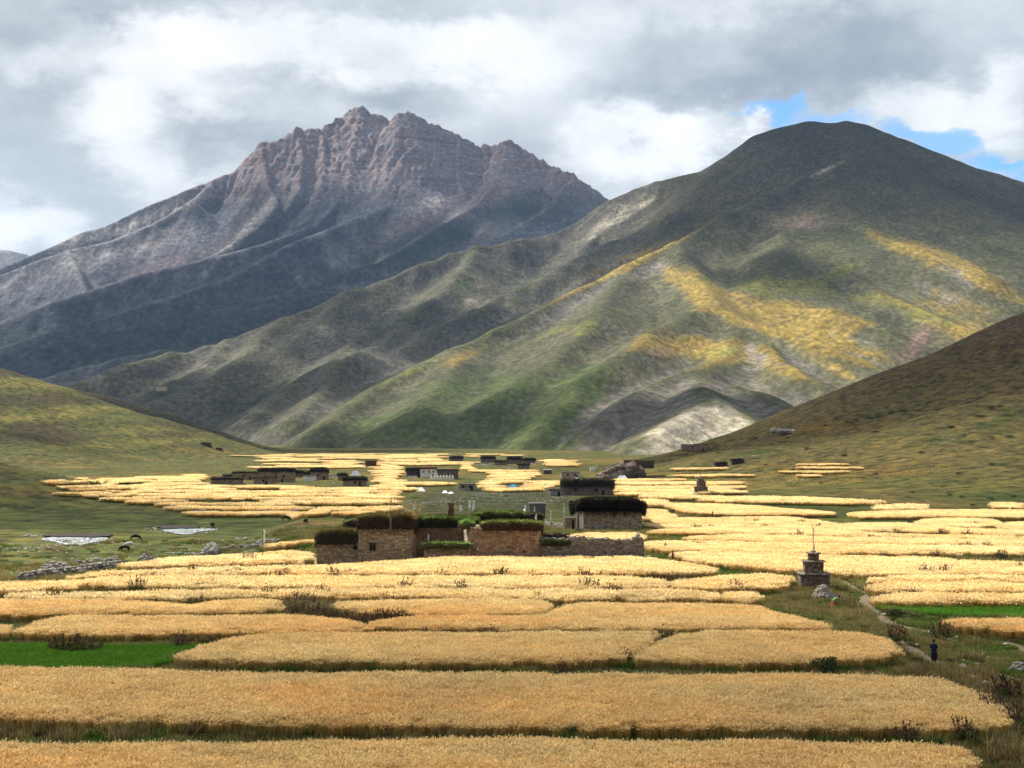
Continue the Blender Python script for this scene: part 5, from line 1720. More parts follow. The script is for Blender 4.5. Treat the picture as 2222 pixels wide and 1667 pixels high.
# ---- dry stone walls
def dry_wall(pxs, h, th, label, mat, rng, stone=.22, parts=False, group=None, tumble=.3):
    W = [Vector(hit(x, y)[:2]) for x, y in pxs]
    root = empty('stone_wall', (W[0].x, W[0].y, float(gz(W[0].x, W[0].y))))
    tag(root, label, 'stone wall', group)
    o0 = root.location
    mb = MB(); shared = []
    if parts:
        for k in range(6):
            q = MB(); q.rock((0, 0, 0), 1.0, rng, flat=.55)
            me = bpy.data.meshes.new('stone'); me.from_pydata(q.v, [], q.f); me.materials.append(mat); shared.append(me)
    for a, b in zip(W[:-1], W[1:]):
        L_ = (b - a).length; n = max(1, int(L_ / (stone * 1.45)))
        t = (b - a).normalized(); nr = Vector((-t.y, t.x))
        for i in range(n):
            hh = h * (1 - tumble * rng.random())
            rows = max(1, int(hh / (stone * .75)))
            for k in range(rows):
                for s in ((-1, 0, 1) if k < rows - 1 else (-.4, .4)):
                    w = th * .5 * (1 - .35 * k / rows)
                    p = a + t * (i + rng.uniform(0, 1)) * L_ / n + nr * s * w * rng.uniform(.7, 1.1)
                    z = float(gz(p.x, p.y)) + (k + .35) * stone * .75
                    r0 = stone * rng.uniform(.65, 1.15)
                    if parts:
                        o = bpy.data.objects.new('stone', shared[rng.randrange(6)]); link(o); o.parent = root
                        o.location = (p.x - o0[0], p.y - o0[1], z - o0[2]); o.rotation_euler = (rng.uniform(-.2, .2), rng.uniform(-.2, .2), rng.uniform(0, 6.28)); o.scale = (r0, r0, r0)
                    else:
                        mb.rock((p.x - o0[0], p.y - o0[1], z - o0[2]), r0, rng, seg=5)
    if not parts:
        tag(mb.build('stones', mat, root), kind='stuff')
    return root


rw = random.Random(14)
dry_wall([(2086, 1449), (2096, 1462), (2104, 1474), (2125, 1488), (2150, 1498), (2178, 1511), (2222, 1528), (2270, 1545)], .5, .5, 'tumbled pale stone wall running off the lower right edge', M_PALE, rw, .2, True, None, .6)
dry_wall([(2022, 1452), (2040, 1449), (2062, 1447)], .3, .4, 'short row of pale stones in front of the walking person', M_PALE, rw, .19, True, None, .6)
dry_wall([(2200, 1462), (2215, 1452), (2240, 1455), (2262, 1462)], .8, .7, 'heap of wall stones at the right edge beside the path', M_GREY, rw, .24, True, None, .3)
SWG = 'dry stone walls round the meadow and fields'
dry_wall([(46, 1262), (80, 1256), (120, 1252), (160, 1247), (205, 1240), (260, 1234)], 1.3, 1.2, 'thick collapsed stone wall at the left end of the barley', M_GREY, rw, .36, False, SWG)
dry_wall([(95, 1244), (115, 1236), (140, 1238), (142, 1244)], 1.2, .9, 'short ruined stone corner beside the stream', M_GREY, rw, .36, False, SWG)
dry_wall([(165, 1227), (190, 1224), (215, 1221), (245, 1221), (268, 1223)], .9, .8, 'grey stone wall between meadow and first barley strip', M_GREY, rw, .34, False, SWG)
dry_wall([(185, 1238), (230, 1234), (280, 1233), (330, 1234), (380, 1232), (430, 1230), (480, 1229), (505, 1227)], .9, .8, 'long low stone wall along the far rim of the farmstead field', M_GREY, rw, .32, False, SWG)
dry_wall([(330, 1218), (370, 1216), (410, 1214), (440, 1212)], .7, .7, 'low wall joining the cairn and the stone heap', M_GREY, rw, .3, False, SWG)
dry_wall([(360, 1201), (400, 1202), (445, 1203)], .4, .5, 'line of pale stones in the meadow', M_PALE, rw, .28, False, SWG)
dry_wall([(466, 1196), (500, 1191), (530, 1188), (570, 1184)], .8, .8, 'dark stone wall climbing from the stone heap toward the farmstead', M_GREY, rw, .32, False, SWG)
dry_wall([(545, 1178), (575, 1176), (605, 1175)], .6, .7, 'short stone wall at the far end of the meadow strip', M_GREY, rw, .3, False, SWG)
dry_wall([(440, 1214), (448, 1206), (455, 1196), (462, 1193), (466, 1200), (458, 1212)], 1.7, 1.2, 'tall jumbled stone heap between the meadow walls', M_GREY, rw, .38, False, SWG)
dry_wall([(512, 1172), (534, 1172)], .7, .9, 'small stone block with a white post in the meadow', M_PALE, rw, .35, False, SWG)
dry_wall([(365, 1103), (400, 1109), (440, 1114), (480, 1120), (520, 1121), (555, 1118), (575, 1113), (640, 1114), (720, 1113), (780, 1108)], 1.2, 1.0, 'long dark wall edging the far terraces above the meadow', M_GREY, rw, .5, False, SWG)
dry_wall([(1178, 1142), (1230, 1150), (1300, 1152), (1370, 1150), (1432, 1147)], 1.4, .9, 'long retaining wall below the small back house', M_GREY, rw, .36, False, SWG)
dry_wall([(1174, 1188), (1200, 1192), (1240, 1197), (1270, 1199)], .9, .8, 'rubble wall behind the right yard', M_GREY, rw, .34, False, SWG)
dry_wall([(1385, 1208), (1405, 1212), (1425, 1214)], .5, .8, 'loose stones trailing from the right end of the farmstead', M_GREY, rw, .3, False, SWG)
dry_wall([(640, 1222), (670, 1219), (692, 1217)], .6, .7, 'loose stones at the left foot of the farmstead', M_GREY, rw, .3, False, SWG)
dry_wall([(1100, 1063), (1160, 1061), (1210, 1064)], .9, 1., 'low wall in the village gravel left of the large dark house', M_GREY, rw, .5, False, SWG)
# ------------------------------------------------------------------ buildings
def attr_mat(name, rough=.92, bump=.5, bd=.03, scale=6.):
    m, t, b = new_mat(name, rough, .08)
    at = t.N('ShaderNodeAttribute'); at.attribute_name = 'tint'
    p = t.pos()
    n1 = t.noise(scale, 4, .65, p); n2 = t.noise(.5, 3, .6, p)
    c = t.mix(1., at.outputs['Color'], t.ramp(n1, [(.3, (.65, .65, .65)), (.7, (1.25, 1.25, 1.25))]), 'MULTIPLY')
    c = t.mix(1., c, t.ramp(n2, [(.3, (.8, .78, .76)), (.7, (1.15, 1.15, 1.15))]), 'MULTIPLY')
    t.L(c, b.inputs['Base Color'])
    t.L(t.bump(n1, bump, bd), b.inputs['Normal'])
    return m


M_MASON = attr_mat('rubble_masonry'); M_BRUSH = attr_mat('brushwood', .9, .2)
M_PLASTER = simple('white_plaster', (.72, .68, .60), .2, 1.5, bump=.3)
M_WOOD = simple('weathered_wood', (.20, .15, .10), .4, 4.)
M_DARKW = simple('dark_timber', (.05, .035, .025), .4, 4.)
M_HOLE = simple('dark_interior', (.012, .010, .009), .2, 1.)
M_MUD = simple('mud_roof', (.25, .20, .15), .3, 2.)
M_RED = simple('red_ochre_paint', (.22, .06, .04), .3, 3.)
M_CLOTH = simple('white_cloth', (.80, .80, .78), .1, 3., bump=.1)
M_RCLOTH = simple('red_cloth', (.45, .08, .06), .2, 3., bump=.1)
M_BCLOTH = simple('blue_tarpaulin', (.08, .28, .50), .2, 3., bump=.1)
M_TEAL = simple('teal_cloth', (.10, .50, .48), .2, 3., bump=.1)
M_YCLOTH = simple('yellow_cloth', (.65, .50, .08), .2, 3., bump=.1)
M_GREENC = simple('leafy_weeds', (.06, .11, .02), .4, 3.)
BROWN = [(.29, .20, .125), (.36, .26, .17), (.22, .15, .095), (.41, .31, .21), (.27, .175, .105)]
GREYS = [(.22, .20, .18), (.30, .275, .25), (.16, .145, .13), (.36, .33, .30)]


class TM(MB):
    """mesh with a colour per vertex"""
    def __init__(s):
        super().__init__(); s.c = []

    def col(s, c):
        s.c.extend([c] * (len(s.v) - len(s.c)))

    def build(s, name, mat, parent=None, smooth=False):
        o = mesh_obj(name, s.v, s.f, mat, parent, smooth)
        ca = o.data.color_attributes.new('tint', 'FLOAT_COLOR', 'POINT')
        c = np.ones((len(s.v), 4), dtype=np.float32); c[:, :3] = np.array(s.c)
        ca.data.foreach_set('color', c.reshape(-1))
        return o


def stone_face(tm, p0, p1, z0, z1, n, rng, pal, sh=.2, sl=.42, holes=()):
    """courses of rubble stones standing proud of the wall between p0 and p1 (outward normal n); holes = (s0,s1,z0,z1)"""
    L_ = math.hypot(p1[0] - p0[0], p1[1] - p0[1]); tx, ty = (p1[0] - p0[0]) / L_, (p1[1] - p0[1]) / L_
    z = z0
    while z < z1 - .02:
        h = min(sh * rng.uniform(.7, 1.35), z1 - z)
        s = -rng.uniform(0, sl)
        while s < L_:
            l = sl * rng.uniform(.35, 1.6)
            a, b = max(s, 0), min(s + l, L_)
            s += l
            if b - a < .04: continue
            if any(not (b < q[0] or a > q[1] or z + h < q[2] or z > q[3]) for q in holes): continue
            g = .02; pr = rng.uniform(.01, .07)
            V = []
            for (u, w) in ((a + g, z + g), (b - g, z + g), (b - g, z + h - g * .5), (a + g, z + h - g * .5)):
                V.append((p0[0] + tx * u, p0[1] + ty * u, w))
            for (u, w) in ((a + g, z + g), (b - g, z + g), (b - g, z + h - g), (a + g, z + h - g)):
                q = pr * rng.uniform(.7, 1.1); e = g * .8
                uu = u + (e if u < (a + b) / 2 else -e)
                V.append((p0[0] + tx * uu + n[0] * q, p0[1] + ty * uu + n[1] * q, w))
            tm.add(V, [(4, 5, 6, 7), (0, 1, 5, 4), (1, 2, 6, 5), (2, 3, 7, 6), (3, 0, 4, 7)])
            k = rng.uniform(.75, 1.25); c = pal[rng.randrange(len(pal))]
            tm.col(tuple(x * k for x in c))
        z += h


def boxc(tm, x0, x1, y0, y1, z0, z1, c):
    tm.box(x0, x1, y0, y1, z0, z1); tm.col(c)


def brush_pile(name, parent, x0, x1, y0, y1, z0, z1, rng, dens=55., top=(.13, .125, .035), dark=(.050, .036, .026), over=.18, tw=.035, ln=.55, lab=None, ring=None):
    """stacked brushwood and fodder on a roof edge: dark twig ends below, green-gold leaves on top"""
    tm = TM()
    wd = x1 - x0

    def droop(x):
        return (z1 - z0) * (.38 if over > .5 else .16) * (math.exp(-max(0, x - x0) / (.09 * wd + .1)) + math.exp(-max(0, x1 - x) / (.09 * wd + .1)))
    # lumpy core
    nx = max(3, int((x1 - x0) / .5)); ny = max(2, int((y1 - y0) / .6))
    rows = [(z0, -.02), (z0 + (z1 - z0) * .35, over * .8), (z0 + (z1 - z0) * .75, over * .7), (z1 - .06, over * .15)]
    per = []
    for i in range(nx): per.append((x0 + (x1 - x0) * i / nx, y0, 0, -1))
    for i in range(ny): per.append((x1, y0 + (y1 - y0) * i / ny, 1, 0))
    for i in range(nx): per.append((x1 - (x1 - x0) * i / nx, y1, 0, 1))
    for i in range(ny): per.append((x0, y1 - (y1 - y0) * i / ny, -1, 0))
    b = len(tm.v)
    for (z, o_) in rows:
        for (x, y, a, c) in per:
            q = o_ + rng.uniform(-.1, .1)
            tm.v.append((x + a * q, y + c * q, z + (rng.uniform(-.1, .12) + (z1 - z0) * .16 * float(gnoise(np.array([x * .55 + z1]), np.array([y * .55]), 6)[0])) * (z > z0) - droop(x) * (z > z0 + .05)))
    m = len(per)
    for r in range(3):
        for i in range(m):
            j = (i + 1) % m
            tm.f.append((b + r * m + i, b + r * m + j, b + (r + 1) * m + j, b + (r + 1) * m + i)); tm.m.append(0)
    tm.f.append(tuple(b + 3 * m + i for i in range(m))); tm.m.append(0)
    tm.f.append(tuple(b + i for i in range(m))[::-1]); tm.m.append(0)
    tm.c = [tuple(q * .8 for q in dark)] * (b + 3 * m) + [tuple(q * .8 for q in top)] * m
    area = 2 * ((x1 - x0) + (y1 - y0)) * (z1 - z0)
    for k in range(int(area * dens)):
        side = rng.random() * 2 * ((x1 - x0) + (y1 - y0))
        t = rng.random()
        z = z0 + (z1 - z0) * (t ** .9) - .05
        if side < (x1 - x0): x, y, nx_, ny_ = x0 + side, y0, 0, -1
        elif side < 2 * (x1 - x0): x, y, nx_, ny_ = x0 + side - (x1 - x0), y1, 0, 1
        elif side < 2 * (x1 - x0) + (y1 - y0): x, y, nx_, ny_ = x0, y0 + side - 2 * (x1 - x0), -1, 0
        else: x, y, nx_, ny_ = x1, y0 + side - 2 * (x1 - x0) - (y1 - y0), 1, 0
        L_ = ln * rng.uniform(.5, 1.2)
        z -= droop(x) * t
        if t < .3: z -= rng.random() ** 2 * (z1 - z0) * .35
        z += (z1 - z0) * .16 * float(gnoise(np.array([x * .55 + z1]), np.array([y * .55]), 6)[0]) * t
        p = Vector((x + nx_ * over * .3, y + ny_ * over * .3, z))
        d = Vector((nx_ + rng.gauss(0, .35), ny_ + rng.gauss(0, .35), rng.uniform(-.9, .35) if t < .75 else rng.uniform(-.3, .9))).normalized()
        u = d.orthogonal().normalized(); u.rotate(Matrix.Rotation(rng.uniform(0, 6.28), 3, d)); u *= tw * rng.uniform(.6, 1.4)
        q = p + d * (over * .6 + L_ * .55)
        tm.add([tuple(p - u), tuple(p + u), tuple(q + u * .3), tuple(q - u * .3)], [(0, 1, 2, 3)])
        if t > .72: k_ = rng.uniform(.5, 1.4); tm.col(tuple(x_ * k_ for x_ in top))
        else: k_ = rng.uniform(.4, 1.8); tm.col(tuple(x_ * k_ for x_ in dark))
    for k in range(int((x1 - x0) * (y1 - y0) * dens * .5)):
        p = Vector((rng.uniform(x0 - over * .4, x1 + over * .4), rng.uniform(y0 - over * .4, min(y1, y0 + 4)), z1 - .1)); p.z -= droop(p.x)
        d = Vector((rng.gauss(0, .7), rng.gauss(0, .7), rng.uniform(.1, 1))).normalized()
        u = d.orthogonal().normalized() * tw * 1.3 * rng.uniform(.6, 1.4)
        q = p + d * ln * rng.uniform(.35, .9)
        k_ = rng.uniform(.5, 1.5)
        tm.add([tuple(p - u), tuple(p + u), tuple(q + u * .3), tuple(q - u * .3)], [(0, 1, 2, 3)]); tm.col(tuple(x_ * k_ for x_ in top))
    o = tm.build(name, M_BRUSH, parent)
    if lab: o["label"] = lab
    return o


def stone_block(root, x0, x1, y0, y1, z0, z1, rng, pal, holes=(), sh=.2, sl=.42, left=True, right=True, roof=True):
    """four masonry walls (each a part) and a mud roof, in root's local metres; holes are in the front wall"""
    th = .45
    core = tuple(c * .8 for c in pal[0])
    tm = TM()
    # front wall built round its openings
    xs = sorted({x0, x1} | {h[0] for h in holes} | {h[1] for h in holes})
    for a, b in zip(xs[:-1], xs[1:]):
        hs = [h for h in holes if h[0] <= a + 1e-6 and h[1] >= b - 1e-6]
        if not hs: boxc(tm, a, b, y0, y0 + th, z0, z1, core)
        else:
            h = hs[0]
            if h[2] > z0: boxc(tm, a, b, y0, y0 + th, z0, h[2], core)
            boxc(tm, a, b, y0, y0 + th, h[3], z1, core)
    stone_face(tm, (x0, y0), (x1, y0), z0, z1, (0, -1), rng, pal, sh, sl, [(h[0] - x0, h[1] - x0, h[2], h[3]) for h in holes])
    tm.build('wall', M_MASON, root)
    for (on, xa, xb, p0, p1, n) in ((left, x0, x0 + th, (x0, y1), (x0, y0), (-1, 0)), (right, x1 - th, x1, (x1, y0), (x1, y1), (1, 0))):
        tm = TM(); boxc(tm, xa, xb, y0 + th, y1 - th, z0, z1, core)
        if on: stone_face(tm, p0, p1, z0, z1, n, rng, pal, sh, sl)
        tm.build('wall', M_MASON, root)
    tm = TM(); boxc(tm, x0, x1, y1 - th, y1, z0, z1, core); tm.build('wall', M_MASON, root)
    if roof:
        tm = TM(); boxc(tm, x0 + .05, x1 - .05, y0 + .05, y1 - .05, z1 - .02, z1 + .12, (.22, .18, .13)); tm.build('roof', M_MASON, root)


def window(root, x0, x1, z0, z1, y, frame=M_WOOD, pane=M_HOLE, cross=True, sill=True, lab=None):
    f = MB(); t = max(.05, (x1 - x0) * .12)
    f.box(x0 - .01, x0 + t, y - .03, y + .12, z0, z1); f.box(x1 - t, x1 + .01, y - .03, y + .12, z0, z1)
    f.box(x0 + t, x1 - t, y - .03, y + .12, z1 - t, z1); f.box(x0 + t, x1 - t, y - .03, y + .12, z0, z0 + t)
    if cross: f.box((x0 + x1) / 2 - t / 3, (x0 + x1) / 2 + t / 3, y + .02, y + .09, z0 + t, z1 - t)
    w = f.build('window', frame, root)
    if lab: w["label"] = lab
    p = MB(); p.box(x0 + t, x1 - t, y + .10, y + .14, z0 + t, z1 - t); p.build('pane', pane, w)
    if sill:
        s = MB(); s.box(x0 - .12, x1 + .12, y - .12, y + .02, z1 + .003, z1 + .12); s.build('lintel', M_WOOD, w)
    return w


def flag_pole(px, y0, y1, label, flag=M_CLOTH, name='prayer_flag_pole', fl=(.35, .95), fw=.35, base_h=0., r=.05, d=None, group=None, side=1, loc=None):
    if loc is None:
        a, b, c = hit(px, y1)
        if d: a, b, c = P(px, y1, d)
        k = b / ray(px, y1)[1]
        H = (y1 - y0) * k * 1.0
    else:
        a, b, c, H = loc
    o = empty(name, (a, b, c)); tag(o, label, 'prayer flag' if flag else 'pole', group)
    m = MB(); rr = random.Random(int(px * 7 + y0))
    m.tube([(0, 0, -.1), (rr.uniform(-.03, .03), 0, H * .5), (rr.uniform(-.06, .06), 0, H)], r, r * .6, 6)
    m.build('pole', M_WOOD, o)
    if flag:
        V, F = [], []
        n = 8
        for i in range(n + 1):
            z = H * (fl[0] + (fl[1] - fl[0]) * i / n)
            for j in range(3):
                V.append((side * (r + fw * (.35 + .65 * abs(math.sin(i * .9 + px))) * j / 2) + .04 * math.sin(i * 1.3), .09 * math.sin(i * 1.1 + j * 1.4) * j, z - .05 * j))
        for i in range(n):
            for j in range(2):
                q = i * 3 + j
                F.append((q, q + 1, q + 4, q + 3))
        f = mesh_obj('flag', V, F, flag, o, True)
        md = f.modifiers.new('cloth_thickness', 'SOLIDIFY'); md.thickness = .015
    return o


def frame_at(px0, px1, ybase, d=None):
    """local frame for a building whose front lower edge runs from (px0, ybase) to (px1, ybase)"""
    a, b, c = hit((px0 + px1) / 2, ybase)
    if d is not None: a, b, c = P((px0 + px1) / 2, ybase, d)
    k = b / FPX                       # metres per pixel
    return a, b, c, k


rb = random.Random(31)
# --- the large farmstead in the middle: left tower house, middle wing, right house and its yards
D0 = 176.5


def farm(label, pxa, pxb, yb, d, name='stone_house', cat='house', group='stone houses of the farmstead'):
    a, b, c = P(pxa, yb, d)
    g = float(gz(a, d))
    o = empty(name, (a, d, g)); tag(o, label, cat, group)
    return o, (lambda px: (px - pxa) * d / FPX), (lambda py: P(pxa, py, d)[2] - g)


o, X_, Z_ = farm('tall stone tower house at the left end of the farmstead, brushwood stacked on its roof', 687, 893, 1221, D0)
stone_block(o, X_(777), X_(893), 0, 8.5, -.4, Z_(1145), rb, BROWN, holes=[(X_(800), X_(815), Z_(1197), Z_(1180))])
stone_block(o, X_(687), X_(777) - .003, .25, 7.5, -.4, Z_(1179), rb, BROWN, holes=[(X_(765), X_(773), Z_(1194), Z_(1185))])
window(o, X_(800), X_(815), Z_(1197), Z_(1180), .12, lab='wooden framed larger window'); window(o, X_(765), X_(773), Z_(1194), Z_(1185), .4, cross=False)
brush_pile('brushwood', o, X_(775), X_(844), -.1, 8, Z_(1148), Z_(1117), rb, 75, lab='left bundle of brushwood on the tower roof', top=(.22, .175, .06))
brush_pile('brushwood', o, X_(849), X_(895), -.1, 8, Z_(1149), Z_(1114), rb, 75, lab='right bundle of brushwood on the tower roof', top=(.25, .19, .07))
brush_pile('brushwood', o, X_(686), X_(772), .1, 6.5, Z_(1182), Z_(1149), rb, 75, lab='brushwood on the lower left roof', top=(.21, .18, .06))
m = MB(); m.box(X_(844.5), X_(848.5), -.25, .15, Z_(1150), Z_(1108), j=.03); m.build('post', M_WOOD, o)
brush_pile('brushwood', o, X_(738), X_(775), 4.5, 9, Z_(1150), Z_(1130), rb, 45, lab='small green brushwood step left of the tower', top=(.09, .11, .03))
o, X_, Z_ = farm('long middle wing of the farmstead set back behind its yard', 893, 1029, 1212, D0 + 7)
stone_block(o, X_(893), X_(1034), 0, 7, -.4, Z_(1140), rb, [(.22, .13, .08), (.17, .105, .07), (.25, .17, .11)], left=False, right=False)
brush_pile('brushwood', o, X_(894), X_(1034), -.1, 5, Z_(1146), Z_(1122), rb, 55, top=(.12, .17, .04), dark=(.03, .032, .018))
o, X_, Z_ = farm('big stone house at the right of the farmstead with a sunlit left side wall', 1022, 1173, 1210, D0)
RB_ = [(.27, .165, .10), (.33, .215, .135), (.20, .125, .08), (.29, .20, .14)]
stone_block(o, X_(1022), X_(1173), 0, 10, -.4, Z_(1146), rb, RB_, holes=[(X_(1135), X_(1139), Z_(1200), Z_(1195))])
tm = TM(); boxc(tm, X_(1135), X_(1139), .3, .44, Z_(1200), Z_(1195), (.01, .01, .01)); tm.build('vent_hole', M_HOLE, o)
tm = TM(); boxc(tm, X_(1035.5), X_(1038), -.14, -.04, Z_(1194), Z_(1189), (.6, .6, .58)); tm.build('hanging_cloth', M_CLOTH, o)
brush_pile('brushwood', o, X_(1046), X_(1173), -.1, 3.5, Z_(1152), Z_(1131), rb, 75, top=(.18, .20, .05), dark=(.06, .035, .025))
brush_pile('brushwood', o, X_(999), X_(1024), .8, 3.5, Z_(1150), Z_(1130), rb, 80, top=(.17, .28, .06), dark=(.10, .09, .05), lab='bright green brushwood over the sunlit side wall')
tm = TM()
ax_, bx_ = X_(1002), X_(1021.5)
tm.add([(ax_, 6.2, -.3), (bx_, .3, -.3), (bx_ + .4, .5, -.3), (ax_ + .4, 6.4, -.3), (ax_, 6.2, Z_(1149)), (bx_, .3, Z_(1149)), (bx_ + .4, .5, Z_(1149)), (ax_ + .4, 6.4, Z_(1149))], [(0, 3, 2, 1), (4, 5, 6, 7), (0, 1, 5, 4), (1, 2, 6, 5), (2, 3, 7, 6), (3, 0, 4, 7)]); tm.col((.5, .38, .25))
stone_face(tm, (ax_, 6.2), (bx_, .3), -.3, Z_(1149), (-.97, -.2), rb, [(.56, .44, .30), (.46, .34, .22), (.5, .4, .3)])  # paler stones than the other walls: sunlight put into their colour
w_ = tm.build('wall', M_MASON, o); w_["label"] = 'pale sunlit return wall'
m = TM()
for i in range(14):
    m.rock((X_(1024) + i * .12 + rb.uniform(-.1, .1), rb.uniform(-.05, .5), Z_(1147) + rb.uniform(0, .12)), .16, rb); m.col((.42, .38, .33))
m.build('capstones', M_MASON, o)
o, X_, Z_ = farm('upper storey rising behind the right farmstead house, grass on its roof edge', 1029, 1173, 1175, D0 + 13)
stone_block(o, X_(1029), X_(1173), 0, 6, -.4, Z_(1120), rb, GREYS, left=False, right=True)
brush_pile('brushwood', o, X_(1027), X_(1142), -.2, 4, Z_(1142), Z_(1110), rb, 55, top=(.13, .18, .045), dark=(.03, .03, .02))
brush_pile('brushwood', o, X_(1141), X_(1174), -.1, 3, Z_(1132), Z_(1114), rb, 55, top=(.10, .09, .05), dark=(.04, .035, .03))
# chimney-like stone pillar and blue-grey roof shed behind
o, X_, Z_ = farm('narrow brown stone pillar standing on the middle wing roof', 973, 987, 1119, D0 + 9, 'stone_pillar', 'pillar', None)
tm = TM()
o.location.z = P(980, 1122, D0 + 9)[2]; Zp = lambda py: P(980, py, D0 + 9)[2] - o.location.z
for i, (w0, za, zb) in enumerate(((.45, 1122, 1106), (.36, 1106, 1097), (.42, 1097, 1091))):
    boxc(tm, .4 - w0, .4 + w0, -.3, .4, Zp(za), Zp(zb), (.13, .08, .055)); stone_face(tm, (.4 - w0, -.3), (.4 + w0, -.3), Zp(za), Zp(zb), (0, -1), rb, [(.17, .10, .07), (.12, .075, .05)])
tm.build('masonry', M_MASON, o)
# yard walls
o, X_, Z_ = farm('low yard wall with green brushwood along its top in front of the farmstead', 918, 1021, 1211, D0 - 1.2, 'yard_wall', 'wall', None)
tm = TM(); boxc(tm, X_(928), X_(1021), 0, .5, -.4, Z_(1189), (.16, .11, .08)); stone_face(tm, (X_(928), 0), (X_(1021), 0), -.4, Z_(1189), (0, -1), rb, BROWN); tm.build('wall', M_MASON, o)
tm = TM(); boxc(tm, X_(920), X_(928) - .003, .1, 5, -.4, Z_(1192), (.3, .25, .18)); tm.build('wall', M_MASON, o)
brush_pile('brushwood', o, X_(919), X_(1020), -.1, .8, Z_(1191), Z_(1177), rb, 110, top=(.20, .28, .07), dark=(.09, .10, .04), over=.25)
o, X_, Z_ = farm('long dark stone yard wall at the right end of the farmstead', 1174, 1394, 1209, D0 - .3, 'yard_wall', 'wall', None)
tm = TM()
xx = 1173.2
for (a_, b_, t_) in ((1173.2, 1180, 1167), (1180, 1232, 1171), (1232, 1270, 1166), (1270, 1325, 1170), (1325, 1372, 1173), (1372, 1394, 1168)):
    boxc(tm, X_(a_) + .003, X_(b_), 0, .6, -.4, Z_(t_), (.13, .115, .10)); stone_face(tm, (X_(a_), 0), (X_(b_), 0), -.4, Z_(t_), (0, -1), rb, [(.17, .15, .135), (.23, .205, .185), (.12, .105, .095)])
    for i in range(int((X_(b_) - X_(a_)) / .3)):
        tm.rock((X_(a_) + i * .3 + rb.uniform(0, .2), rb.uniform(.1, .5), Z_(t_) + rb.uniform(.0, .22)), .2, rb, seg=5); tm.col(rb.choice(GREYS))
tm.build('wall', M_MASON, o)
tm = TM(); boxc(tm, X_(1389), X_(1394) + .2, .603, 8, -.4, Z_(1172), (.2, .18, .15)); tm.build('wall', M_MASON, o)
brush_pile('brushwood', o, X_(1176), X_(1235), -.1, 1.4, Z_(1185), Z_(1171), rb, 100, top=(.08, .12, .03), dark=(.04, .05, .02))
brush_pile('brushwood', o, X_(1176), X_(1233), 3.0, 5, Z_(1172), Z_(1161), rb, 60, top=(.16, .13, .07), dark=(.09, .07, .05), lab='dry brown fodder behind the wall')
# cairn on the right end
c0 = (X_(1383), .2, Z_(1168))
tm = TM()
for i in range(34):
    a_, r0 = rb.uniform(0, 6.28), rb.random()
    h_ = (1 - r0) * .75 * rb.random()
    tm.rock((c0[0] + math.cos(a_) * r0 * .6, c0[1] + math.sin(a_) * r0 * .4, c0[2] + h_), .16, rb, seg=5); tm.col(rb.choice(GREYS))
cr = tm.build('stone_cairn', M_MASON); cr.location = o.location; tag(cr, 'little heap of stones on the right end of the farmstead yard wall', 'cairn')
# flags over the farmstead
for (px, ya, yb, d, lab, sd_, fw, fl) in [
    (1360, 1157, 1201, D0 - 1.5, 'bare leaning pole at the right end of the yard wall', 0, 0, (0, 0)),
    (1385, 1142, 1168, D0, 'pole with a small white flag over the yard wall cairn', 1, .35, (.2, .6)),
    (1222, 1080, 1140, 232, 'tall pole with a long white flag in front of the small back house', 1, .32, (.05, .8)),
    (1197, 1100, 1140, 225, 'thin pole with a ragged flag left of the tall white one', -1, .4, (.2, .8)),
    (879, 1100, 1120, D0 + 5, 'short pole with a pale flag right of the tower roof', 1, .5, (.3, .9)),
    (896, 1092, 1122, D0 + 8, 'pole with a drooping white flag above the middle wing, left', 1, .4, (.3, .9)),
    (908, 1098, 1122, D0 + 8, 'pole with a white flag above the middle wing, right', 1, .35, (.4, .9)),
    (996, 1094, 1117, D0 + 15, 'white flag pole leaning just right of the brown pillar', 1, .45, (.3, .95)),
    (1004, 1096, 1115, D0 + 15, 'second white flag pole right of the brown pillar', -1, .35, (.3, .95)),
    (1016, 1084, 1112, D0 + 16, 'tallest white flag pole in the roof cluster', 1, .55, (.1, .95)),
    (1023, 1090, 1112, D0 + 16, 'white flag pole right of the tallest one in the roof cluster', 1, .5, (.1, .9)),
    (1031, 1085, 1110, D0 + 16, 'white flag pole at the right of the roof cluster', -1, .4, (.1, .95)),
    (1142, 1094, 1116, D0 + 14, 'white flag pole at the right corner of the upper roof', -1, .5, (.1, .9)),
    (1158, 1098, 1116, D0 + 15, 'small white flag pole right of the corner flag', 1, .3, (.2, .95)),
    (1165, 1112, 1130, D0 + 3, 'short pole with a white flag at the right edge of the upper roof', -1, .3, (.1, .8)),
    (847, 1085, 1110, D0 + 2, 'thin pole with a black tassel above the tower roof', 1, .25, (.8, .98)),
    (928, 1157, 1176, D0 + .5, 'little white flag leaning over the yard wall', 1, .25, (.1, .9)),
    (1312, 1062, 1081, 262, 'thin bare pole on the back house roof', 0, 0, (0, 0)),
    (1383, 1060, 1082, 262, 'thin pole at the right edge of the back house roof', 0, 0, (0, 0)),
    (1258, 1068, 1086, 258, 'short pale pole at the left edge of the back house roof', 0, 0, (0, 0)),
]:
    p = P(px, yb, d)
    flag_pole(px, ya, yb, lab, (M_DARKW if 'black' in lab else M_CLOTH) if sd_ else None, 'prayer_flag_pole' if sd_ else 'wooden_pole', fl, fw * .7, 0, .035, None, None, sd_ or 1, (p[0], p[1], p[2], (yb - ya) * d / FPX))
flag_pole(570, 1141, 1211, 'tall pole with a long red and white flag left of the farmstead', M_CLOTH, loc=(*P(570, 1211, 182), 70 * 182 / FPX), fl=(.35, .88), fw=.32, r=.08)

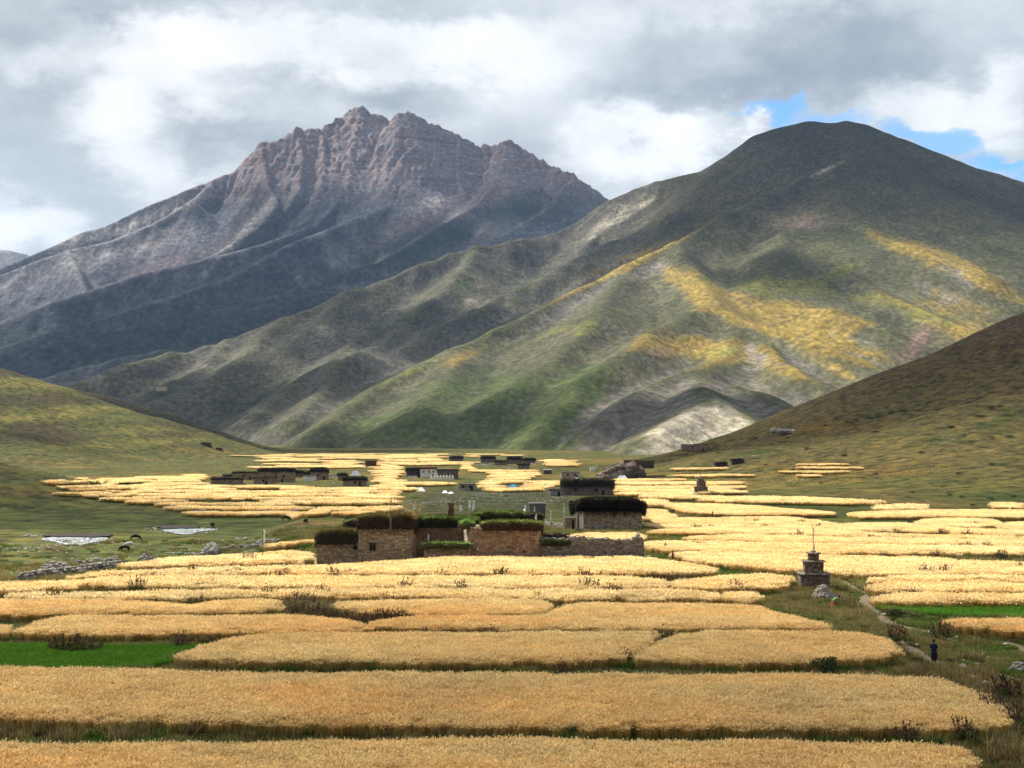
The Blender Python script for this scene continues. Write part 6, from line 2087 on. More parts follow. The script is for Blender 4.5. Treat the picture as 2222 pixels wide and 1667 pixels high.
# brush heap, plank fence and ladder left of the farmstead
a, b, c = hit(600, 1229)
o = empty('brushwood_heap', (a, b, c)); tag(o, 'dark heap of brushwood left of the farmstead', 'brush heap')
brush_pile('brushwood', o, -2.6, 0.2, -.5, 1.5, -.1, 1.0, rb, 70, top=(.05, .07, .02), dark=(.03, .025, .02), lab='dark green left half')
brush_pile('brushwood', o, .3, 2.2, -.4, 1.3, -.1, 1.15, rb, 70, top=(.13, .08, .05), dark=(.08, .05, .035), lab='brown right half')
a, b, c = hit(538, 1231)
o = empty('plank_stack', (a, b, c)); tag(o, 'bundle of grey poles and planks standing upright beside the brush heap', 'planks')
for i in range(12):
    m = MB(); x = -.85 + i * .15; h = rb.uniform(1.7, 2.35)
    m.tube([(x, rb.uniform(-.2, .2), -.1), (x + rb.uniform(-.02, .25), .25, h)], .055, .045, 5)
    m.build('plank', M_WOOD if i % 2 else simple('grey_wood', (.33, .29, .24), .3, 4.), o)
a, b, c = hit(584, 1229)
o = empty('ladder', (a, b - .7, c)); tag(o, 'small wooden ladder leaning on the brush heap', 'ladder')
for s in (-.22, .22):
    m = MB(); m.tube([(s, 0, 0), (s, .5, 1.3)], .035, .03, 5); m.build('rail', M_WOOD, o)
for i in range(5):
    m = MB(); m.tube([(-.24, .08 + i * .09, .2 + i * .24), (.24, .08 + i * .09, .2 + i * .24)], .025, .025, 5); m.build('rung', M_WOOD, o)

# --- the small back house with the thick dark roof bundle
o, X_, Z_ = farm('lone stone house with a thick black brushwood roof and two red framed windows', 1260, 1394, 1141, 252, group='stone houses of the valley')
stone_block(o, X_(1252), X_(1392), 0, 9, -.5, Z_(1108), rb, [(.33, .26, .19), (.25, .19, .14), (.38, .30, .23), (.20, .15, .11)], holes=[(X_(1328), X_(1336), Z_(1122), Z_(1112)), (X_(1353), X_(1361), Z_(1122), Z_(1112))], sh=.22, sl=.45)
for (q, r_) in ((1328, 1336), (1353, 1361)): window(o, X_(q), X_(r_), Z_(1122), Z_(1112), .12, M_WOOD, M_RED, True)
tm = TM(); boxc(tm, X_(1249), X_(1266), -.12, .0, -.3, Z_(1110), (.85, .78, .66)); q_ = tm.build('plaster_panel', M_MASON, o); q_["label"] = 'whitewashed strip beside the doorway, brightened for the sunlight on it'  # whitewash, with sunlight on this face put into its colour
tm = TM(); boxc(tm, X_(1253), X_(1257), -.2, -.125, -.2, Z_(1117), (.25, .16, .10)); tm.build('door', M_MASON, o)
brush_pile('brushwood', o, X_(1249), X_(1394), -.4, 8.5, Z_(1110), Z_(1082), rb, 62, top=(.045, .04, .022), dark=(.018, .015, .014), over=.6, tw=.05, ln=.8)
o, X_, Z_ = farm('small brown shed at the left foot of the black roofed house', 1225, 1249, 1137, 250, 'stone_shed', 'shed', None)
tm = TM(); boxc(tm, 0, X_(1249), 0, 3, -.3, Z_(1126), (.14, .10, .08)); stone_face(tm, (0, 0), (X_(1249), 0), -.3, Z_(1126), (0, -1), rb, BROWN); tm.build('wall', M_MASON, o)
tm = TM(); boxc(tm, -.2, X_(1250), -.2, 3.2, Z_(1126) + .003, Z_(1124), (.10, .08, .06)); tm.build('roof', M_MASON, o)
tm = TM(); boxc(tm, X_(1241), X_(1246), -.08, -.03, -.2, Z_(1129), (.02, .015, .012)); tm.build('door', M_HOLE, o)


# --- houses of the villages beyond
def small_house(x0, x1, yt, yb, label, brush=0.0, pal=BROWN, name='village_house', cat='house', group='village houses', win=2, door=True, depth=7., topc=(.11, .095, .05), darkc=(.04, .033, .028), flat=None, d=None, brushes=None, poles=1, wallmat=None, band=None):
    a, b, c = hit((x0 + x1) / 2, yb)
    if d: a, b, c = P((x0 + x1) / 2, yb, d)
    k = b / FPX; W = (x1 - x0) * k; H = (yb - yt) * k
    o = empty(name, (a, b, c)); tag(o, label, cat, group)
    bh = H * brush
    hw = H - bh
    s = .3 if b < 700 else .45
    holes = []
    r = random.Random(int(x0 * 3 + yb))
    if win:
        for i in range(win):
            cx = -W / 2 + W * (i + .8 + r.uniform(-.15, .15)) / (win + .6)
            holes.append((cx - .45, cx + .45, hw * .48, min(hw * .48 + 1.0, hw * .86)))
    tm = TM(); core = tuple(q * .75 for q in pal[0])
    th = .4
    # walls: front with openings, sides, back
    xs = sorted({-W / 2, W / 2} | {h[0] for h in holes} | {h[1] for h in holes})
    for p, q in zip(xs[:-1], xs[1:]):
        hs = [h for h in holes if h[0] <= p + 1e-6 and h[1] >= q - 1e-6]
        if hs: boxc(tm, p, q, 0, th, -1., hs[0][2], core); boxc(tm, p, q, 0, th, hs[0][3], hw, core)
        else: boxc(tm, p, q, 0, th, -1., hw, core)
    stone_face(tm, (-W / 2, 0), (W / 2, 0), 0, hw, (0, -1), r, pal, s, s * 2.2, [(h[0] + W / 2, h[1] + W / 2, h[2], h[3]) for h in holes])
    tm.build('wall', wallmat or M_MASON, o)
    for sx in (-1, 1):
        tm = TM(); boxc(tm, min(sx * W / 2, sx * (W / 2 - th)), max(sx * W / 2, sx * (W / 2 - th)), th, depth - th, -1., hw, core)
        stone_face(tm, (sx * W / 2, th), (sx * W / 2, depth), 0, hw, (sx, 0), r, pal, s, s * 2.2); tm.build('wall', wallmat or M_MASON, o)
    tm = TM(); boxc(tm, -W / 2, W / 2, depth - th, depth, -1., hw, core); tm.build('wall', wallmat or M_MASON, o)
    for h in holes: window(o, h[0], h[1], h[2], h[3], .1, M_DARKW, M_HOLE, False, False)
    if door:
        dx = W * r.uniform(.05, .3)
        tm = TM(); boxc(tm, dx, dx + .9, -.12, -.09, 0, min(1.8, hw * .8), (.03, .02, .016)); tm.build('door', M_HOLE, o)
    tm = TM(); boxc(tm, -W / 2 - .2, W / 2 + .2, -.2, depth + .2, hw + .003, hw + .28, flat or (.10, .08, .06)); tm.build('roof', M_MASON, o)
    if band:
        tm = TM(); boxc(tm, -W / 2 - .1, W / 2 + .1, -.16, -.02, hw - 1.0, hw, band); tm.build('frieze', M_RED, o)
    if bh > .2:
        brush_pile('brushwood', o, -W / 2, W / 2, -.1, depth * .8, hw + .2, H, r, 14 if b < 600 else 8, top=topc, dark=darkc, over=.45, tw=.12, ln=1.0)
    return o


VH = [
    (458, 521, 1036, 1051, 'long low dark shed at the left front of the village', .35, 0), (504, 556, 1024, 1042, 'broad brown house behind the low dark shed', .2, 1), (484, 510, 1030, 1040, 'small house at the far left of the village', .4, 0),
    (550, 594, 1036, 1053, 'square brown house at the front centre of the village', .12, 1), (560, 636, 1016, 1047, 'largest two storey house in the middle of the village', .28, 3), (633, 663, 1021, 1037, 'dark house joined to the right of the largest one', .45, 2),
    (662, 694, 1022, 1039, 'low dark house between the two dark tall ones', .5, 1), (674, 709, 1015, 1041, 'dark two storey house with a small upper room', .4, 1), (733, 750, 1027, 1043, 'narrow dark house near the right end of the village', .4, 0),
    (744, 792, 1035, 1055, 'black roofed house at the right end of the village', .4, 1), (536, 560, 1028, 1036, 'small dark annex left of the largest village house', .5, 0),
]
for (x0, x1, yt, yb_, lab, br, wn) in VH:
    small_house(x0, x1, yt, yb_, lab, br, win=wn, group='houses of the left village', pal=[(.27, .19, .13), (.33, .245, .175), (.21, .15, .11)], door=wn > 0)
small_house(656, 681, 1034, 1044, 'white walled shed leaning at the village front', 0, [(.75, .72, .66)], 'white_shed', 'shed', 'white sheds of the village', 0, False, flat=(.1, .09, .08))
small_house(714, 733, 1032, 1038, 'low white shed behind the right village houses', 0, [(.75, .72, .66)], 'white_shed', 'shed', 'white sheds of the village', 0, False, flat=(.1, .09, .08))
small_house(793, 815, 1000, 1012, 'red brown house alone in the far barley', .1, [(.17, .065, .045), (.14, .055, .04)], win=1, group=None)
small_house(776, 793, 1008, 1012, 'low wall-like annex left of the red brown house', 0, [(.15, .09, .06)], 'annex', 'shed', None, 0, False, 4)
small_house(882, 915, 1015, 1036, 'dark monastery building with a blue and white lower front', .35, [(.08, .075, .08)], 'monastery_building', 'monastery', 'monastery buildings', 2)
small_house(884, 904, 1033, 1038, 'low white lean-to at the foot of the dark monastery building', 0, [(.72, .72, .70)], 'white_shed', 'shed', None, 0, False, 3)
small_house(912, 948, 1015, 1036, 'whitewashed monastery hall with a red top band', 0, [(.80, .74, .66), (.72, .66, .58)], 'monastery_building', 'monastery', 'monastery buildings', 3, band=(.2, .05, .04), flat=(.18, .06, .05))
small_house(949, 993, 1019, 1040, 'dark brown monastery hall behind the row of white stupas', .15, [(.13, .105, .09), (.17, .135, .115)], 'monastery_building', 'monastery', 'monastery buildings', 3)
small_house(996, 1031, 1052, 1065, 'grey flat roofed building alone on the village gravel', 0, GREYS, win=2, group=None, flat=(.08, .07, .06))
FV = [(976, 1004, 990, 1001, 'far dark house with a flag at the left of the far hamlet', .5, 1), (1044, 1074, 990, 1004, 'far dark house at the left of the main far hamlet', .45, 1), (1074, 1101, 999, 1010, 'front brown house in the far hamlet', .3, 1),
      (1101, 1132, 991, 1007, 'tallest dark house in the far hamlet', .45, 1), (1124, 1149, 1006, 1018, 'low brown house at the front right of the far hamlet', .3, 1), (1134, 1161, 994, 1007, 'dark house at the right end of the far hamlet', .45, 1)]
for (x0, x1, yt, yb_, lab, br, wn) in FV:
    small_house(x0, x1, yt, yb_, lab, br, win=wn, group='houses of the far hamlet', pal=[(.22, .17, .13), (.17, .13, .10)], door=False)
small_house(1045, 1060, 1006, 1011, 'tiny white building below the far hamlet, left', 0, [(.75, .73, .68)], 'white_shed', 'shed', None, 0, False, 4)
small_house(1103, 1118, 1012, 1016, 'tiny white building below the far hamlet, right', 0, [(.75, .70, .68)], 'white_shed', 'shed', None, 0, False, 4)
small_house(1151, 1164, 1005, 1008, 'tiny white roofed hut right of the far hamlet', 0, [(.75, .73, .70)], 'white_shed', 'shed', None, 0, False, 4)
small_house(1180, 1197, 1020, 1029, 'small hut with a white roof and dark wall right of the far hamlet', .0, [(.10, .08, .07)], 'white_roofed_hut', 'hut', None, 0, False, 5, flat=(.8, .8, .78))
small_house(1218, 1258, 1025, 1039, 'pale grey building with a white left wall by the big dark house', 0, [(.30, .26, .22), (.36, .31, .26)], win=2, group=None, flat=(.12, .1, .09))
small_house(1281, 1293, 1015, 1022, 'small white roofed hut below the brown bluff', 0, [(.75, .73, .70)], 'white_roofed_hut', 'hut', None, 0, False, 4, flat=(.8, .8, .78))
small_house(1222, 1330, 1040, 1075, 'wide dark village house with a thick black brushwood roof', .5, [(.13, .105, .09), (.17, .14, .12)], win=2, group=None, depth=10)
small_house(1194, 1222, 1063, 1077, 'small grey shed left of the wide dark house', .12, [(.26, .24, .22)], 'stone_shed', 'shed', None, 0, True, 5)
small_house(1480, 1536, 965, 978, 'long flat roofed brown house with dark doorways on the bright knoll', 0, [(.20, .15, .12), (.25, .19, .15)], win=1, group=None, depth=8, flat=(.16, .12, .10))
small_house(1554, 1576, 1002, 1013, 'dark mound-like hut on the right slope, left of two', .6, [(.06, .055, .05)], 'stone_hut', 'hut', 'huts on the right slope', 0, False, 5)
small_house(1589, 1613, 995, 1007, 'dark hut with a raised roof on the right slope, right of two', .5, [(.06, .055, .05)], 'stone_hut', 'hut', 'huts on the right slope', 0, False, 5)
small_house(1363, 1387, 1029, 1040, 'brown hut beside the white sheet under the bluff', 0, [(.09, .065, .05)], 'stone_hut', 'hut', None, 0, True, 5)
small_house(1150, 1183, 1096, 1113, 'blue grey roofless hut behind the farmstead flags', 0, [(.09, .09, .10), (.12, .12, .13)], 'stone_hut', 'hut', None, 0, False, 5, d=225, flat=(.1, .1, .11))
small_house(436, 456, 961, 968, 'small flat house on the end of the left hill', .2, [(.10, .065, .05)], 'hill_house', 'house', 'houses on the left hill', 0, False, 6)
small_house(468, 480, 972, 977, 'tiny house lower down the end of the left hill', .2, [(.10, .065, .05)], 'hill_house', 'house', 'houses on the left hill', 0, False, 6)
small_house(338, 360, 840, 848, 'tiny pale ruin high on the grey middle ridge', 0, [(.42, .36, .28)], 'ruined_hut', 'ruin', None, 0, False, 12, d=3130, flat=(.3, .26, .2))


def rock_bluff():
    """brown crag under the flat roofed shelter right of the village"""
    a, b, c = hit(1346, 1040)
    k = b / FPX
    r = random.Random(5)
    m = TM()
    for i in range(170):
        x = r.uniform(-36, 46); t = (x + 36) / 82
        top = (4 + 42 * t ** .6 * (1 if t < .75 else 1 - (t - .75) * 1.6))
        z = r.uniform(0, top)
        m.rock((x * k, r.uniform(0, 9) + z * k * .35, z * k - 1), r.uniform(1.6, 3.6) * b / 620., r, flat=.9)
        m.col(r.choice([(.12, .09, .08), (.16, .125, .105), (.09, .07, .06)]))
    o = m.build('rock_bluff', M_MASON); o.location = (a, b, c); tag(o, 'brown rocky bluff below the flat roofed shelter', 'rock outcrop')
    a2, b2 = a + 44 * k, b + 6
    o = empty('shelter', (a2, b2, c + 35 * k)); tag(o, 'flat roofed shelter on top of the brown bluff', 'shelter')
    t = TM(); boxc(t, -34 * k, 34 * k, 0, 8, 2.0 * k, 6.5 * k, (.11, .09, .06)); t.build('roof', M_MASON, o)
    t = TM(); boxc(t, -32 * k, 32 * k, .6, 7, -12 * k, 2.0 * k - .003, (.06, .045, .035)); stone_face(t, (-32 * k, .6), (32 * k, .6), -4 * k, 2 * k, (0, -1), r, [(.10, .08, .06)], .3, .7); t.build('wall', M_MASON, o)


rock_bluff()


# white stupas
def stupa(px, yt, yb, label):
    a, b, c = hit(px, yb); k = b / FPX; H = (yb - yt) * k
    o = empty('white_stupa', (a, b - 2, c)); tag(o, label, 'stupa', 'row of white stupas')
    m = MB(); w = H * .26
    m.box(-w, w, -w, w, -.3, H * .22); m.box(-w * .85, w * .85, -w * .85, w * .85, H * .22, H * .36); m.build('base', M_PLASTER, o)
    m = MB(); m.loft([(0, 0, H * .36, w * .6, w * .6), (0, 0, H * .5, w * .72, w * .72), (0, 0, H * .62, w * .55, w * .55), (0, 0, H * .66, w * .25, w * .25)]); m.build('dome', M_PLASTER, o, True)
    m = MB(); m.loft([(0, 0, H * .66, w * .22, w * .22), (0, 0, H * .95, w * .07, w * .07), (0, 0, H, .03, .03)]); m.build('spire', M_PLASTER, o, True)


for i, w_ in enumerate(('leftmost', 'second from the left', 'third from the left', 'fourth from the left', 'fourth from the right', 'third from the right', 'second from the right', 'rightmost')):
    stupa(937 + i * 6.6, 1028, 1040.5, f'{w_} of the eight white stupas before the monastery')


def tent(px0, px1, yt, yb, label, mat, group=None, ridge=True):
    a, b, c = hit((px0 + px1) / 2, yb); k = b / FPX; W = (px1 - px0) * k / 2; H = (yb - yt) * k
    o = empty('tent', (a, b, c)); tag(o, label, 'tent', group)
    V = [(-W, -1.5, 0), (W, -1.5, 0), (W, 2, 0), (-W, 2, 0), (-W * .4, .2, H), (W * .35, .2, H * .96), (0, .1, H * .84), (0, -1.5, .05)]
    F = [(0, 7, 6, 4), (7, 1, 5, 6), (1, 2, 5), (2, 3, 4, 6, 5), (3, 0, 4)]
    q = mesh_obj('canvas', V, F, mat, o); q.modifiers.new('t', 'SOLIDIFY').thickness = .03
    for x in (-W * .4, W * .35):
        m = MB(); m.tube([(x, .2, 0), (x, .2, H + .25)], .04, .03, 5); m.build('tent_pole', M_WOOD, o)


tent(900, 923, 1057, 1066, 'larger white ridge tent in the terraces below the monastery', M_CLOTH)
tent(959, 972, 1064, 1070, 'smaller white tent on the edge of the village gravel', M_CLOTH)
tent(972, 984, 1067, 1071, 'flat white sheet beside the smaller white tent', M_CLOTH)
tent(760, 783, 1021, 1033, 'white tent behind the right end of the left village', M_CLOTH)
tent(1104, 1122, 1050, 1058, 'blue tarpaulin shelter on the village gravel', M_BCLOTH)
tent(1176, 1193, 1050, 1057, 'dark grey tarpaulin shelter right of the blue one', simple('grey_tarp', (.2, .24, .28), .2, 3.))
tent(1243, 1262, 1036, 1042, 'white roof sheet on top of the wide dark house', M_CLOTH)
tent(1338, 1364, 1031, 1041, 'sloping white sheet at the foot of the brown bluff', M_CLOTH)
a, b, c = hit(1149, 1056)
o = empty('gate_frame', (a, b, c)); tag(o, 'small red timber gate frame standing in the far barley', 'gate')
k = b / FPX
for x in (-4.5, 4.5):
    m = MB(); m.box(x * k - .2, x * k + .2, -.2, .2, -.2, 8 * k); m.build('post', M_RED, o)
m = MB(); m.box(-5.5 * k, 5.5 * k, -.22, .22, 8 * k + .003, 9.5 * k); m.build('beam', M_RED, o)
for (px, ya, yb_, lab, fm) in [(1372, 1013, 1031, 'pole with a teal flag on the brown bluff', M_TEAL), (1165, 1060, 1082, 'thin pole in the gravel left of the grey shed, left of two', None), (1177, 1053, 1078, 'thin pole in the gravel left of the grey shed, right of two', None),
                               (1294, 1006, 1020, 'tiny flag pole beside the white roofed hut', M_CLOTH), (617, 1007, 1017, 'short flag on the largest village house', M_CLOTH), (507, 1018, 1028, 'thin white flag over the broad brown house', M_CLOTH), (546, 1019, 1028, 'thin white flag over the small dark annex', M_CLOTH), (476, 1028, 1037, 'thin white flag at the far left of the village', M_CLOTH),
                               (720, 1043, 1056, 'white post with a cross bar in front of the village', M_CLOTH), (694, 1022, 1040, 'yellow banner pole between the dark village houses', M_YCLOTH), (995, 980, 990, 'flag on the leftmost far hamlet house', M_CLOTH), (1143, 986, 995, 'flag on the right house of the far hamlet', M_CLOTH)]:
    flag_pole(px, ya, yb_, lab, fm, 'prayer_flag_pole' if fm else 'wooden_pole', fl=(.3, .95), fw=.8 if yb_ < 1060 else .4, r=.1)
# ------------------------------------------------------------------ stepped shrines, cairns
def shrine(px, tiers, yb, label, pole=None, d=None):
    a, b, c = hit(px, yb)
    k = b / FPX
    rr = random.Random(int(px))
    o = empty('stone_shrine', (a, b + 1.6, c)); tag(o, label, 'shrine')
    o.rotation_euler = (0, 0, math.radians(-7))
    for i, (x0, x1, y0, y1) in enumerate(tiers):
        w = (x1 - x0) * k / 2; cx = ((x0 + x1) / 2 - px) * k
        z0, z1 = (yb - y1) * k - (.3 if i == 0 else 0), (yb - y0) * k
        tm = TM(); core = (.10, .075, .06)
        cap = .16
        boxc(tm, cx - w * .96, cx + w * .96, -w * .96, w * .96, z0, z1 - cap, core)
        P4 = [(cx - w * .96, -w * .96), (cx + w * .96, -w * .96), (cx + w * .96, w * .96), (cx - w * .96, w * .96)]
        for j, n in enumerate(((0, -1), (1, 0), (0, 1), (-1, 0))):
            stone_face(tm, P4[j], P4[(j + 1) % 4], z0, z1 - cap, n, rr, [(.16, .115, .09), (.22, .165, .13), (.12, .085, .07), (.27, .21, .17)], .13 if b < 200 else .25, .3 if b < 200 else .6)
        tm.build('tier', M_MASON, o)
        # capstone slabs jutting out
        tm = TM()
        n_ = max(4, int(2 * w / .42))
        for side in range(4):
            for q in range(n_):
                s = -w * 1.0 + 2.0 * w * (q + .5) / n_
                l = 2.0 * w / n_ * .52
                x, y = ((s, -w), (w, s), (s, w), (-w, s))[side]
                hx, hy = (l, .2) if side % 2 == 0 else (.2, l)
                tm.box(cx + x - hx, cx + x + hx, y - hy, y + hy, z1 - cap + .003 + rr.uniform(0, .03), z1 - rr.uniform(0, .08), j=.03, rng=rr); tm.col(rr.choice([(.24, .19, .155), (.17, .135, .11), (.32, .27, .23)]))
        boxc(tm, cx - w * .8, cx + w * .8, -w * .8, w * .8, z1 - cap + .003, z1 - .03, (.2, .16, .13))
        tm.build('capstones', M_MASON, o)
    if pole:
        H0 = (yb - tiers[-1][2]) * k; H1 = (yb - pole) * k
        top = MB(); top.rock((0, 0, H0 + .12), .28, rr); top.build('top_stone', M_GREY, o)
        f = flag_pole(px, 0, 0, 'slender pole with a narrow pink and white flag on the ' + ('near' if b < 200 else 'far') + ' stepped shrine', simple('pale_pink_cloth', (.72, .52, .48), .2, 3., bump=.1) if b < 200 else None, 'prayer_flag_pole', (.1, .9), .10, r=.03 if b < 200 else .12, loc=(a, b + 1.6, c + H0, H1 - H0))
    return o


shrine(1773, [(1742, 1805, 1245, 1281), (1752, 1793, 1219, 1245), (1762, 1784, 1202, 1219)], 1281, 'stepped brown stone shrine with three tiers on the grassy verge', 1142)
shrine(1522, [(1508, 1537, 1056, 1075), (1513, 1533, 1044, 1056), (1516, 1529, 1039, 1044)], 1075, 'smaller stepped stone shrine standing far off below the right slope', 1021)


def heap(px0, px1, yt, yb, label, mat, rng, rs, n, name='cairn', cat='cairn', spire=False, parts=True):
    a, b, c = hit((px0 + px1) / 2, yb); k = b / FPX; R = (px1 - px0) * k / 2; H = (yb - yt) * k
    o = empty(name, (a, b + R * .6, c)); tag(o, label, cat)
    shared = []
    for i in range(6):
        q = MB(); q.rock((0, 0, 0), 1., rng, flat=rng.choice([.4, .6, .8])); me = bpy.data.meshes.new('stone'); me.from_pydata(q.v, [], q.f); me.materials.append(mat); shared.append(me)
    mb = MB()
    for i in range(n):
        u = rng.random() ** .5; an = rng.uniform(0, 6.28)
        x, y = R * u * math.cos(an), R * .8 * u * math.sin(an)
        z = H * (1 - u ** 1.4) * rng.uniform(.75, 1.0) - .05
        s = rs * rng.uniform(.6, 1.3)
        if parts:
            q = bpy.data.objects.new('stone', shared[rng.randrange(6)]); link(q); q.parent = o
            q.location = (x, y, z); q.rotation_euler = (rng.uniform(-.6, .6), rng.uniform(-.6, .6), rng.uniform(0, 6.3)); q.scale = (s, s, s)
        else: mb.rock((x, y, z), s, rng, seg=5)
    for i in range(int(n * .6)):      # the inner fill
        u = rng.random() ** .5 * .8; an = rng.uniform(0, 6.28)
        mb.rock((R * u * math.cos(an), R * .8 * u * math.sin(an), H * (1 - u ** 1.4) * rng.uniform(.1, .75) - .05), rs * 1.3, rng, seg=5)
    tag(mb.build('rubble_core', mat, o), kind='stuff')
    if spire:
        m = MB(); m.box(-.16, .16, -.16, .16, H * .95, H + 1.0, taper=.6); m.build('upright_stone', M_PALE, o)
    return o


rh = random.Random(77)
heap(1765, 1815, 1271, 1301, 'mound of pale carved stones heaped in front of the stepped shrine', M_MANI, rh, .26, 150, 'stone_mound', 'stone heap')
heap(296, 331, 1200, 1217, 'round cairn with an upright white stone in the meadow', M_GREY, rh, .3, 60, 'cairn', 'cairn', True, False)
heap(1494, 1522, 1070, 1079, 'low stone mound at the foot of the far shrine', M_PALE, rh, .6, 30, 'stone_mound', 'stone heap', False, False)
for (px, py, s, lab) in [(1919, 1338, .26, 'pale stone lying beside the path near the green crop'), (1968, 1368, .2, 'pale stone on the verge below the path bend'), (2073, 1397, .2, 'small pale stone right above the walking person'), (2182, 1405, .34, 'flat white stone beside the upper path at the right'), (1990, 1404, .16, 'small white stone left of the walking person'), (1470, 1602, .35, 'grey stone in the ditch grass')]:
    m = MB(); m.rock((0, 0, s * .3), s, rh, flat=.5); q = m.build('boulder', M_PALE); a, b, c = hit(px, py); q.location = (a, b, c + .12); tag(q, lab, 'boulder')
for (px, py, s, lab) in [(225, 1178, .8, 'rounded boulder right of the stream bend'), (1740, 1045, 1.3, 'white boulder on the lower right slope'), (1715, 1047, 1.0, 'grey boulder on the lower right slope'), (1705, 942, 4.5, 'dark crag on the crest of the right slope, larger'), (1682, 938, 4.0, 'dark crag on the crest of the right slope, smaller')]:
    m = MB()
    for j in range(1 if s < 3 else 7):
        m.rock((rh.uniform(-1, 1) * s * (s > 3), rh.uniform(-1, 1) * s * (s > 3), s * .3), s * rh.uniform(.6, 1), rh, flat=.7)
    q = m.build('boulder', M_PALE if s < 1.5 else M_GREY); a, b, c = hit(px, py); q.location = (a, b, c); tag(q, lab, 'boulder')


# ------------------------------------------------------------------ people
def cloth_mat(name, c): return simple(name, c, .25, 8., .95, .3, .01)


M_SKIN = simple('skin', (.30, .17, .11), .15, 6., .6, .1, .005)
M_HAIR = simple('black_hair', (.012, .010, .010), .2, 9., .7)


def skin_body(name, joints, edges, radii, mat, parent, root=0):
    me = bpy.data.meshes.new(name)
    me.from_pydata(joints, edges, [])
    me.materials.append(mat)
    o = bpy.data.objects.new(name, me); link(o); o.parent = parent
    s = o.modifiers.new('skin', 'SKIN')
    for v, r in zip(me.skin_vertices[0].data, radii):
        v.radius = (r, r) if isinstance(r, (int, float)) else r
    me.skin_vertices[0].data[root].use_root = True
    s.use_smooth_shade = True
    o.modifiers.new('subdivision', 'SUBSURF').levels = 1
    o.modifiers['subdivision'].render_levels = 1
    return o


def person(px, yb, H, label, top, skirt, yaw=0., hands_front=True, head=None, group=None, loc=None, stride=.12):
    if loc is None: a, b, c = hit(px, yb)
    else: a, b, c = loc
    o = empty('person', (a, b, c), yaw); tag(o, label, 'person', group)
    s = H / 1.68
    J = [(0, 0, .93), (0, 0, 1.12), (0, .01, 1.33), (0, 0, 1.42), (0, -.01, 1.50), (0, -.02, 1.60), (0, -.02, 1.66)]
    R = [.13, .125, .135, .06, .05, .088, .06]
    E = [(0, 1), (1, 2), (2, 3), (3, 4), (4, 5), (5, 6)]
    def limb(root, pts, rs):
        i = root
        for p, r in zip(pts, rs):
            J.append(p); R.append(r); E.append((i, len(J) - 1)); i = len(J) - 1
        return i
    for sx in (-1, 1):
        limb(0, [(sx * .10, 0, .86), (sx * .105, sx * stride * .5, .48), (sx * .11, sx * stride, .09), (sx * .115, sx * stride - .14, .035)], [.095, .065, .045, .035])
        if hands_front: h = limb(2, [(sx * .19, 0, 1.37), (sx * .24, .03, 1.12), (sx * .12, -.20, 1.06), (sx * .05, -.25, 1.08)], [.055, .045, .034, .026])
        else: h = limb(2, [(sx * .19, 0, 1.37), (sx * .24, .02, 1.12), (sx * .24, -.05, .90), (sx * .235, -.08, .82)], [.055, .045, .034, .026])
        p0 = J[h]
        dirv = Vector((-sx * .5, -.5, .05)).normalized() if hands_front else Vector((0, -.15, -1)).normalized()
        acr = Vector((0, 0, 1)) if hands_front else Vector((0, 1, 0))
        for q in range(4):
            f0 = Vector(p0) + acr * (.03 - q * .02)
            L_ = (.07, .08, .075, .06)[q]
            limb(h, [tuple(f0 + dirv * L_ * .6), tuple(f0 + dirv * L_ + Vector((0, -.01, -.015)))], [.010, .008])
        limb(h, [tuple(Vector(p0) + dirv * .02 + Vector((sx * -.02, -.02, .04)))], [.011])
    J = [tuple(c_ * s for c_ in j) for j in J]; R = [r * s for r in R]
    body = skin_body('body', J, E, R, M_SKIN, o)
    # jacket follows the torso and sleeves, robe to the shins
    m = MB()
    m.loft([(0, 0, .88 * s, .20 * s, .155 * s), (0, 0, 1.0 * s, .185 * s, .14 * s), (0, 0, 1.15 * s, .19 * s, .145 * s), (0, 0, 1.30 * s, .215 * s, .145 * s), (0, 0, 1.39 * s, .18 * s, .115 * s), (0, 0, 1.44 * s, .085 * s, .075 * s)])
    m.build('jacket', top, o, True)
    for sx in (-1, 1):
        m = MB()
        pts = [(sx * .17, 0, 1.38), (sx * .235, .02, 1.14), (sx * .14, -.17, 1.06)] if hands_front else [(sx * .17, 0, 1.38), (sx * .235, .02, 1.13), (sx * .24, -.04, .92)]
        m.tube([tuple(c_ * s for c_ in p) for p in pts], .078 * s, .05 * s, 8); m.build('sleeve', top, o, True)
    m = MB()
    m.loft([(0, 0, .94 * s, .185 * s, .15 * s), (0, 0, .80 * s, .215 * s, .18 * s), (0, 0, .55 * s, .225 * s, .19 * s), (.01, 0, .32 * s, .20 * s, .19 * s), (.01, 0, .17 * s, .17 * s, .18 * s)])
    m.build('skirt', skirt, o, True)
    m = MB(); m.loft([(0, .01, 1.53 * s, .075 * s, .08 * s), (0, .012, 1.60 * s, .105 * s, .11 * s), (0, .0, 1.68 * s, .09 * s, .10 * s), (0, 0, 1.725 * s, .04 * s, .045 * s)]); m.build('hair' if head is None else 'headscarf', head or M_HAIR, o, True)
    f = MB()
    for sx in (-1, 1):
        f.rock((sx * .035 * s, -.105 * s, 1.605 * s), .012 * s, random.Random(1)); f.rock((sx * .10 * s, -.01 * s, 1.59 * s), .022 * s, random.Random(2))
    f.rock((0, -.118 * s, 1.58 * s), .017 * s, random.Random(3)); f.rock((0, -.108 * s, 1.55 * s), .018 * s, random.Random(4), flat=.3)
    f.build('face', M_SKIN, o)
    m = MB()
    for sx in (-1, 1): m.loft([(sx * .115 * s, sx * stride * s - .05 * s, -.0, .05 * s, .13 * s), (sx * .115 * s, sx * stride * s - .045 * s, .06 * s, .045 * s, .115 * s), (sx * .11 * s, sx * stride * s, .16 * s, .05 * s, .055 * s)])
    m.build('boots', M_DARKW, o, True)
    return o


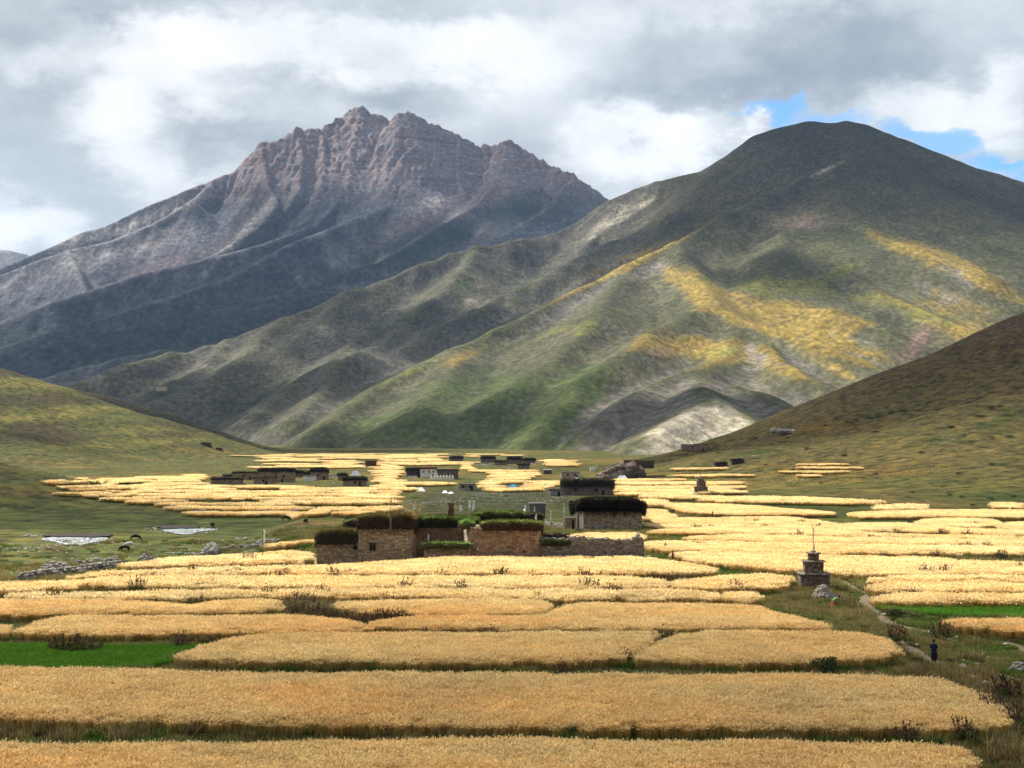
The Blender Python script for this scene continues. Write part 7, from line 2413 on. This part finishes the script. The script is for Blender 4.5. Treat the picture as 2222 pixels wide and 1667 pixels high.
person(2027, 1441, 1.72, 'person in a dark blue jacket and long black skirt walking on the path', cloth_mat('dark_blue_wool', (.008, .017, .05)), cloth_mat('black_wool', (.010, .011, .020)), math.radians(150))
person(1444, 1202, 1.65, 'person in dark clothes standing beside the right end of the farmstead', cloth_mat('dark_brown_wool', (.03, .012, .014)), cloth_mat('dark_brown_skirt', (.025, .012, .014)), math.radians(200), False)
person(1460, 1220, 1.6, 'person in a maroon robe walking along the field edge below the dark figure', cloth_mat('maroon_wool', (.17, .025, .02)), cloth_mat('maroon_skirt', (.14, .022, .02)), math.radians(120), False)
person(1546, 1124, 1.6, 'small distant person in maroon between the barley strips', cloth_mat('dull_maroon_wool', (.14, .03, .035)), cloth_mat('dull_maroon_skirt', (.11, .03, .035)), math.radians(60), False)


def crouching(px, yb):
    a, b, c = hit(px, yb)
    o = empty('person', (a, b, c + .15), math.radians(70)); o.scale = (1.2, 1.2, 1.2); tag(o, 'crouching person in purple, green and red cloth beside the pale stone mound', 'person')
    J = [(0, .15, .28), (0, .12, .42), (0, -.08, .62), (0, -.18, .70), (0, -.27, .74), (0, -.33, .80)]
    R = [.16, .15, .14, .06, .06, .09]; E = [(i, i + 1) for i in range(5)]
    for sx in (-1, 1):
        n = len(J); J += [(sx * .12, -.08, .45), (sx * .14, .0, .12), (sx * .14, -.14, .04)]; R += [.09, .06, .04]; E += [(0, n), (n, n + 1), (n + 1, n + 2)]
        n = len(J); J += [(sx * .2, -.1, .60), (sx * .22, -.28, .42), (sx * .15, -.42, .25)]; R += [.055, .042, .03]; E += [(2, n), (n, n + 1), (n + 1, n + 2)]
        h = len(J) - 1
        for q in range(4):
            n = len(J); J += [(sx * (.11 + q * .02), -.48, .20 + .005 * q)]; R += [.009]; E += [(h, n)]
    skin_body('body', J, E, R, M_SKIN, o)
    m = MB(); m.loft([(0, .1, .30, .20, .22), (0, .05, .48, .22, .22), (0, -.06, .64, .19, .18), (0, -.14, .72, .08, .08)]); m.build('shawl', cloth_mat('green_white_print', (.22, .36, .12)), o, True)
    m = MB(); m.loft([(0, .12, -.02, .30, .32), (0, .1, .18, .28, .30), (0, .1, .32, .20, .22)]); m.build('skirt', cloth_mat('red_wool', (.30, .03, .03)), o, True)
    m = MB(); m.loft([(0, -.30, .74, .08, .10), (0, -.31, .82, .12, .13), (0, -.30, .90, .09, .10), (0, -.29, .93, .03, .03)]); m.build('headscarf', cloth_mat('purple_wool', (.09, .02, .14)), o, True)
    m = MB(); m.loft([(.24, .1, .3, .12, .1), (.26, .05, .5, .13, .12), (.2, -.02, .62, .08, .08)]); m.build('bundle', cloth_mat('blue_white_cloth', (.16, .22, .40)), o, True)


crouching(1813, 1318)


# ------------------------------------------------------------------ animals
def horse(px, yb, L, label, coat, yaw, name='horse', cat='horse', grazing=True, mane=None):
    a, b, c = hit(px, yb)
    o = empty(name, (a, b, c), yaw); tag(o, label, cat, 'grazing horses')
    s = L / 2.3
    J = [(0, 0, 1.12), (.45, 0, 1.12), (.75, 0, 1.10), (-.45, 0, 1.14), (-.78, 0, 1.10)]
    R = [.36, .35, .29, .35, .31]; E = [(0, 1), (1, 2), (0, 3), (3, 4)]
    def ch(root, pts, rs):
        i = root
        for p, r in zip(pts, rs):
            J.append(p); R.append(r); E.append((i, len(J) - 1)); i = len(J) - 1
        return i
    if grazing: h = ch(2, [(1.0, 0, .98), (1.22, 0, .62), (1.32, 0, .42), (1.40, 0, .22), (1.44, 0, .08)], [.23, .17, .15, .12, .08])
    else: h = ch(2, [(1.0, 0, 1.35), (1.15, 0, 1.62), (1.3, 0, 1.66), (1.5, 0, 1.52), (1.58, 0, 1.44)], [.17, .12, .11, .08, .06])
    for sy in (-1, 1):
        ch(2, [(.78, sy * .16, .85), (.80, sy * .16, .50), (.78, sy * .16, .12), (.82, sy * .16, .03)], [.15, .085, .06, .07])
        ch(4, [(-.78, sy * .17, .85), (-.68, sy * .17, .66), (-.92, sy * .17, .48), (-.88, sy * .17, .12), (-.84, sy * .17, .03)], [.22, .15, .08, .06, .07])
    J = [tuple(q * s for q in j) for j in J]; R = [r * s for r in R]
    skin_body('body', J, E, R, coat, o)
    m = MB(); m.tube([tuple(q * s for q in p) for p in [(-.92, 0, 1.24), (-1.08, 0, 1.0), (-1.10, 0, .5)]], .09 * s, .05 * s, 6); m.build('tail', mane or coat, o, True)
    m = MB()
    pts = [(.85, 0, 1.28), (1.12, 0, .98), (1.30, 0, .68)] if grazing else [(.85, 0, 1.36), (1.02, 0, 1.6), (1.18, 0, 1.76)]
    m.tube([tuple(q * s for q in p) for p in pts], .06 * s, .04 * s, 5); m.build('mane', mane or coat, o, True)
    m = MB()
    for sy in (-1, 1):
        e = (1.24, sy * .08, .66) if grazing else (1.24, sy * .08, 1.76)
        m.tube([tuple(q * s for q in e), tuple(q * s for q in (e[0] + .02, e[1] * 1.3, e[2] + .14))], .03 * s, .01 * s, 5)
    m.build('ears', coat, o, True)


COATB = simple('dark_brown_coat', (.018, .012, .009), .2, 3., .7); COATW = simple('white_coat', (.62, .58, .52), .2, 3., .8)
horse(271, 1198, 2.0, 'black horse grazing nearest the meadow cairn', COATB, math.radians(170))
horse(282, 1192, 2.2, 'white horse just behind the black one in the meadow', COATW, math.radians(190), grazing=True)
horse(293, 1174, 2.1, 'dark horse grazing between the two stream bends', COATB, math.radians(10))
horse(461, 1145, 2.2, 'dark horse near the right end of the far stream bend', COATB, math.radians(-60))
horse(423, 1121, 2.3, 'white horse on the brown slope above the far stream', COATW, math.radians(190))
horse(620, 1131, 2.2, 'dark horse in the far meadow behind the farmstead', COATB, math.radians(20))
horse(663, 1137, 1.9, 'small dark horse left of the farmstead tower in the far meadow', COATB, math.radians(80))

# ------------------------------------------------------------------ air
def haze():
    bm = bmesh.new(); bmesh.ops.create_cube(bm, size=1.0)
    me = bpy.data.meshes.new('haze'); bm.to_mesh(me); bm.free()
    o = bpy.data.objects.new('haze', me); link(o)
    o.scale = (22000, 24000, 3200); o.location = (-1500, 10400, -37 + 1600)
    m = bpy.data.materials.new('haze_air'); m.use_nodes = True
    nt = m.node_tree; nt.nodes.clear()
    out = nt.nodes.new('ShaderNodeOutputMaterial'); v = nt.nodes.new('ShaderNodeVolumePrincipled')
    v.inputs['Color'].default_value = (.36, .60, 1.0, 1)
    v.inputs['Density'].default_value = HAZE_D
    v.inputs['Anisotropy'].default_value = .2
    nt.links.new(v.outputs[0], out.inputs['Volume'])
    me.materials.append(m)
    tag(o, kind='stuff')


HAZE_D = 1.3e-5
haze()
